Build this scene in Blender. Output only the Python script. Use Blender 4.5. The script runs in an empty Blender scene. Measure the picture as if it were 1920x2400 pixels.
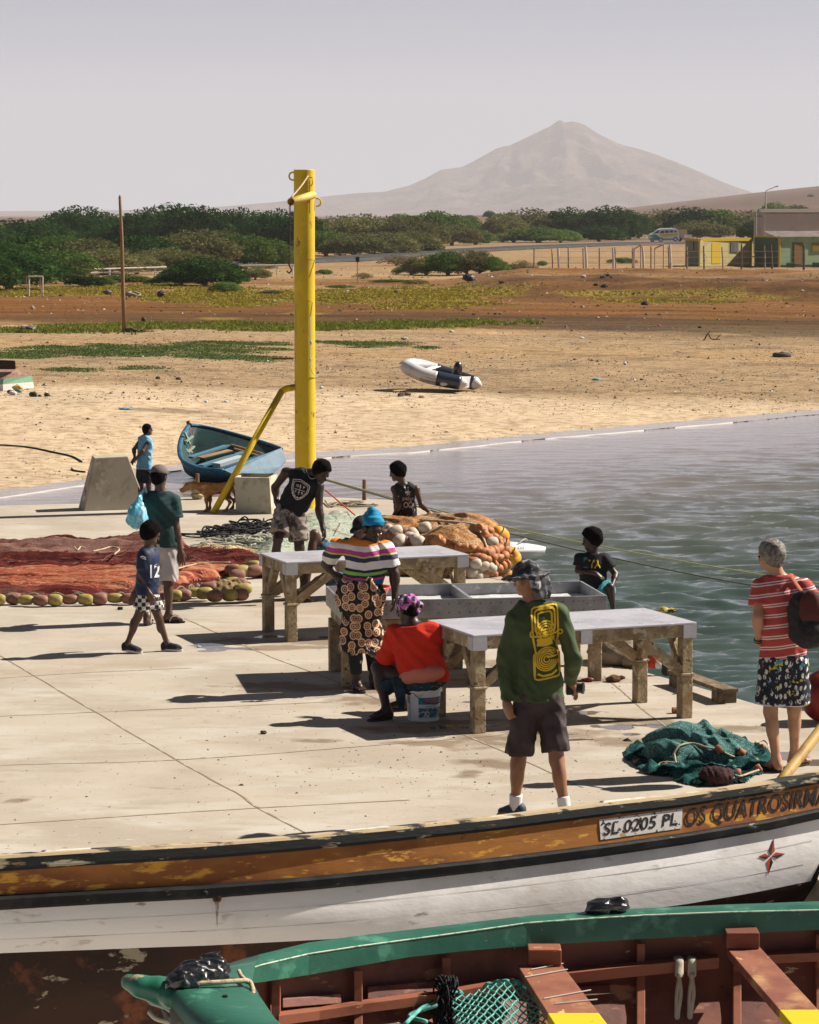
import bpy, math, random
import numpy as np
from mathutils import Vector, Matrix, noise as mnoise
R = math.radians
sc = bpy.context.scene
COL = sc.collection
rng = np.random.default_rng(7)
random.seed(7)

# ---------------------------------------------------------------- camera, sky, sun, exposure
CH = 4.2; F = 6800.0; PITCH = math.atan(695/F)
cam = bpy.data.cameras.new('camera'); camo = bpy.data.objects.new('camera', cam); COL.objects.link(camo)
cam.sensor_fit = 'VERTICAL'; cam.sensor_height = 36; cam.lens = F/2400*36
cam.clip_start = 0.5; cam.clip_end = 60000
camo.location = (0, 0, CH); camo.rotation_euler = (math.pi/2-PITCH, 0, 0)
sc.camera = camo
SUN_EL, SUN_AZ = 42, 18       # azimuth measured from +X towards +Y (behind the scene, to the right)
world = bpy.data.worlds.new('World'); sc.world = world; world.use_nodes = True
wn = world.node_tree.nodes; wl = world.node_tree.links
bg = wn['Background']
sky = wn.new('ShaderNodeTexSky'); sky.sky_type = 'NISHITA'; sky.sun_disc = False
sky.sun_elevation = R(SUN_EL); sky.sun_rotation = R(90-SUN_AZ)
sky.altitude = 3500; sky.air_density = 0.4; sky.dust_density = 1.0; sky.ozone_density = 1.0
hs = wn.new('ShaderNodeHueSaturation'); hs.inputs['Saturation'].default_value = 0.6
wl.new(sky.outputs[0], hs.inputs['Color']); wl.new(hs.outputs[0], bg.inputs['Color'])
bg.inputs['Strength'].default_value = 0.05
sun = bpy.data.lights.new('sun', 'SUN'); suno = bpy.data.objects.new('sun', sun); COL.objects.link(suno)
sun.energy = 5.0; sun.angle = R(0.6); sun.color = (1.0, 0.93, 0.83)
sd = Vector((math.cos(R(SUN_EL))*math.cos(R(SUN_AZ)), math.cos(R(SUN_EL))*math.sin(R(SUN_AZ)), math.sin(R(SUN_EL))))
suno.rotation_euler = sd.to_track_quat('Z', 'Y').to_euler(); suno.location = (20, 10, 30)
sc.view_settings.view_transform = 'Standard'; sc.view_settings.look = 'None'
sc.view_settings.exposure = 0.94; sc.view_settings.gamma = 1
sc.render.engine = 'CYCLES'; sc.cycles.use_denoising = True
sc.cycles.max_bounces = 6; sc.cycles.diffuse_bounces = 2; sc.cycles.glossy_bounces = 2
sc.cycles.transparent_max_bounces = 12; sc.cycles.volume_bounces = 0

# ---------------------------------------------------------------- pixel (1920x2400) to world
cp, sp = math.cos(PITCH), math.sin(PITCH)
def ray(x, y):
    u = (x-960)/F; v = (1200-y)/F
    return np.array([u, cp+v*sp, -sp+v*cp])
def at(x, y, Y):
    d = ray(x, y); t = Y/d[1]
    return np.array([d[0]*t, Y, CH+d[2]*t])
def G(x, y, z=0.0):
    d = ray(x, y); t = (z-CH)/d[2]
    return np.array([d[0]*t, d[1]*t, z])
def proj(P):
    x, y, z = P[0], P[1], P[2]-CH
    f = y*cp - z*sp; u = y*sp + z*cp
    return 960+F*x/f, 1200-F*u/f
def scale_at(Y): return F/Y
WATER = -1.5
SHX = [-60, -25, -8.2, -6.9, -5.2, -2.9, 0, 3.6, 6.3, 11.7, 30, 80]
SHY = [40, 52, 58.3, 61, 64.6, 67.4, 69.5, 74, 76.9, 82.8, 105, 190]
FD = [-60, -20, 0, 15, 60, 120, 180, 215, 260, 350, 500, 1200, 2600, 14000]
FH = [-3.0, -1.2, 0, .34, 1.02, 1.36, 1.42, 1.25, 1.45, 1.65, 1.85, 2.6, 4.0, 4.2]
def vn(x, y, s=1.0, seed=0):
    x = np.asarray(x, float)*s+seed*17.3; y = np.asarray(y, float)*s+seed*9.7
    xi = np.floor(x).astype(np.int64); yi = np.floor(y).astype(np.int64); fx = x-xi; fy = y-yi
    fx = fx*fx*(3-2*fx); fy = fy*fy*(3-2*fy)
    def h(a, b):
        n = (a*374761393+b*668265263+seed*1442695) & 0x7fffffff
        n = ((n ^ (n >> 13))*1274126177) & 0x7fffffff
        n = n ^ (n >> 16)
        return (n & 0xffff)/32767.5-1
    return (h(xi, yi)*(1-fx)+h(xi+1, yi)*fx)*(1-fy)+(h(xi, yi+1)*(1-fx)+h(xi+1, yi+1)*fx)*fy
def fbm(x, y, s=1.0, o=4, seed=0):
    r = 0; a = 1; t = 0
    for i in range(o):
        r = r+a*vn(x, y, s, seed+i); t += a; a *= .5; s *= 2.03
    return r/t
def sst(a, b, x):
    t = np.clip((np.asarray(x, float)-a)/(b-a), 0, 1); return t*t*(3-2*t)
def gh(X, Y):
    X = np.asarray(X, float); Y = np.asarray(Y, float)
    d = Y-np.interp(X, SHX, SHY)
    z = WATER+np.interp(d, FD, FH)
    near = sst(4, 20, d)
    z = z+near*.05*fbm(X, Y, .35, 4, 3)*np.clip(1-(d/400), .3, 1)
    # dug bank in front of the fence, right half
    m = sst(1.5, 7, X+fbm(X, Y, .1, 2, 5)*1.5)*(1-sst(60, 90, X))
    edge = 162+3*fbm(X, 0*Y, .12, 3, 8)
    z = z+m*(.80+.35*fbm(X, Y, .22, 4, 11))*sst(0, 6, Y-edge)*(1-sst(25, 60, Y-edge))
    z = z-.12*m*(1-sst(0, 14, np.abs(Y-edge+4)))
    # long stony rise on the far right
    z = z+34*sst(5, 420, X-.03*(Y-700))*sst(520, 1600, Y)*(1-sst(2600, 5200, Y))
    z = z+sst(500, 900, Y)*(1-sst(1500, 2500, Y))*3.0*np.exp(-((X-45)/60)**2)
    return z
def GG(x, y):
    d = ray(x, y); lo = 45.0; prev = None
    Y = 45.0
    while Y < 9000:
        t = Y/d[1]; z = CH+d[2]*t
        g = float(gh(d[0]*t, Y))
        if z <= g: break
        prev = Y; Y *= 1.004
    if Y >= 9000: Y = 3000
    a, b = (prev or Y*.99), Y
    for _ in range(18):
        m = (a+b)/2; t = m/d[1]
        if CH+d[2]*t <= float(gh(d[0]*t, m)): b = m
        else: a = m
    t = b/d[1]
    return np.array([d[0]*t, b, CH+d[2]*t])

# ---------------------------------------------------------------- materials
MATS = {}
def mat(name, col, layers=(), rough=.8, bump=0, bsc=40, metal=0, spec=.3, alpha=None, wave=None, bst=(1, 1, 1), attr=None, sub=0, coord='Object', bdist=.02, rvar=None):
    """layers: (colour, scale, lo, hi[, stretch[, detail]]) mixed over the base one after the other"""
    if name in MATS: return MATS[name]
    m = bpy.data.materials.new(name); MATS[name] = m; m.use_nodes = True
    nt = m.node_tree; N = nt.nodes; L = nt.links; b = N['Principled BSDF']
    b.inputs['Roughness'].default_value = rough; b.inputs['Metallic'].default_value = metal
    b.inputs['Specular IOR Level'].default_value = spec
    tc = N.new('ShaderNodeTexCoord')
    if attr:
        a = N.new('ShaderNodeAttribute'); a.attribute_name = attr; cur = a.outputs['Color']
    else:
        r = N.new('ShaderNodeRGB'); r.outputs[0].default_value = (*col, 1); cur = r.outputs[0]
    def nz(scale, stretch=(1, 1, 1), detail=6, kind='noise', rgh=.6):
        mp = N.new('ShaderNodeMapping'); L.new(tc.outputs[coord], mp.inputs[0]); mp.inputs['Scale'].default_value = stretch
        if kind == 'noise':
            t = N.new('ShaderNodeTexNoise'); t.inputs['Detail'].default_value = detail; t.inputs['Roughness'].default_value = rgh
            o = t.outputs[0]
        elif kind == 'voronoi':
            t = N.new('ShaderNodeTexVoronoi'); o = t.outputs['Distance']
        elif kind == 'voronoi2':
            t = N.new('ShaderNodeTexVoronoi'); t.voronoi_dimensions = '2D'; t.inputs['Randomness'].default_value = .7; mp.inputs['Rotation'].default_value = (math.pi/2, 0, 0); o = t.outputs['Distance']
        elif kind == 'cell':
            t = N.new('ShaderNodeTexVoronoi'); o = t.outputs['Color']
        elif kind == 'checker':
            t = N.new('ShaderNodeTexChecker'); o = t.outputs[1]
        elif kind == 'wave':
            t = N.new('ShaderNodeTexWave'); t.inputs['Distortion'].default_value = detail; t.inputs['Detail'].default_value = 2; o = t.outputs[1]
        elif kind == 'wavez':
            t = N.new('ShaderNodeTexWave'); t.bands_direction = 'Z'; t.inputs['Distortion'].default_value = detail; t.inputs['Detail'].default_value = 2; o = t.outputs[1]
        L.new(mp.outputs[0], t.inputs['Vector']); t.inputs['Scale'].default_value = scale
        return o
    for ly in layers:
        c, s, lo, hi = ly[:4]; st = ly[4] if len(ly) > 4 else (1, 1, 1); de = ly[5] if len(ly) > 5 else 6; kd = ly[6] if len(ly) > 6 else 'noise'
        o = nz(s, st, de, kd)
        mr = N.new('ShaderNodeMapRange'); mr.inputs['From Min'].default_value = lo; mr.inputs['From Max'].default_value = hi
        L.new(o, mr.inputs[0])
        mx = N.new('ShaderNodeMix'); mx.data_type = 'RGBA'
        L.new(mr.outputs[0], mx.inputs[0]); L.new(cur, mx.inputs[6]); mx.inputs[7].default_value = (*c, 1)
        if len(ly) > 7 and ly[7] == 'mul': mx.blend_type = 'MULTIPLY'
        cur = mx.outputs[2]
    L.new(cur, b.inputs['Base Color'])
    if rvar:
        o = nz(rvar[0]); mr = N.new('ShaderNodeMapRange'); mr.inputs['From Min'].default_value = rvar[1]; mr.inputs['From Max'].default_value = rvar[2]
        mr.inputs['To Min'].default_value = rvar[3]; mr.inputs['To Max'].default_value = rough; L.new(o, mr.inputs[0]); L.new(mr.outputs[0], b.inputs['Roughness'])
    if bump:
        o = nz(bsc, bst, 8, wave or 'noise')
        bp = N.new('ShaderNodeBump'); bp.inputs['Strength'].default_value = bump; bp.inputs['Distance'].default_value = bdist
        L.new(o, bp.inputs['Height']); L.new(bp.outputs[0], b.inputs['Normal'])
    if alpha is not None:
        b.inputs['Alpha'].default_value = alpha
    if sub:
        b.inputs['Subsurface Weight'].default_value = sub
    return m

# ---------------------------------------------------------------- mesh builder
class MB:
    def __init__(s): s.v = []; s.f = []; s.m = []; s.n = 0
    def add(s, v, f, mi=0):
        v = np.asarray(v, float).reshape(-1, 3); s.v.append(v)
        for q in f: s.f.append(tuple(int(i)+s.n for i in q)); s.m.append(mi)
        s.n += len(v); return s
    def box(s, a, b, mi=0, rot=None, c=None):
        a = np.minimum(a, b*1.0) if isinstance(b, np.ndarray) else a
        (x0, y0, z0), (x1, y1, z1) = a, b
        v = np.array([(x0,y0,z0),(x1,y0,z0),(x1,y1,z0),(x0,y1,z0),(x0,y0,z1),(x1,y0,z1),(x1,y1,z1),(x0,y1,z1)], float)
        if rot is not None: v = (v-np.array(c))@np.array(rot).T+np.array(c)
        return s.add(v, [(0,3,2,1),(4,5,6,7),(0,1,5,4),(1,2,6,5),(2,3,7,6),(3,0,4,7)], mi)
    def hexa(s, q0, q1, mi=0):   # two quads of 4 points, bottom and top
        v = list(q0)+list(q1)
        return s.add(v, [(0,3,2,1),(4,5,6,7),(0,1,5,4),(1,2,6,5),(2,3,7,6),(3,0,4,7)], mi)
    def beam(s, a, b, w, h, up=(0,0,1), mi=0, w2=None, h2=None):   # square section bar
        a = np.array(a, float); b = np.array(b, float); d = (b-a)/np.linalg.norm(b-a); up = np.array(up, float)
        r = np.cross(d, up); r /= np.linalg.norm(r)+1e-9; u = np.cross(r, d)
        w2 = w2 or w; h2 = h2 or h
        q0 = [a+r*i*w/2+u*j*h/2 for i, j in ((-1,-1),(1,-1),(1,1),(-1,1))]
        q1 = [b+r*i*w2/2+u*j*h2/2 for i, j in ((-1,-1),(1,-1),(1,1),(-1,1))]
        return s.add(q0+q1, [(0,3,2,1),(4,5,6,7),(0,1,5,4),(1,2,6,5),(2,3,7,6),(3,0,4,7)], mi)
    def tube(s, pts, rad, n=8, mi=0, cap=True, flat=1.0):
        pts = np.asarray(pts, float); m = len(pts)
        rad = np.full(m, rad) if np.isscalar(rad) else np.asarray(rad, float)
        T = np.gradient(pts, axis=0); T /= np.linalg.norm(T, axis=1)[:, None]+1e-9
        u = np.cross(T[0], (0, 0, 1.0)); 
        if np.linalg.norm(u) < .1: u = np.cross(T[0], (0, 1.0, 0))
        u /= np.linalg.norm(u); V = []
        for i in range(m):
            u = u-T[i]*np.dot(u, T[i]); u /= np.linalg.norm(u)+1e-9; w = np.cross(T[i], u)
            for k in range(n):
                a = 2*math.pi*k/n; V.append(pts[i]+rad[i]*(math.cos(a)*u+flat*math.sin(a)*w))
        Fc = [(i*n+k, i*n+(k+1) % n, (i+1)*n+(k+1) % n, (i+1)*n+k) for i in range(m-1) for k in range(n)]
        if cap: Fc += [tuple(range(n-1, -1, -1)), tuple(range((m-1)*n, m*n))]
        return s.add(V, Fc, mi)
    def cyl(s, a, b, r, n=16, r2=None, mi=0): return s.tube([a, b], [r, r2 if r2 is not None else r], n, mi)
    def ball(s, c, r, n=12, m=8, mi=0, ax=None, noise=0):
        V = []; r = np.array([r, r, r] if np.isscalar(r) else r, float)
        V.append((0, 0, 1))
        for j in range(1, m):
            for i in range(n):
                a = math.pi*j/m; b = 2*math.pi*i/n; V.append((math.sin(a)*math.cos(b), math.sin(a)*math.sin(b), math.cos(a)))
        V.append((0, 0, -1)); V = np.array(V)
        if noise: V = V*(1+noise*rng.uniform(-1, 1, (len(V), 1)))
        V = V*r
        if ax is not None: V = V@np.array(ax).T
        V = V+np.array(c)
        f = [(0, 1+i, 1+(i+1) % n) for i in range(n)]
        for j in range(m-2):
            f += [(1+j*n+i, 1+(j+1)*n+i, 1+(j+1)*n+(i+1) % n, 1+j*n+(i+1) % n) for i in range(n)]
        l = len(V)-1; f += [(l, 1+(m-2)*n+(i+1) % n, 1+(m-2)*n+i) for i in range(n)]
        return s.add(V, f, mi)
    def grid(s, P, mi=0, closed=False):     # P[i][j] -> point
        P = np.asarray(P, float); a, b = P.shape[:2]
        f = [(i*b+j, (i+1)*b+j, (i+1)*b+j+1, i*b+j+1) for i in range(a-1) for j in range(b-1)]
        if closed: f += [(i*b+b-1, (i+1)*b+b-1, (i+1)*b, i*b) for i in range(a-1)]
        return s.add(P.reshape(-1, 3), f, mi)
    def build(s, name, mats, parent=None, smooth=False, label=None, bevel=0, cols=None, solid=0, autos=None):
        org = np.array(parent['_o']) if parent is not None and '_o' in parent else np.zeros(3)
        v = np.concatenate(s.v)-org
        me = bpy.data.meshes.new(name); me.from_pydata(v.tolist(), [], s.f)
        if not isinstance(mats, (list, tuple)): mats = [mats]
        for m in mats: me.materials.append(m)
        if len(mats) > 1: me.polygons.foreach_set('material_index', s.m)
        if smooth: me.polygons.foreach_set('use_smooth', [True]*len(me.polygons))
        if cols is not None:
            ca = me.color_attributes.new('Col', 'FLOAT_COLOR', 'POINT')
            ca.data.foreach_set('color', np.concatenate([cols, np.ones((len(cols), 1))], 1).ravel())
        me.validate(); me.update()
        o = bpy.data.objects.new(name, me); COL.objects.link(o)
        if parent is not None: o.parent = parent
        if bevel:
            bv = o.modifiers.new('Bevel', 'BEVEL'); bv.width = bevel; bv.segments = 2; bv.limit_method = 'ANGLE'; bv.angle_limit = R(40)
        if solid:
            sm = o.modifiers.new('Solid', 'SOLIDIFY'); sm.thickness = solid; sm.offset = 0
        if label: o['label'] = label
        return o
def thing(name, label, cat, loc=(0, 0, 0), group=None):
    o = bpy.data.objects.new(name, None); COL.objects.link(o); o.empty_display_size = .2
    o.location = [float(c) for c in loc]; o['label'] = label; o['category'] = cat
    o['_o'] = [float(c) for c in loc]
    if group: o['group'] = group
    return o
def tag(o, label=None, cat=None, group=None, kind=None):
    if label: o['label'] = label
    if cat: o['category'] = cat
    if group: o['group'] = group
    if kind: o['kind'] = kind
    return o
ORD = 'first second third fourth fifth sixth seventh eighth ninth tenth eleventh twelfth thirteenth fourteenth fifteenth sixteenth seventeenth eighteenth nineteenth twentieth'.split()
def nth(i): return ORD[i] if i < 20 else ('twenty-'+ORD[i-20] if i < 29 else str(i+1)+'th')
def curve(pts, n=40):     # catmull-rom through points
    P = np.asarray(pts, float); P = np.vstack([2*P[0]-P[1], P, 2*P[-1]-P[-2]]); out = []
    m = len(P)-3; per = max(2, n//m)
    for i in range(m):
        p0, p1, p2, p3 = P[i:i+4]
        for t in np.linspace(0, 1, per, endpoint=False):
            out.append(.5*((2*p1)+(-p0+p2)*t+(2*p0-5*p1+4*p2-p3)*t*t+(-p0+3*p1-3*p2+p3)*t**3))
    out.append(P[-2]); return np.array(out)
def Rz(a): return np.array([[math.cos(a), -math.sin(a), 0], [math.sin(a), math.cos(a), 0], [0, 0, 1]])
def text_mesh(body, size=1, shear=0, offset=0, extrude=0, space=1):
    c = bpy.data.curves.new('t', 'FONT'); c.body = body; c.size = size; c.shear = shear; c.offset = offset; c.extrude = extrude; c.space_character = space; c.resolution_u = 3
    o = bpy.data.objects.new('t', c); COL.objects.link(o); bpy.context.view_layer.update()
    me = bpy.data.meshes.new_from_object(o.evaluated_get(bpy.context.evaluated_depsgraph_get()))
    v = np.array([p.co[:] for p in me.vertices]); f = [tuple(p.vertices) for p in me.polygons]
    bpy.data.objects.remove(o); bpy.data.curves.remove(c); bpy.data.meshes.remove(me)
    return v, f
# ================================================================ SETTING
def gpx(x, y, rx, ry, X, Y):      # soft elliptical patch whose centre and reach are read off the photograph once
    c = GG(x, y); e = abs(GG(x+rx, y)[0]-c[0]); f_ = abs(GG(x, y-ry)[1]-c[1]); return 1.3-np.sqrt(((X-c[0])/e)**2+((Y-c[1])/f_)**2)
GREEN = [(270, 822, 290, 15), (470, 815, 170, 14), (530, 838, 130, 8), (340, 862, 75, 6), (160, 867, 78, 5), (860, 806, 130, 9), (560, 805, 130, 6), (640, 818, 60, 5), (60, 832, 120, 8), (1000, 815, 40, 4)]
LINE = [(60, 775, 100, 7), (200, 768, 160, 9), (380, 765, 140, 9), (540, 764, 130, 9), (640, 772, 60, 5), (700, 765, 120, 9), (850, 763, 130, 9), (980, 760, 140, 8), (1110, 757, 90, 6), (1240, 753, 30, 5)]
YELL = [(480, 690, 130, 18), (620, 695, 130, 14), (560, 710, 100, 8), (760, 700, 150, 12), (880, 690, 160, 14), (1000, 690, 140, 16), (1060, 712, 120, 8), (960, 720, 100, 7), (1130, 685, 110, 8), (1370, 690, 50, 6), (1480, 690, 100, 9), (1620, 688, 130, 10), (1740, 694, 120, 8), (1560, 705, 160, 6), (180, 680, 200, 12), (30, 690, 90, 7), (350, 672, 80, 10), (720, 735, 60, 4), (520, 748, 60, 4), (340, 690, 60, 8)]
def patch(lst, X, Y, seed, s=1.0):
    r = np.full(np.shape(X), -1.0)
    for a in lst: np.maximum(r, gpx(*a, X, Y), out=r)
    return r+.55*fbm(X*.6, Y*.55, s, 4, seed)+.45*fbm(X*.5, Y*.9, s*2.2, 3, seed+5)
# --- ground sheet: one fan of rows out to the horizon
def ground():
    Ys = np.concatenate([[-30, 10, 30, 40], np.arange(46, 135, .42), np.geomspace(135, 260, 190)[0:], np.geomspace(262, 20000, 130)])
    us = np.linspace(-1, 1, 261); us = np.sign(us)*(np.abs(us)*.35+.65*np.abs(us)**3)
    Y, U = np.meshgrid(Ys, us, indexing='ij'); X = U*(26+np.maximum(Y, 0)*.46)
    Z = gh(X, Y)
    # colour by place: dry sand, gravel, grass verge, orange earth, scrub land
    S = np.array
    dry = S((.50, .385, .255)); grav = S((.30, .21, .12)); wet = S((.27, .19, .11)); oran = S((.145, .062, .014)); dkbr = S((.058, .030, .010))
    tan = S((.34, .225, .115)); yel = S((.24, .18, .045)); brn = S((.15, .068, .018)); far = S((.20, .135, .09)); dark = S((.085, .058, .032))
    sh = np.interp(X, SHX, SHY); d = Y-sh
    def yr(y): return GG(900, y)[1]
    B = [(yr(1060), dry), (yr(940), dry), (yr(925), dry*.97), (yr(905), grav), (yr(850), grav*1.05), (yr(825), tan), (yr(790), grav*1.1), (yr(772), tan*1.05),
         (yr(764), dkbr*2.2), (yr(750), dkbr*1.5), (yr(742), dkbr*1.7), (yr(733), oran), (yr(716), oran*1.15), (yr(706), brn*1.2), (yr(692), brn*1.3), (yr(676), tan*.8),
         (yr(664), brn*1.2), (yr(650), tan*.95), (yr(615), tan*.8), (yr(590), tan*.9), (500, far), (1500, S((.12, .08, .06))), (4000, far)]
    jit = fbm(X, Y, .12, 4, 21)*4*np.clip(Y/110, .6, 2.2)
    bd = Y+jit; C = np.stack([np.interp(bd, [b[0] for b in B], [b[1][k] for b in B]) for k in range(3)], -1)
    def blend(C, c, a): return C*(1-a[..., None])+c*a[..., None]
    n1 = fbm(X, Y, .5, 4, 31); n2 = fbm(X*.35, Y, .35, 4, 41)
    C = blend(C, wet, 1-sst(-.3, 2.2+1.2*n1, d))
    # right side: black-brown grit band and the raw bank
    rb = sst(3, 9, X)*np.exp(-((Y+3*n2-yr(764))/6.5)**2); C = blend(C, dark, .85*rb*sst(-.5, .2, n1+.3))
    edge = 162+3*fbm(X, 0*Y, .12, 3, 8)
    bk = sst(1.5, 7, X)*sst(-5, 1, Y-edge)*(1-sst(10, 26, Y-edge)); C = blend(C, S((.11, .052, .016))*(1.0+.5*n1[..., None]), bk*.95)
    lf = (1-sst(-4, 0, X))*np.exp(-((Y-yr(716))/16)**2); C = blend(C, oran*1.05, lf*.5)
    C = blend(C, dkbr*1.2, .75*sst(.12, .4, fbm(X*.12, Y, .3, 4, 51))*np.exp(-((Y-yr(742))/11)**2))
    # debris darkening on the gravel
    C = blend(C, dark*1.3, .5*sst(.15, .5, fbm(X*.5, Y, 1.1, 3, 61))*sst(yr(925)-4, yr(900), Y)*(1-sst(yr(800), yr(780), Y)))
    C = blend(C, dark*1.2, .6*sst(.2, .5, fbm(X*.4, Y, .9, 3, 71))*np.exp(-((Y-yr(975))/2.5)**2)*(1-sst(-5, -2, X)))
    for lst, c_, sd_, w in ((YELL, S((.22, .16, .03)), 91, .8), (LINE, S((.16, .14, .04)), 92, .8), (GREEN, S((.105, .125, .045)), 93, .85)):
        C = blend(C, c_, w*sst(.2, .6, patch(lst, X, Y, sd_)))
    n3 = fbm(X*.22, Y, .9, 4, 101); C = C*(1+.55*(np.clip(n3, -.6, .6)*sst(yr(790)-3, yr(770), Y)*(1-sst(yr(640), yr(600)+30, Y)))[..., None])
    C = C*(1+.14*n1[..., None]+.12*fbm(X, Y, 1.7, 2, 81)[..., None])
    m = MB(); m.grid(np.stack([X, Y, Z], -1))
    mt = mat('ground_sand', (1, 1, 1), [((.66, .61, .55), 3.0, .45, .62, (1, 1, 1), 6, 'noise', 'mul'), ((.35, .3, .27), 9, .60, .68, (.6, 1, 1), 5, 'noise', 'mul'),
              ((.75, .70, .62), 14, .70, .74, (1, 1, 1), 3)], rough=.95, bump=.35, bsc=11, attr='Col', bdist=.05, spec=.1)
    o = m.build('ground', mt, smooth=True, cols=np.clip(C.reshape(-1, 3), 0, 1)); tag(o, kind='structure')
    return o
ground()

# --- mountain and its foothills
def mountain():
    D = 11000.0
    rp = [(-600, 500), (300, 492), (520, 484), (640, 474), (740, 462), (800, 456), (840, 452), (900, 449), (960, 434), (1000, 416), (1032, 397), (1055, 394), (1082, 391), (1110, 377), (1163, 347), (1180, 342), (1194, 340), (1240, 318), (1288, 295),
          (1311, 279), (1325, 286), (1338, 283), (1352, 285), (1372, 292), (1405, 314), (1450, 335), (1505, 350), (1580, 377), (1656, 409), (1720, 437), (1795, 461), (1900, 480), (2100, 492), (2600, 500)]
    xs = np.array([at(x, y, D)[0] for x, y in rp]); zs = np.array([at(x, y, D)[2] for x, y in rp])
    X = np.linspace(xs[0], xs[-1], 520); T = np.linspace(-1, 1, 150)
    XX, TT = np.meshgrid(X, T, indexing='ij')
    ridge = np.interp(XX, xs, zs); 
    W = 2400+300*fbm(XX, TT*0, .0013, 2, 4)
    YY = D+TT*W
    pk = (XX-at(1311, 0, D)[0])
    ang = pk/(np.abs(TT)*W+400)
    a = np.abs(TT)
    prof = (1-a)**1.25
    sp_ = np.abs(fbm(ang*3.0+TT, TT*1.5, 2.3, 4, 15))
    sp2 = np.abs(fbm(XX, YY, .004, 5, 25))
    Z = ridge*prof-(ridge*.30)*sst(0, .3, a)*(1-a)*sp_*2.0-70*sst(0, .2, a)*(1-a)*sp2
    Z = Z+1.2*fbm(XX, YY, .02, 3, 5)*(a < .02)
    Z = np.maximum(Z, -20)
    m = MB(); m.grid(np.stack([XX, YY, Z], -1))
    mt = mat('mountain_rock', (.13, .085, .07), [((.05, .035, .032), .0025, .45, .6), ((.19, .125, .09), .008, .5, .65), ((.07, .06, .04), .05, .52, .62)], rough=1, bump=.8, bsc=.02, bdist=30, spec=0)
    o = m.build('mountain', mt, smooth=True); tag(o, kind='structure')
mountain()

# --- road: grey asphalt band curving across the scrub
def road():
    ctr = [(-150, 602), (300, 602), (560, 606), (700, 603), (800, 599), (900, 594), (1000, 588), (1100, 582), (1250, 577), (1400, 571), (1520, 567), (1640, 563), (1800, 562), (2000, 562)]
    P = []
    for x, y in ctr:
        Y = np.interp(x, [-150, 560, 800, 1000, 1250, 1560, 2000], [262, 262, 285, 325, 375, 430, 450]); p = at(x, y, Y); P.append(p[:2])
    C = curve(P, 110); T = np.gradient(C, axis=0); T /= np.linalg.norm(T, axis=1)[:, None]; Nn = np.stack([-T[:, 1], T[:, 0]], 1)
    rows = []
    for w in (-2.8, -2.5, -1, 1, 2.5, 2.8):
        q = C+Nn*w; z = gh(q[:, 0], q[:, 1])+.30-(0.25 if abs(w) > 2.6 else 0); rows.append(np.stack([q[:, 0], q[:, 1], z], 1))
    m = MB(); m.grid(np.array(rows)); o = m.build('road', mat('road_asphalt', (.06, .058, .058), [((.09, .078, .07), .8, .5, .7)], rough=1, spec=.02, bump=.3, bsc=8)); tag(o, kind='structure')
road()

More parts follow.
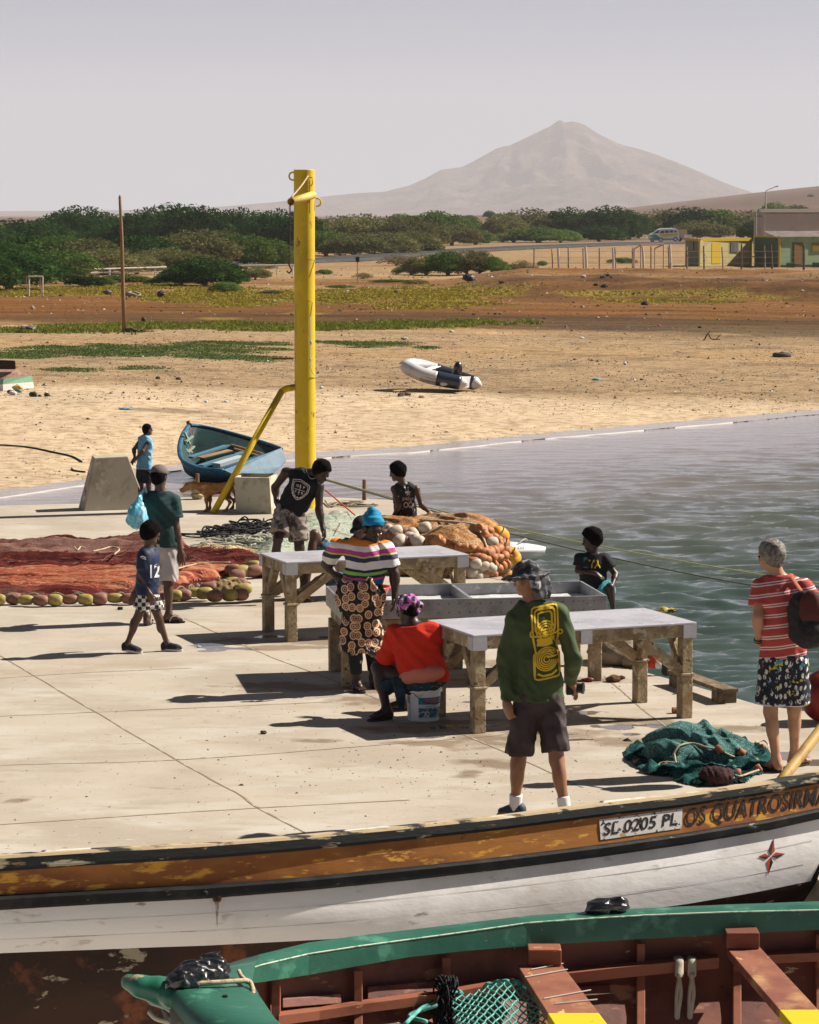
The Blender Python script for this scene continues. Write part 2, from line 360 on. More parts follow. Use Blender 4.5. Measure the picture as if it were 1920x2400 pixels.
# --- water: real ripples
def water():
    X = np.concatenate([np.linspace(-14, -6, 60), np.arange(-5.95, 16, .075), np.linspace(16.1, 40, 60)]); Y = np.concatenate([np.linspace(14, 20, 30), np.arange(20.1, 48, .085), np.arange(48, 86, .13), np.linspace(86.2, 130, 60)])
    YY, XX = np.meshgrid(Y, X, indexing='ij')
    d = np.interp(XX, SHX, SHY)-YY           # metres off the shore
    r = np.random.default_rng(3); Z = np.zeros_like(XX)
    wx = XX+.5*fbm(XX, YY, .5, 3, 2); wy = YY+.9*fbm(XX, YY, .45, 3, 6)
    for i in range(46):
        lam = .34*1.042**i if i < 34 else r.uniform(.26, .5); a = r.normal(R(95), R(17)); k = 2*math.pi/lam
        amp = .0098*lam**.9
        ph = k*(math.cos(a)*wx+math.sin(a)*wy)+r.uniform(0, 6.28)
        Z += amp*(1-2*np.abs(np.sin(ph/2)))*.8+amp*.4*np.sin(ph)
    Z *= (.10+.95*sst(1, 30, d))*(1+.35*fbm(XX*.5, YY, .12, 2, 9))
    Z -= Z.mean()
    m = MB(); m.grid(np.stack([XX, YY, WATER+Z], -1))
    # outer flat sheet continues to the sides
    S = np.array
    deep = S((.016, .050, .043)); mid = S((.068, .075, .058)); shal = S((.24, .20, .18)); wetc = S((.36, .30, .26))
    n = fbm(XX*.4, YY, .2, 3, 12)*5
    t = (d+n*sst(2, 10, d)); C = np.stack([np.interp(t, [0, 2.5, 9, 20, 34, 50], [wetc[k], shal[k], shal[k]*.8, mid[k]*1.1, mid[k]*.45+deep[k]*.55, deep[k]]) for k in range(3)], -1)
    m1 = mat('sea_water', (1, 1, 1), rough=.09, bump=.25, bsc=7, bst=(1, 1.6, 1), attr='Col', spec=.5, bdist=.02)
    o = m.build('water', m1, smooth=True, cols=C.reshape(-1, 3)); tag(o, kind='structure')
    b = MB(); m2 = mat('sea_water_flat', (.03, .08, .07), rough=.12, bump=.3, bsc=5)
    for (x0, x1, y0, y1) in ((-300, -14, -60, 130), (40, 500, -60, 400), (-14, 40, -60, 14)):
        b.add([(x0, y0, WATER), (x1, y0, WATER), (x1, y1, WATER), (x0, y1, WATER)], [(0, 1, 2, 3)])
    tag(b.build('outer_water', m2), kind='structure')
    # foam lip along the shoreline
    b = MB(); xs = np.linspace(-9.5, 20, 420); ys = np.interp(xs, SHX, SHY)
    for off, w, sd_ in ((-.25, .016, 1),):
        yy = ys+off+.35*fbm(xs, xs*0, .5, 3, sd_); ww = w*np.clip(fbm(xs, xs*0, .9, 3, sd_+7)*1.8+.25, .0, 1.1)
        b.grid([np.stack([xs, yy-ww, xs*0+WATER+.03], 1), np.stack([xs, yy, xs*0+WATER+.06], 1), np.stack([xs, yy+ww, xs*0+WATER+.03], 1)])
    tag(b.build('shore_foam', mat('foam_white', (.40, .37, .36), rough=.6), smooth=True), kind='structure')
water()

# --- concrete quay
EDGE_PX = [(1416, 1548), (1399, 1440), (1300, 1395), (1188, 1362), (1085, 1265), (1035, 1212), (975, 1180), (914, 1171), (758, 1164), (560, 1163), (421, 1164.5), (187, 1180), (0, 1184), (-300, 1192)]
def quay():
    near = [G(2300, 1740), G(2000, 1682), G(1775, 1650), G(1600, 1599)]
    P = [(9, 14, 0), (9, 19.2, 0)]+near+[G(x, y) for x, y in EDGE_PX]+[(-30, 44, 0), (-30, 15.4, 0), (2.3, 18.35, 0), (2.6, 18.3, 0), (2.62, 14, 0)]
    P = np.array([(p[0], p[1]) for p in P])
    import bmesh
    bm = bmesh.new(); vs = [bm.verts.new((x, y, -.004)) for x, y in P]; f = bm.faces.new(vs)
    if f.normal.z < 0: f.normal_flip()
    r = bmesh.ops.extrude_face_region(bm, geom=[f]); 
    for v in r['geom']:
        if isinstance(v, bmesh.types.BMVert): v.co.z = -2.6
    bmesh.ops.recalc_face_normals(bm, faces=bm.faces)
    bmesh.ops.triangulate(bm, faces=[f for f in bm.faces if len(f.verts) > 4])
    me = bpy.data.meshes.new('quay'); bm.to_mesh(me); bm.free()
    m = mat('quay_concrete', (.405, .352, .28), [((.34, .29, .23), .7, .42, .62), ((.44, .40, .34), 1.6, .5, .66, (.5, 1, 1)), ((.31, .24, .17), .42, .57, .72, (.6, 1.2, 1)),
             ((.34, .285, .215), 3.2, .55, .68, (.35, 1, 1)), ((.22, .165, .115), 5, .66, .74, (.3, 1, 1)), ((.19, .14, .10), 34, .67, .71), ((.27, .21, .15), 12, .63, .70, (.7, 1, 1)), ((.5, .46, .41), 18, .64, .72, (.4, 1, 1))], rough=.85, bump=.25, bsc=14, bdist=.01, spec=.25)
    me.materials.append(m); o = bpy.data.objects.new('quay', me); COL.objects.link(o); tag(o, kind='structure')
    # expansion joints: shallow dark strips set 3 mm proud
    b = MB()
    J = [((0, 1537), (440, 1796), (560, 1862), (600, 1890), (715, 1952)), ((434, 1450), (620, 1533), (796, 1601), (1021, 1695), (1194, 1768), (1366, 1846)),
         ((0, 1590), (200, 1577), (450, 1566)), ((0, 1679), (400, 1662), (779, 1645)), ((0, 1794), (440, 1780), (960, 1741), (1194, 1722)), ((0, 1933), (500, 1900), (960, 1875)),
         ((420, 1268), (470, 1266), (620, 1250)), ((1416, 1585), (1580, 1712), (1800, 1770))]
    for l in J:
        C = curve([G(x, y)[:2] for x, y in l], 60); T = np.gradient(C, axis=0); T /= np.linalg.norm(T, axis=1)[:, None]; Nn = np.stack([-T[:, 1], T[:, 0]], 1)
        C = C+Nn*(.012*fbm(C[:, 0], C[:, 1], 3, 3, 3))[:, None]
        w = .006+.006*np.abs(fbm(C[:, 0], C[:, 1], 2.5, 3, 5))
        b.grid([np.column_stack([C-Nn*w[:, None], np.full(len(C), .003)]), np.column_stack([C+Nn*w[:, None], np.full(len(C), .003)])])
    tag(b.build('quay_joint', mat('joint_dark', (.27, .20, .13), [((.42, .34, .25), 6, .5, .6)], rough=1)), kind='structure')
    # worn top sheet 4 mm above the slab, with damp and wet places round the tables
    px = np.arange(-9, 7.6, .06); py = np.concatenate([np.arange(8, 32, .06), np.arange(32, 44.5, .12)])
    YY, XX = np.meshgrid(py, px, indexing='ij')
    def inside(x, y):
        c = np.zeros(x.shape, bool); n = len(P)
        for i in range(n):
            x0, y0 = P[i]; x1, y1 = P[(i+1) % n]
            if y0 == y1: continue
            k = ((y0 > y) != (y1 > y)) & (x < (x1-x0)*(y-y0)/(y1-y0)+x0); c ^= k
        return c
    ins = inside(XX, YY)
    damp = np.zeros_like(XX); wet = np.zeros_like(XX)
    wx = XX+.16*fbm(XX, YY, 2.2, 3, 4); wy = YY+.30*fbm(XX, YY, 1.6, 3, 14)
    def blot(A, x, y, rx, ry, amp=1.0):
        c = G(x, y); e = G(x+rx, y)[0]-c[0]; f_ = G(x, y-ry)[1]-c[1]
        q = 1.25-np.sqrt(((wx-c[0])/e)**2+((wy-c[1])/f_)**2); np.maximum(A, np.clip(q*amp, 0, 1), out=A)
    for a in [(770, 1500, 190, 12), (560, 1500, 90, 12), (650, 1612, 160, 16), (900, 1640, 160, 14), (980, 1705, 170, 18), (1000, 1745, 130, 11), (1150, 1790, 120, 15), (1300, 1720, 190, 15), (1500, 1690, 160, 12), (1190, 1735, 150, 14),
              (1480, 1740, 150, 14), (1200, 1560, 150, 12), (1390, 1600, 120, 9), (1730, 1700, 90, 12), (740, 1735, 70, 8), (55, 1875, 40, 7), (1110, 1818, 60, 10), (1640, 1820, 130, 10), (620, 1520, 150, 8), (700, 1516, 180, 7), (860, 1610, 120, 20), (1040, 1690, 200, 8)]: blot(damp, *a, 1.0)
    for a in [(505, 1513, 62, 9), (490, 1526, 50, 5), (560, 1521, 60, 6), (640, 1488, 70, 4), (830, 1490, 110, 5), (1075, 1702, 80, 8), (1180, 1706, 50, 5), (1440, 1706, 60, 8), (1560, 1700, 120, 7), (1500, 1722, 30, 4), (1340, 1668, 90, 5),
              (1260, 1718, 90, 6), (1250, 1625, 60, 5), (1350, 1738, 40, 4), (1860, 1770, 60, 14), (1900, 1790, 70, 12), (1030, 1730, 60, 4), (1110, 1640, 40, 4)]: blot(wet, *a, 1.0)
    idx = np.arange(XX.size).reshape(XX.shape); ok = ins[:-1, :-1] & ins[1:, :-1] & ins[:-1, 1:] & ins[1:, 1:]
    fc = np.stack([idx[:-1, :-1][ok], idx[:-1, 1:][ok], idx[1:, 1:][ok], idx[1:, :-1][ok]], 1)
    me = bpy.data.meshes.new('quay_surface'); me.from_pydata(np.stack([XX, YY, np.zeros_like(XX)], -1).reshape(-1, 3).tolist(), [], fc.tolist())
    ca = me.color_attributes.new('Wet', 'FLOAT_COLOR', 'POINT')
    ca.data.foreach_set('color', np.stack([damp, wet, 0*wet, 0*wet+1], -1).ravel())
    m2 = m.copy(); m2.name = 'quay_concrete_worn'; nt = m2.node_tree; N = nt.nodes; L = nt.links; bs = N['Principled BSDF']
    at_ = N.new('ShaderNodeAttribute'); at_.attribute_name = 'Wet'; sp_ = N.new('ShaderNodeSeparateColor'); L.new(at_.outputs['Color'], sp_.inputs[0])
    tc = N.new('ShaderNodeTexCoord'); nz = N.new('ShaderNodeTexNoise'); nz.inputs['Scale'].default_value = 6; nz.inputs['Detail'].default_value = 8; L.new(tc.outputs['Object'], nz.inputs['Vector'])
    def thr(src, off, w):
        ad = N.new('ShaderNodeMath'); ad.operation = 'MULTIPLY_ADD'; L.new(nz.outputs[0], ad.inputs[0]); ad.inputs[1].default_value = 1.5; L.new(src, ad.inputs[2])
        mr = N.new('ShaderNodeMapRange'); L.new(ad.outputs[0], mr.inputs[0]); mr.inputs['From Min'].default_value = off; mr.inputs['From Max'].default_value = off+w; return mr.outputs[0]
    d_ = thr(sp_.outputs[0], 1.0, .5); w_ = thr(sp_.outputs[1], 1.15, .12)
    cur = bs.inputs['Base Color'].links[0].from_socket
    for fac, c in ((d_, (.56, .49, .42, 1)), (w_, (.42, .40, .40, 1))):
        mx = N.new('ShaderNodeMix'); mx.data_type = 'RGBA'; mx.blend_type = 'MULTIPLY'; L.new(fac, mx.inputs[0]); L.new(cur, mx.inputs[6]); mx.inputs[7].default_value = c; cur = mx.outputs[2]
    L.new(cur, bs.inputs['Base Color'])
    mr = N.new('ShaderNodeMapRange'); L.new(w_, mr.inputs[0]); mr.inputs['To Min'].default_value = .82; mr.inputs['To Max'].default_value = .04; L.new(mr.outputs[0], bs.inputs['Roughness'])
    sp3 = N.new('ShaderNodeMapRange'); L.new(w_, sp3.inputs[0]); sp3.inputs['To Min'].default_value = .25; sp3.inputs['To Max'].default_value = .9; L.new(sp3.outputs[0], bs.inputs['Specular IOR Level'])
    bp = [n for n in N if n.type == 'BUMP'][0]; mb = N.new('ShaderNodeMapRange'); L.new(w_, mb.inputs[0]); mb.inputs['To Min'].default_value = .25; mb.inputs['To Max'].default_value = .02; L.new(mb.outputs[0], bp.inputs['Strength'])
    me.materials.append(m2); o = bpy.data.objects.new('quay_surface', me); COL.objects.link(o); tag(o, kind='structure')
quay()
def slip():
    b = MB(); b.box((-30, -20, -2.4), (9, 17.6, -.95))
    tag(b.build('slipway', mat('slip_concrete', (.55, .50, .43), [((.45, .40, .34), .8, .45, .6)], rough=.8, bump=.3, bsc=8)), kind='structure')  # concrete paled so that it bounces sunlight up onto the white hull
slip()
def haze():
    b = MB(); b.box((-9000, -60, -8), (9000, 15500, 640))
    o = b.build('haze', bpy.data.materials.new('haze_air')); m = o.data.materials[0]; m.use_nodes = True; nt = m.node_tree; nt.nodes.clear()
    out = nt.nodes.new('ShaderNodeOutputMaterial'); v = nt.nodes.new('ShaderNodeVolumePrincipled'); nt.links.new(v.outputs[0], out.inputs['Volume'])
    v.inputs['Color'].default_value = (.97, .93, .97, 1); v.inputs['Density'].default_value = 1.0e-4
    tag(o, kind='stuff')
haze()
# ================================================================ SIGNED-DISTANCE MODELLING
def nrm(v): v = np.asarray(v, float); return v/(np.linalg.norm(v)+1e-12)
def cone(a, b, ra, rb, w=None, s=1): return ('c', np.array(a, float), np.array(b, float), ra, rb, w, s)
def ell(c, r, M=None): return ('e', np.array(c, float), np.array(r, float)*np.ones(3), np.eye(3) if M is None else np.array(M))
def pbox(p):
    if p[0] == 'c':
        m = max(p[3], p[4])*(max(1, p[6])); return np.minimum(p[1], p[2])-m, np.maximum(p[1], p[2])+m
    m = p[2].max(); return p[1]-m, p[1]+m
def pdist(p, X, Y, Z):
    if p[0] == 'c':
        _, a, b, ra, rb, w, s = p
        qx, qy, qz = X-a[0], Y-a[1], Z-a[2]; ba = b-a
        if w is not None:
            t = (qx*w[0]+qy*w[1]+qz*w[2])*(1/s-1); qx = qx+w[0]*t; qy = qy+w[1]*t; qz = qz+w[2]*t
            ba = ba+w*np.dot(ba, w)*(1/s-1)
        h = np.clip((qx*ba[0]+qy*ba[1]+qz*ba[2])/(ba@ba+1e-12), 0, 1)
        d = np.sqrt((qx-ba[0]*h)**2+(qy-ba[1]*h)**2+(qz-ba[2]*h)**2)-(ra+(rb-ra)*h)
        return d*(min(1, s) if w is not None else 1)
    _, c, r, M = p
    qx, qy, qz = X-c[0], Y-c[1], Z-c[2]
    u = [(qx*M[0][i]+qy*M[1][i]+qz*M[2][i]) for i in range(3)]
    k0 = np.sqrt(sum((u[i]/r[i])**2 for i in range(3))); k1 = np.sqrt(sum((u[i]/r[i]**2)**2 for i in range(3)))+1e-9
    return k0*(k0-1)/k1
def smin(a, b, k):
    h = np.clip(.5+.5*(b-a)/k, 0, 1); return b*(1-h)+a*h-k*h*(1-h)
def sdf_mesh(groups, h=.01, gk=.01, fold=None):
    """groups: list of (prims, cuts, k[, sub]) ; cuts: (point, outward normal); sub: prims carved away"""
    bb = [pbox(p) for g in groups for p in g[0]]
    lo = np.min([b[0] for b in bb], 0)-3*h; hi = np.max([b[1] for b in bb], 0)+3*h
    n = np.ceil((hi-lo)/h).astype(int)+1
    ax = [lo[i]+h*np.arange(n[i]) for i in range(3)]
    D = np.full(n, 1.0)
    for g in groups:
        prims, cuts, k = g[:3]; d = np.full(n, 1.0)
        for p in prims:
            a, b = pbox(p); i0 = np.maximum(((a-k-4*h-lo)/h).astype(int), 0); i1 = np.minimum(((b+k+4*h-lo)/h).astype(int)+2, n)
            sl = tuple(slice(i0[i], i1[i]) for i in range(3)); X, Y, Z = np.meshgrid(*(ax[i][sl[i]] for i in range(3)), indexing='ij', sparse=True)
            d[sl] = smin(d[sl], pdist(p, X, Y, Z), k)
        X, Y, Z = np.meshgrid(*ax, indexing='ij', sparse=True)
        for pt, nn in cuts:
            d = np.maximum(d, (X-pt[0])*nn[0]+(Y-pt[1])*nn[1]+(Z-pt[2])*nn[2])
        for p in (g[3] if len(g) > 3 else []):
            d = np.maximum(d, -pdist(p, X, Y, Z))
        D = smin(D, d, gk)
    if fold is not None:
        X, Y, Z = np.meshgrid(*ax, indexing='ij'); m = np.abs(D) < .05
        D[m] += fold(X[m], Y[m], Z[m])
    S = D < 0
    c = [S[i:n[0]-1+i, j:n[1]-1+j, k:n[2]-1+k] for i in (0, 1) for j in (0, 1) for k in (0, 1)]
    cnt = sum(x.astype(np.int8) for x in c); act = (cnt > 0) & (cnt < 8)
    I = np.argwhere(act); num = len(I); idm = np.full(act.shape, -1); idm[act] = np.arange(num)
    acc = np.zeros((num, 3)); w = np.zeros(num)
    cor = [(i, j, k) for i in (0, 1) for j in (0, 1) for k in (0, 1)]
    for a in cor:
        for x in range(3):
            if a[x] == 0:
                b = list(a); b[x] = 1
                da = D[I[:, 0]+a[0], I[:, 1]+a[1], I[:, 2]+a[2]]; db = D[I[:, 0]+b[0], I[:, 1]+b[1], I[:, 2]+b[2]]
                cr = (da < 0) != (db < 0); t = np.where(cr, da/(da-db+1e-12), 0)
                P = np.array(a, float)+np.zeros((num, 3)); P[:, x] = t
                acc[cr] += P[cr]; w[cr] += 1
    V = lo+h*(I+acc/w[:, None]); Fs = []
    for x in range(3):
        y, z = (x+1) % 3, (x+2) % 3
        s0 = [slice(1, -1)]*3; s0[x] = slice(0, n[x]-1); s1 = list(s0); s1[x] = slice(1, n[x])
        A = S[tuple(s0)]; B = S[tuple(s1)]; E = np.argwhere(A != B); sgn = A[tuple(E.T)]
        off = np.array([1, 1, 1]); off[x] = 0; E = E+off
        def cell(dy, dz):
            q = E.copy(); q[:, y] -= dy; q[:, z] -= dz; return idm[q[:, 0], q[:, 1], q[:, 2]]
        Q = np.stack([cell(1, 1), cell(0, 1), cell(0, 0), cell(1, 0)], 1)
        Q = np.where(sgn[:, None], Q, Q[:, ::-1]); Fs.append(Q)
    Fq = np.concatenate(Fs); Fq = Fq[(Fq >= 0).all(1)]
    # one light smoothing pass
    e = np.concatenate([Fq[:, [0, 1]], Fq[:, [1, 2]], Fq[:, [2, 3]], Fq[:, [3, 0]]])
    for _ in range(1):
        s = np.zeros_like(V); c_ = np.zeros(num); np.add.at(s, e[:, 0], V[e[:, 1]]); np.add.at(c_, e[:, 0], 1); np.add.at(s, e[:, 1], V[e[:, 0]]); np.add.at(c_, e[:, 1], 1)
        V = V*.55+.45*s/np.maximum(c_, 1)[:, None]
    return V, Fq
def folds(seed=0, amp=.006, f=14, d=(0, 0, 1), st=.35):
    r = np.random.default_rng(seed); a = r.normal(size=(5, 3)); d = nrm(d)
    a = a-np.outer(a@d, d)*(1-st); a = a/np.linalg.norm(a, axis=1)[:, None]
    def fn(X, Y, Z):
        w1 = np.sin(X*5+Y*4+Z*6+seed); s = 0
        for i in range(5):
            ph = f*(1+.5*i)*(a[i][0]*X+a[i][1]*Y+a[i][2]*Z)+2.2*np.sin(Z*(7+2*i)+X*(5+i)+i+seed)+1.3*w1
            s = s+(np.abs(np.sin(ph))-.5)*(1/(1+.45*i))
        return amp*1.45*s
    return fn
def hand(w, d, pn, k=1, curl=25, thumb=1, spread=1):
    """w wrist, d direction of the fingers, pn direction the palm faces, thumb=+1/-1 side"""
    d = nrm(d); pn = nrm(np.array(pn, float)-d*np.dot(pn, d)); l = np.cross(d, pn)*thumb; w = np.array(w, float)
    kn = w+d*.085*k
    pr = [cone(w, w+d*.03*k, .027*k, .03*k, pn, .6), cone(w+d*.03*k, kn-l*.018*k, .024*k, .021*k, pn, .6), cone(w+d*.03*k, kn+l*.018*k, .026*k, .021*k, pn, .6)]
    tb = []
    for i, (o, L) in enumerate(zip((.032, .011, -.011, -.031), (.074, .084, .078, .060))):
        p = kn+l*o*k*spread-d*.008*k; pts = [p-d*.015*k, p]; dd = nrm(d+l*o*3*spread)
        for j, fr in enumerate((.45, .3, .25)):
            a = R(curl*(.6+.5*j)*(1+.12*i)); dd = nrm(dd*math.cos(a*.6)+pn*math.sin(a*.6)); p = p+dd*L*fr*k; pts.append(p)
        tb.append((pts, [.0095*k, .0095*k, .0088*k, .008*k, .0055*k]))
    p = w+d*.02*k+l*.022*k; dd = nrm(d*.75+l*.75+pn*.25); pts = [p-l*.01*k, p+dd*.03*k]; dd = nrm(dd+d*.5+pn*.25); pts += [pts[-1]+dd*.03*k]; pts += [pts[-1]+nrm(dd+d*.3)*.024*k]
    tb.append((pts, [.013*k, .0115*k, .0095*k, .006*k]))
    return pr, tb
SKIN = {}
def skin(nm, c):
    return mat('skin_'+nm, c, [((c[0]*.7, c[1]*.65, c[2]*.6), 9, .5, .7), ((c[0]*1.2, c[1]*1.15, c[2]*1.1), 25, .6, .8)], rough=.45, spec=.4, bump=.06, bsc=120, bdist=.003, sub=.03)
class Person:
    def __init__(s, label, J, Y0, k=1.0, hd=(0, 1, 0), sk=None, bw=1.0, foot='bare', tilt=0, h=.0095, hr=1.0, group=None, hair='short', hairm=None, curl=(25, 25), handd=None, female=False, base=None, gz=0.0):
        s.k = k; s.bw = bw; s.J = {n: at(v[0], v[1], Y0+(v[2] if len(v) > 2 else 0)) for n, v in J.items()}; J = s.J; s.sk = sk
        b = base if base is not None else [(J['anL'][0]+J['anR'][0])/2, (J['anL'][1]+J['anR'][1])/2, min(J['anL'][2], J['anR'][2])-.08]
        s.root = thing('person', label, 'person', b, group)
        if gz is not None:
            for n in 'LR':
                J['an'+n][2] = max(J['an'+n][2], gz+.104*k)
                if 'to'+n in J: J['to'+n][2] = max(J['to'+n][2], gz+.048*k)
        up = nrm(J['neck']-J['pelvis']); lat = J['shR']-J['shL']; lat = nrm(lat-up*np.dot(lat, up)); fw = np.cross(up, lat)
        s.up, s.lat, s.fw = up, lat, fw; s.M = np.stack([lat, fw, up], 1)
        for n, sg in (('hipR', 1), ('hipL', -1)):
            if n not in J: J[n] = J['pelvis']+lat*sg*.085*k-up*.05*k
        hd = nrm(hd); hup = nrm(nrm(J['head']-J['neck'])*.5+np.array([0, 0, 1])*.8); hup = nrm(hup-hd*np.dot(hup, hd)); hl = np.cross(hd, hup)
        s.HM = np.stack([hl, hd, hup], 1); s.hc = J['head']; s.hr = hr
        pr = s.torso(0)+s.arms(0)+s.legs(0)
        hp = [ell(s.H(0, -.012, .02), np.array([.073, .093, .092])*hr, s.HM), ell(s.H(0, .022, -.055), np.array([.052, .062, .058])*hr, s.HM), cone(J['neck'], s.H(0, -.025, -.03), .054*k*(1.1 if bw > 1.1 else 1), .05*hr),
              cone(s.H(0, .075, .0), s.H(0, .105, -.028), .008*hr, .015*hr), cone(s.H(-.03, .078, .022), s.H(.03, .078, .022), .012*hr, .012*hr), ell(s.H(0, .08, -.06), np.array([.026, .012, .012])*hr, s.HM),
              ell(s.H(0, .072, -.09), np.array([.022, .02, .018])*hr, s.HM)]
        hp += [ell(s.H(sg*.078, -.005, -.01), np.array([.008, .02, .032])*hr, s.HM) for sg in (1, -1)]
        fp = []; tb = []
        for n, sg, cu in (('R', 1, curl[0]), ('L', -1, curl[1])):
            w = J['wr'+n]; d = J['hd'+n]-w if 'hd'+n in J else w-J['el'+n]
            pn = (handd or {}).get(n, -lat*sg)
            p, t = hand(w, d, pn, k, cu, thumb=sg if True else 1); fp += p; tb += t
            an = J['an'+n]; toe = J['to'+n] if 'to'+n in J else an+fw*.16*k-np.array([0, 0, .06])*k
            f = nrm((toe-an)*[1, 1, .0]+[0, 0, 1e-6]); heel = an-f*.035*k-np.array([0, 0, .055])*k
            if 'to'+n in J: bl = toe-f*.06*k
            else: bl = heel+f*.16*k
            fp += [cone(an, heel, .036*k, .03*k), cone(an-np.array([0, 0, .02])*k, bl, .034*k, .028*k), cone(heel, bl, .028*k, .03*k)]
            sd_ = np.cross(f, [0, 0, 1.0])
            for i in range(5):
                o = (i-2)*.019*k; L = (.05, .047, .043, .037, .03)[i if sg < 0 else i]*k
                tb.append(([bl+sd_*o*sg*-1, bl+sd_*o*sg*-1+f*(L*.7)-[0, 0, .004], bl+sd_*o*sg*-1+f*(L+.02*k)-[0, 0, .012]], [.013*k, .0115*k, .008*k]))
            setattr(s, 'heel'+n, heel); setattr(s, 'ball'+n, bl); setattr(s, 'fd'+n, f)
        V, Fq = sdf_mesh([(pr+fp, [], .03*k), (hp, [], .018)], h, .03)
        m = MB(); m.add(V, Fq)
        for p, r in tb: m.tube(curve(p, 9), np.interp(np.linspace(0, 1, len(curve(p, 9))), np.linspace(0, 1, len(r)), r), 8)
        s.body = m.build('body', sk, s.root, smooth=True)
        for sg in (1, -1):
            e = MB(); e.ball(s.H(sg*.031, .080, .002), .0115*hr, 10, 8); e.build('eye', mat('eye_dark', (.03, .022, .018), rough=.2), s.root, smooth=True)
        if hair:
            t = {'short': .010, 'afro': .028, 'curly': .034, 'full': .024}[hair]
            c = s.H(0, -.016, .026); rr = np.array([.073, .09, .088])*hr+t
            V, Fq = sdf_mesh([([ell(c, rr, s.HM)]+([ell(s.H(0, -.05, -.03), np.array([.062, .05, .06])*hr, s.HM)]), [(s.H(0, .052, .045), nrm(s.HM@np.array([0, .8, -.5]))), (s.H(0, -.03, -.062), nrm(s.HM@np.array([0, .55, -.85])))], .02)], .0075, .01,
                              lambda X, Y, Z: (.0045 if hair != 'full' else .006)*np.sin(X*160+3*np.sin(Z*70))*np.sin(Y*150+3*np.sin(X*60))*np.sin(Z*140+2*np.sin(Y*80))+(t*.15)*np.sin(X*45+Y*30+1)*np.sin(Z*50))
            s.part('hair', V, Fq, hairm or HAIR)
    def H(s, l, f, u): return s.hc+s.HM@(np.array([l, f, u])*s.hr)
    def T(s, t, l=0, f=0): J = s.J; return J['neck']*(1-t)+J['pelvis']*t+s.lat*l*s.k+s.fw*f*s.k
    def torso(s, g):
        J, k, b = s.J, s.k, s.bw; M = s.M
        return [ell(s.T(.30), [.150*k*b+g, .102*k*b+g, .175*k+g], M), ell(s.T(.66), [.128*k*b**1.6+g, .098*k*b**1.6+g, .15*k+g], M), ell(s.T(1.0), [.150*k*b+g, .115*k*b+g, .11*k+g], M),
                cone(s.T(.02), J['shR'], .05*k+g, .052*k+g), cone(s.T(.02), J['shL'], .05*k+g, .052*k+g)]
    def arms(s, g):
        J, k = s.J, s.k; b = 1+(s.bw-1)*.8; r = []
        for n in 'RL': r += [cone(J['sh'+n], J['el'+n], .052*k*b+g, .040*k*b+g), cone(J['el'+n], J['wr'+n], .041*k*b+g, .027*k*b+g), ell(J['el'+n]*.72+J['wr'+n]*.28, .041*k*b+g)]
        return r
    def legs(s, g):
        J, k = s.J, s.k; b = 1+(s.bw-1)*.7; r = []
        for n in 'RL':
            c = J['kn'+n]*.7+J['an'+n]*.3-s.fw*.018*k
            r += [cone(J['hip'+n], J['kn'+n], .084*k*b+g, .054*k*b+g), cone(J['kn'+n], J['an'+n], .050*k*b+g, .034*k*b+g), ell(c, [.047*k*b, .05*k*b, .1*k], np.eye(3)) if abs(nrm(J['kn'+n]-J['an'+n])[2]) > .8 else ell(c, .05*k*b)]
        return r
    def part(s, name, V, Fq, m, label=None, smooth=True): return MB().add(V, Fq).build(name, m, s.root, smooth=smooth, label=label)
    def shirt(s, m, sleeve=.55, hem=1.05, g=.02, hemw=1.1, name='shirt', seed=1, amp=.006, neck=.0, hemn=None, long=False, extra=(), sub=(), fr=14, cutv=None):
        J, k, b = s.J, s.k, s.bw; hp = s.T(hem)
        tor = s.torso(g)[:2]+[cone(s.T(.32), s.T(hem+.03), .142*k*b+g, .142*k*b*hemw+g, s.fw, .72)]+list(extra)
        if sleeve > 0: tor += s.torso(g*.6)[3:]
        else: tor += [cone(s.T(.03), J['shR']*.72+s.T(.05)*.28, .045*k+g*.6, .046*k+g*.6), cone(s.T(.03), J['shL']*.72+s.T(.05)*.28, .045*k+g*.6, .046*k+g*.6)]
        nn = -s.up if hemn is None else nrm(hemn)
        gr = [(tor, [(hp, nn), (s.T(-.02-neck), s.up)], .05*k, list(sub))]
        for n in 'RL':
            if sleeve <= 0: continue
            a, e, w = J['sh'+n], J['el'+n], J['wr'+n]
            if sleeve <= 1:
                q = a*(1-sleeve)+e*sleeve; dd = nrm(e-a); gr.append(([cone(a, q+dd*.03, .056*k*b+g*.8, .05*k*b+g*1.35)], [(q, dd)], .02))
            else:
                f = sleeve-1; q = e*(1-f)+w*f; dd = nrm(w-e); gr.append(([cone(a, e, .055*k*b+g*.8, .046*k*b+g), cone(e, q+dd*.03, .046*k*b+g, .03*k*b+g)], [(q, dd)], .03))
        V, Fq = sdf_mesh(gr, .0095, .025, folds(seed, amp, fr, s.up, .5)); s.shirtVF = (V, Fq)
        return s.part(name, V, Fq, m)
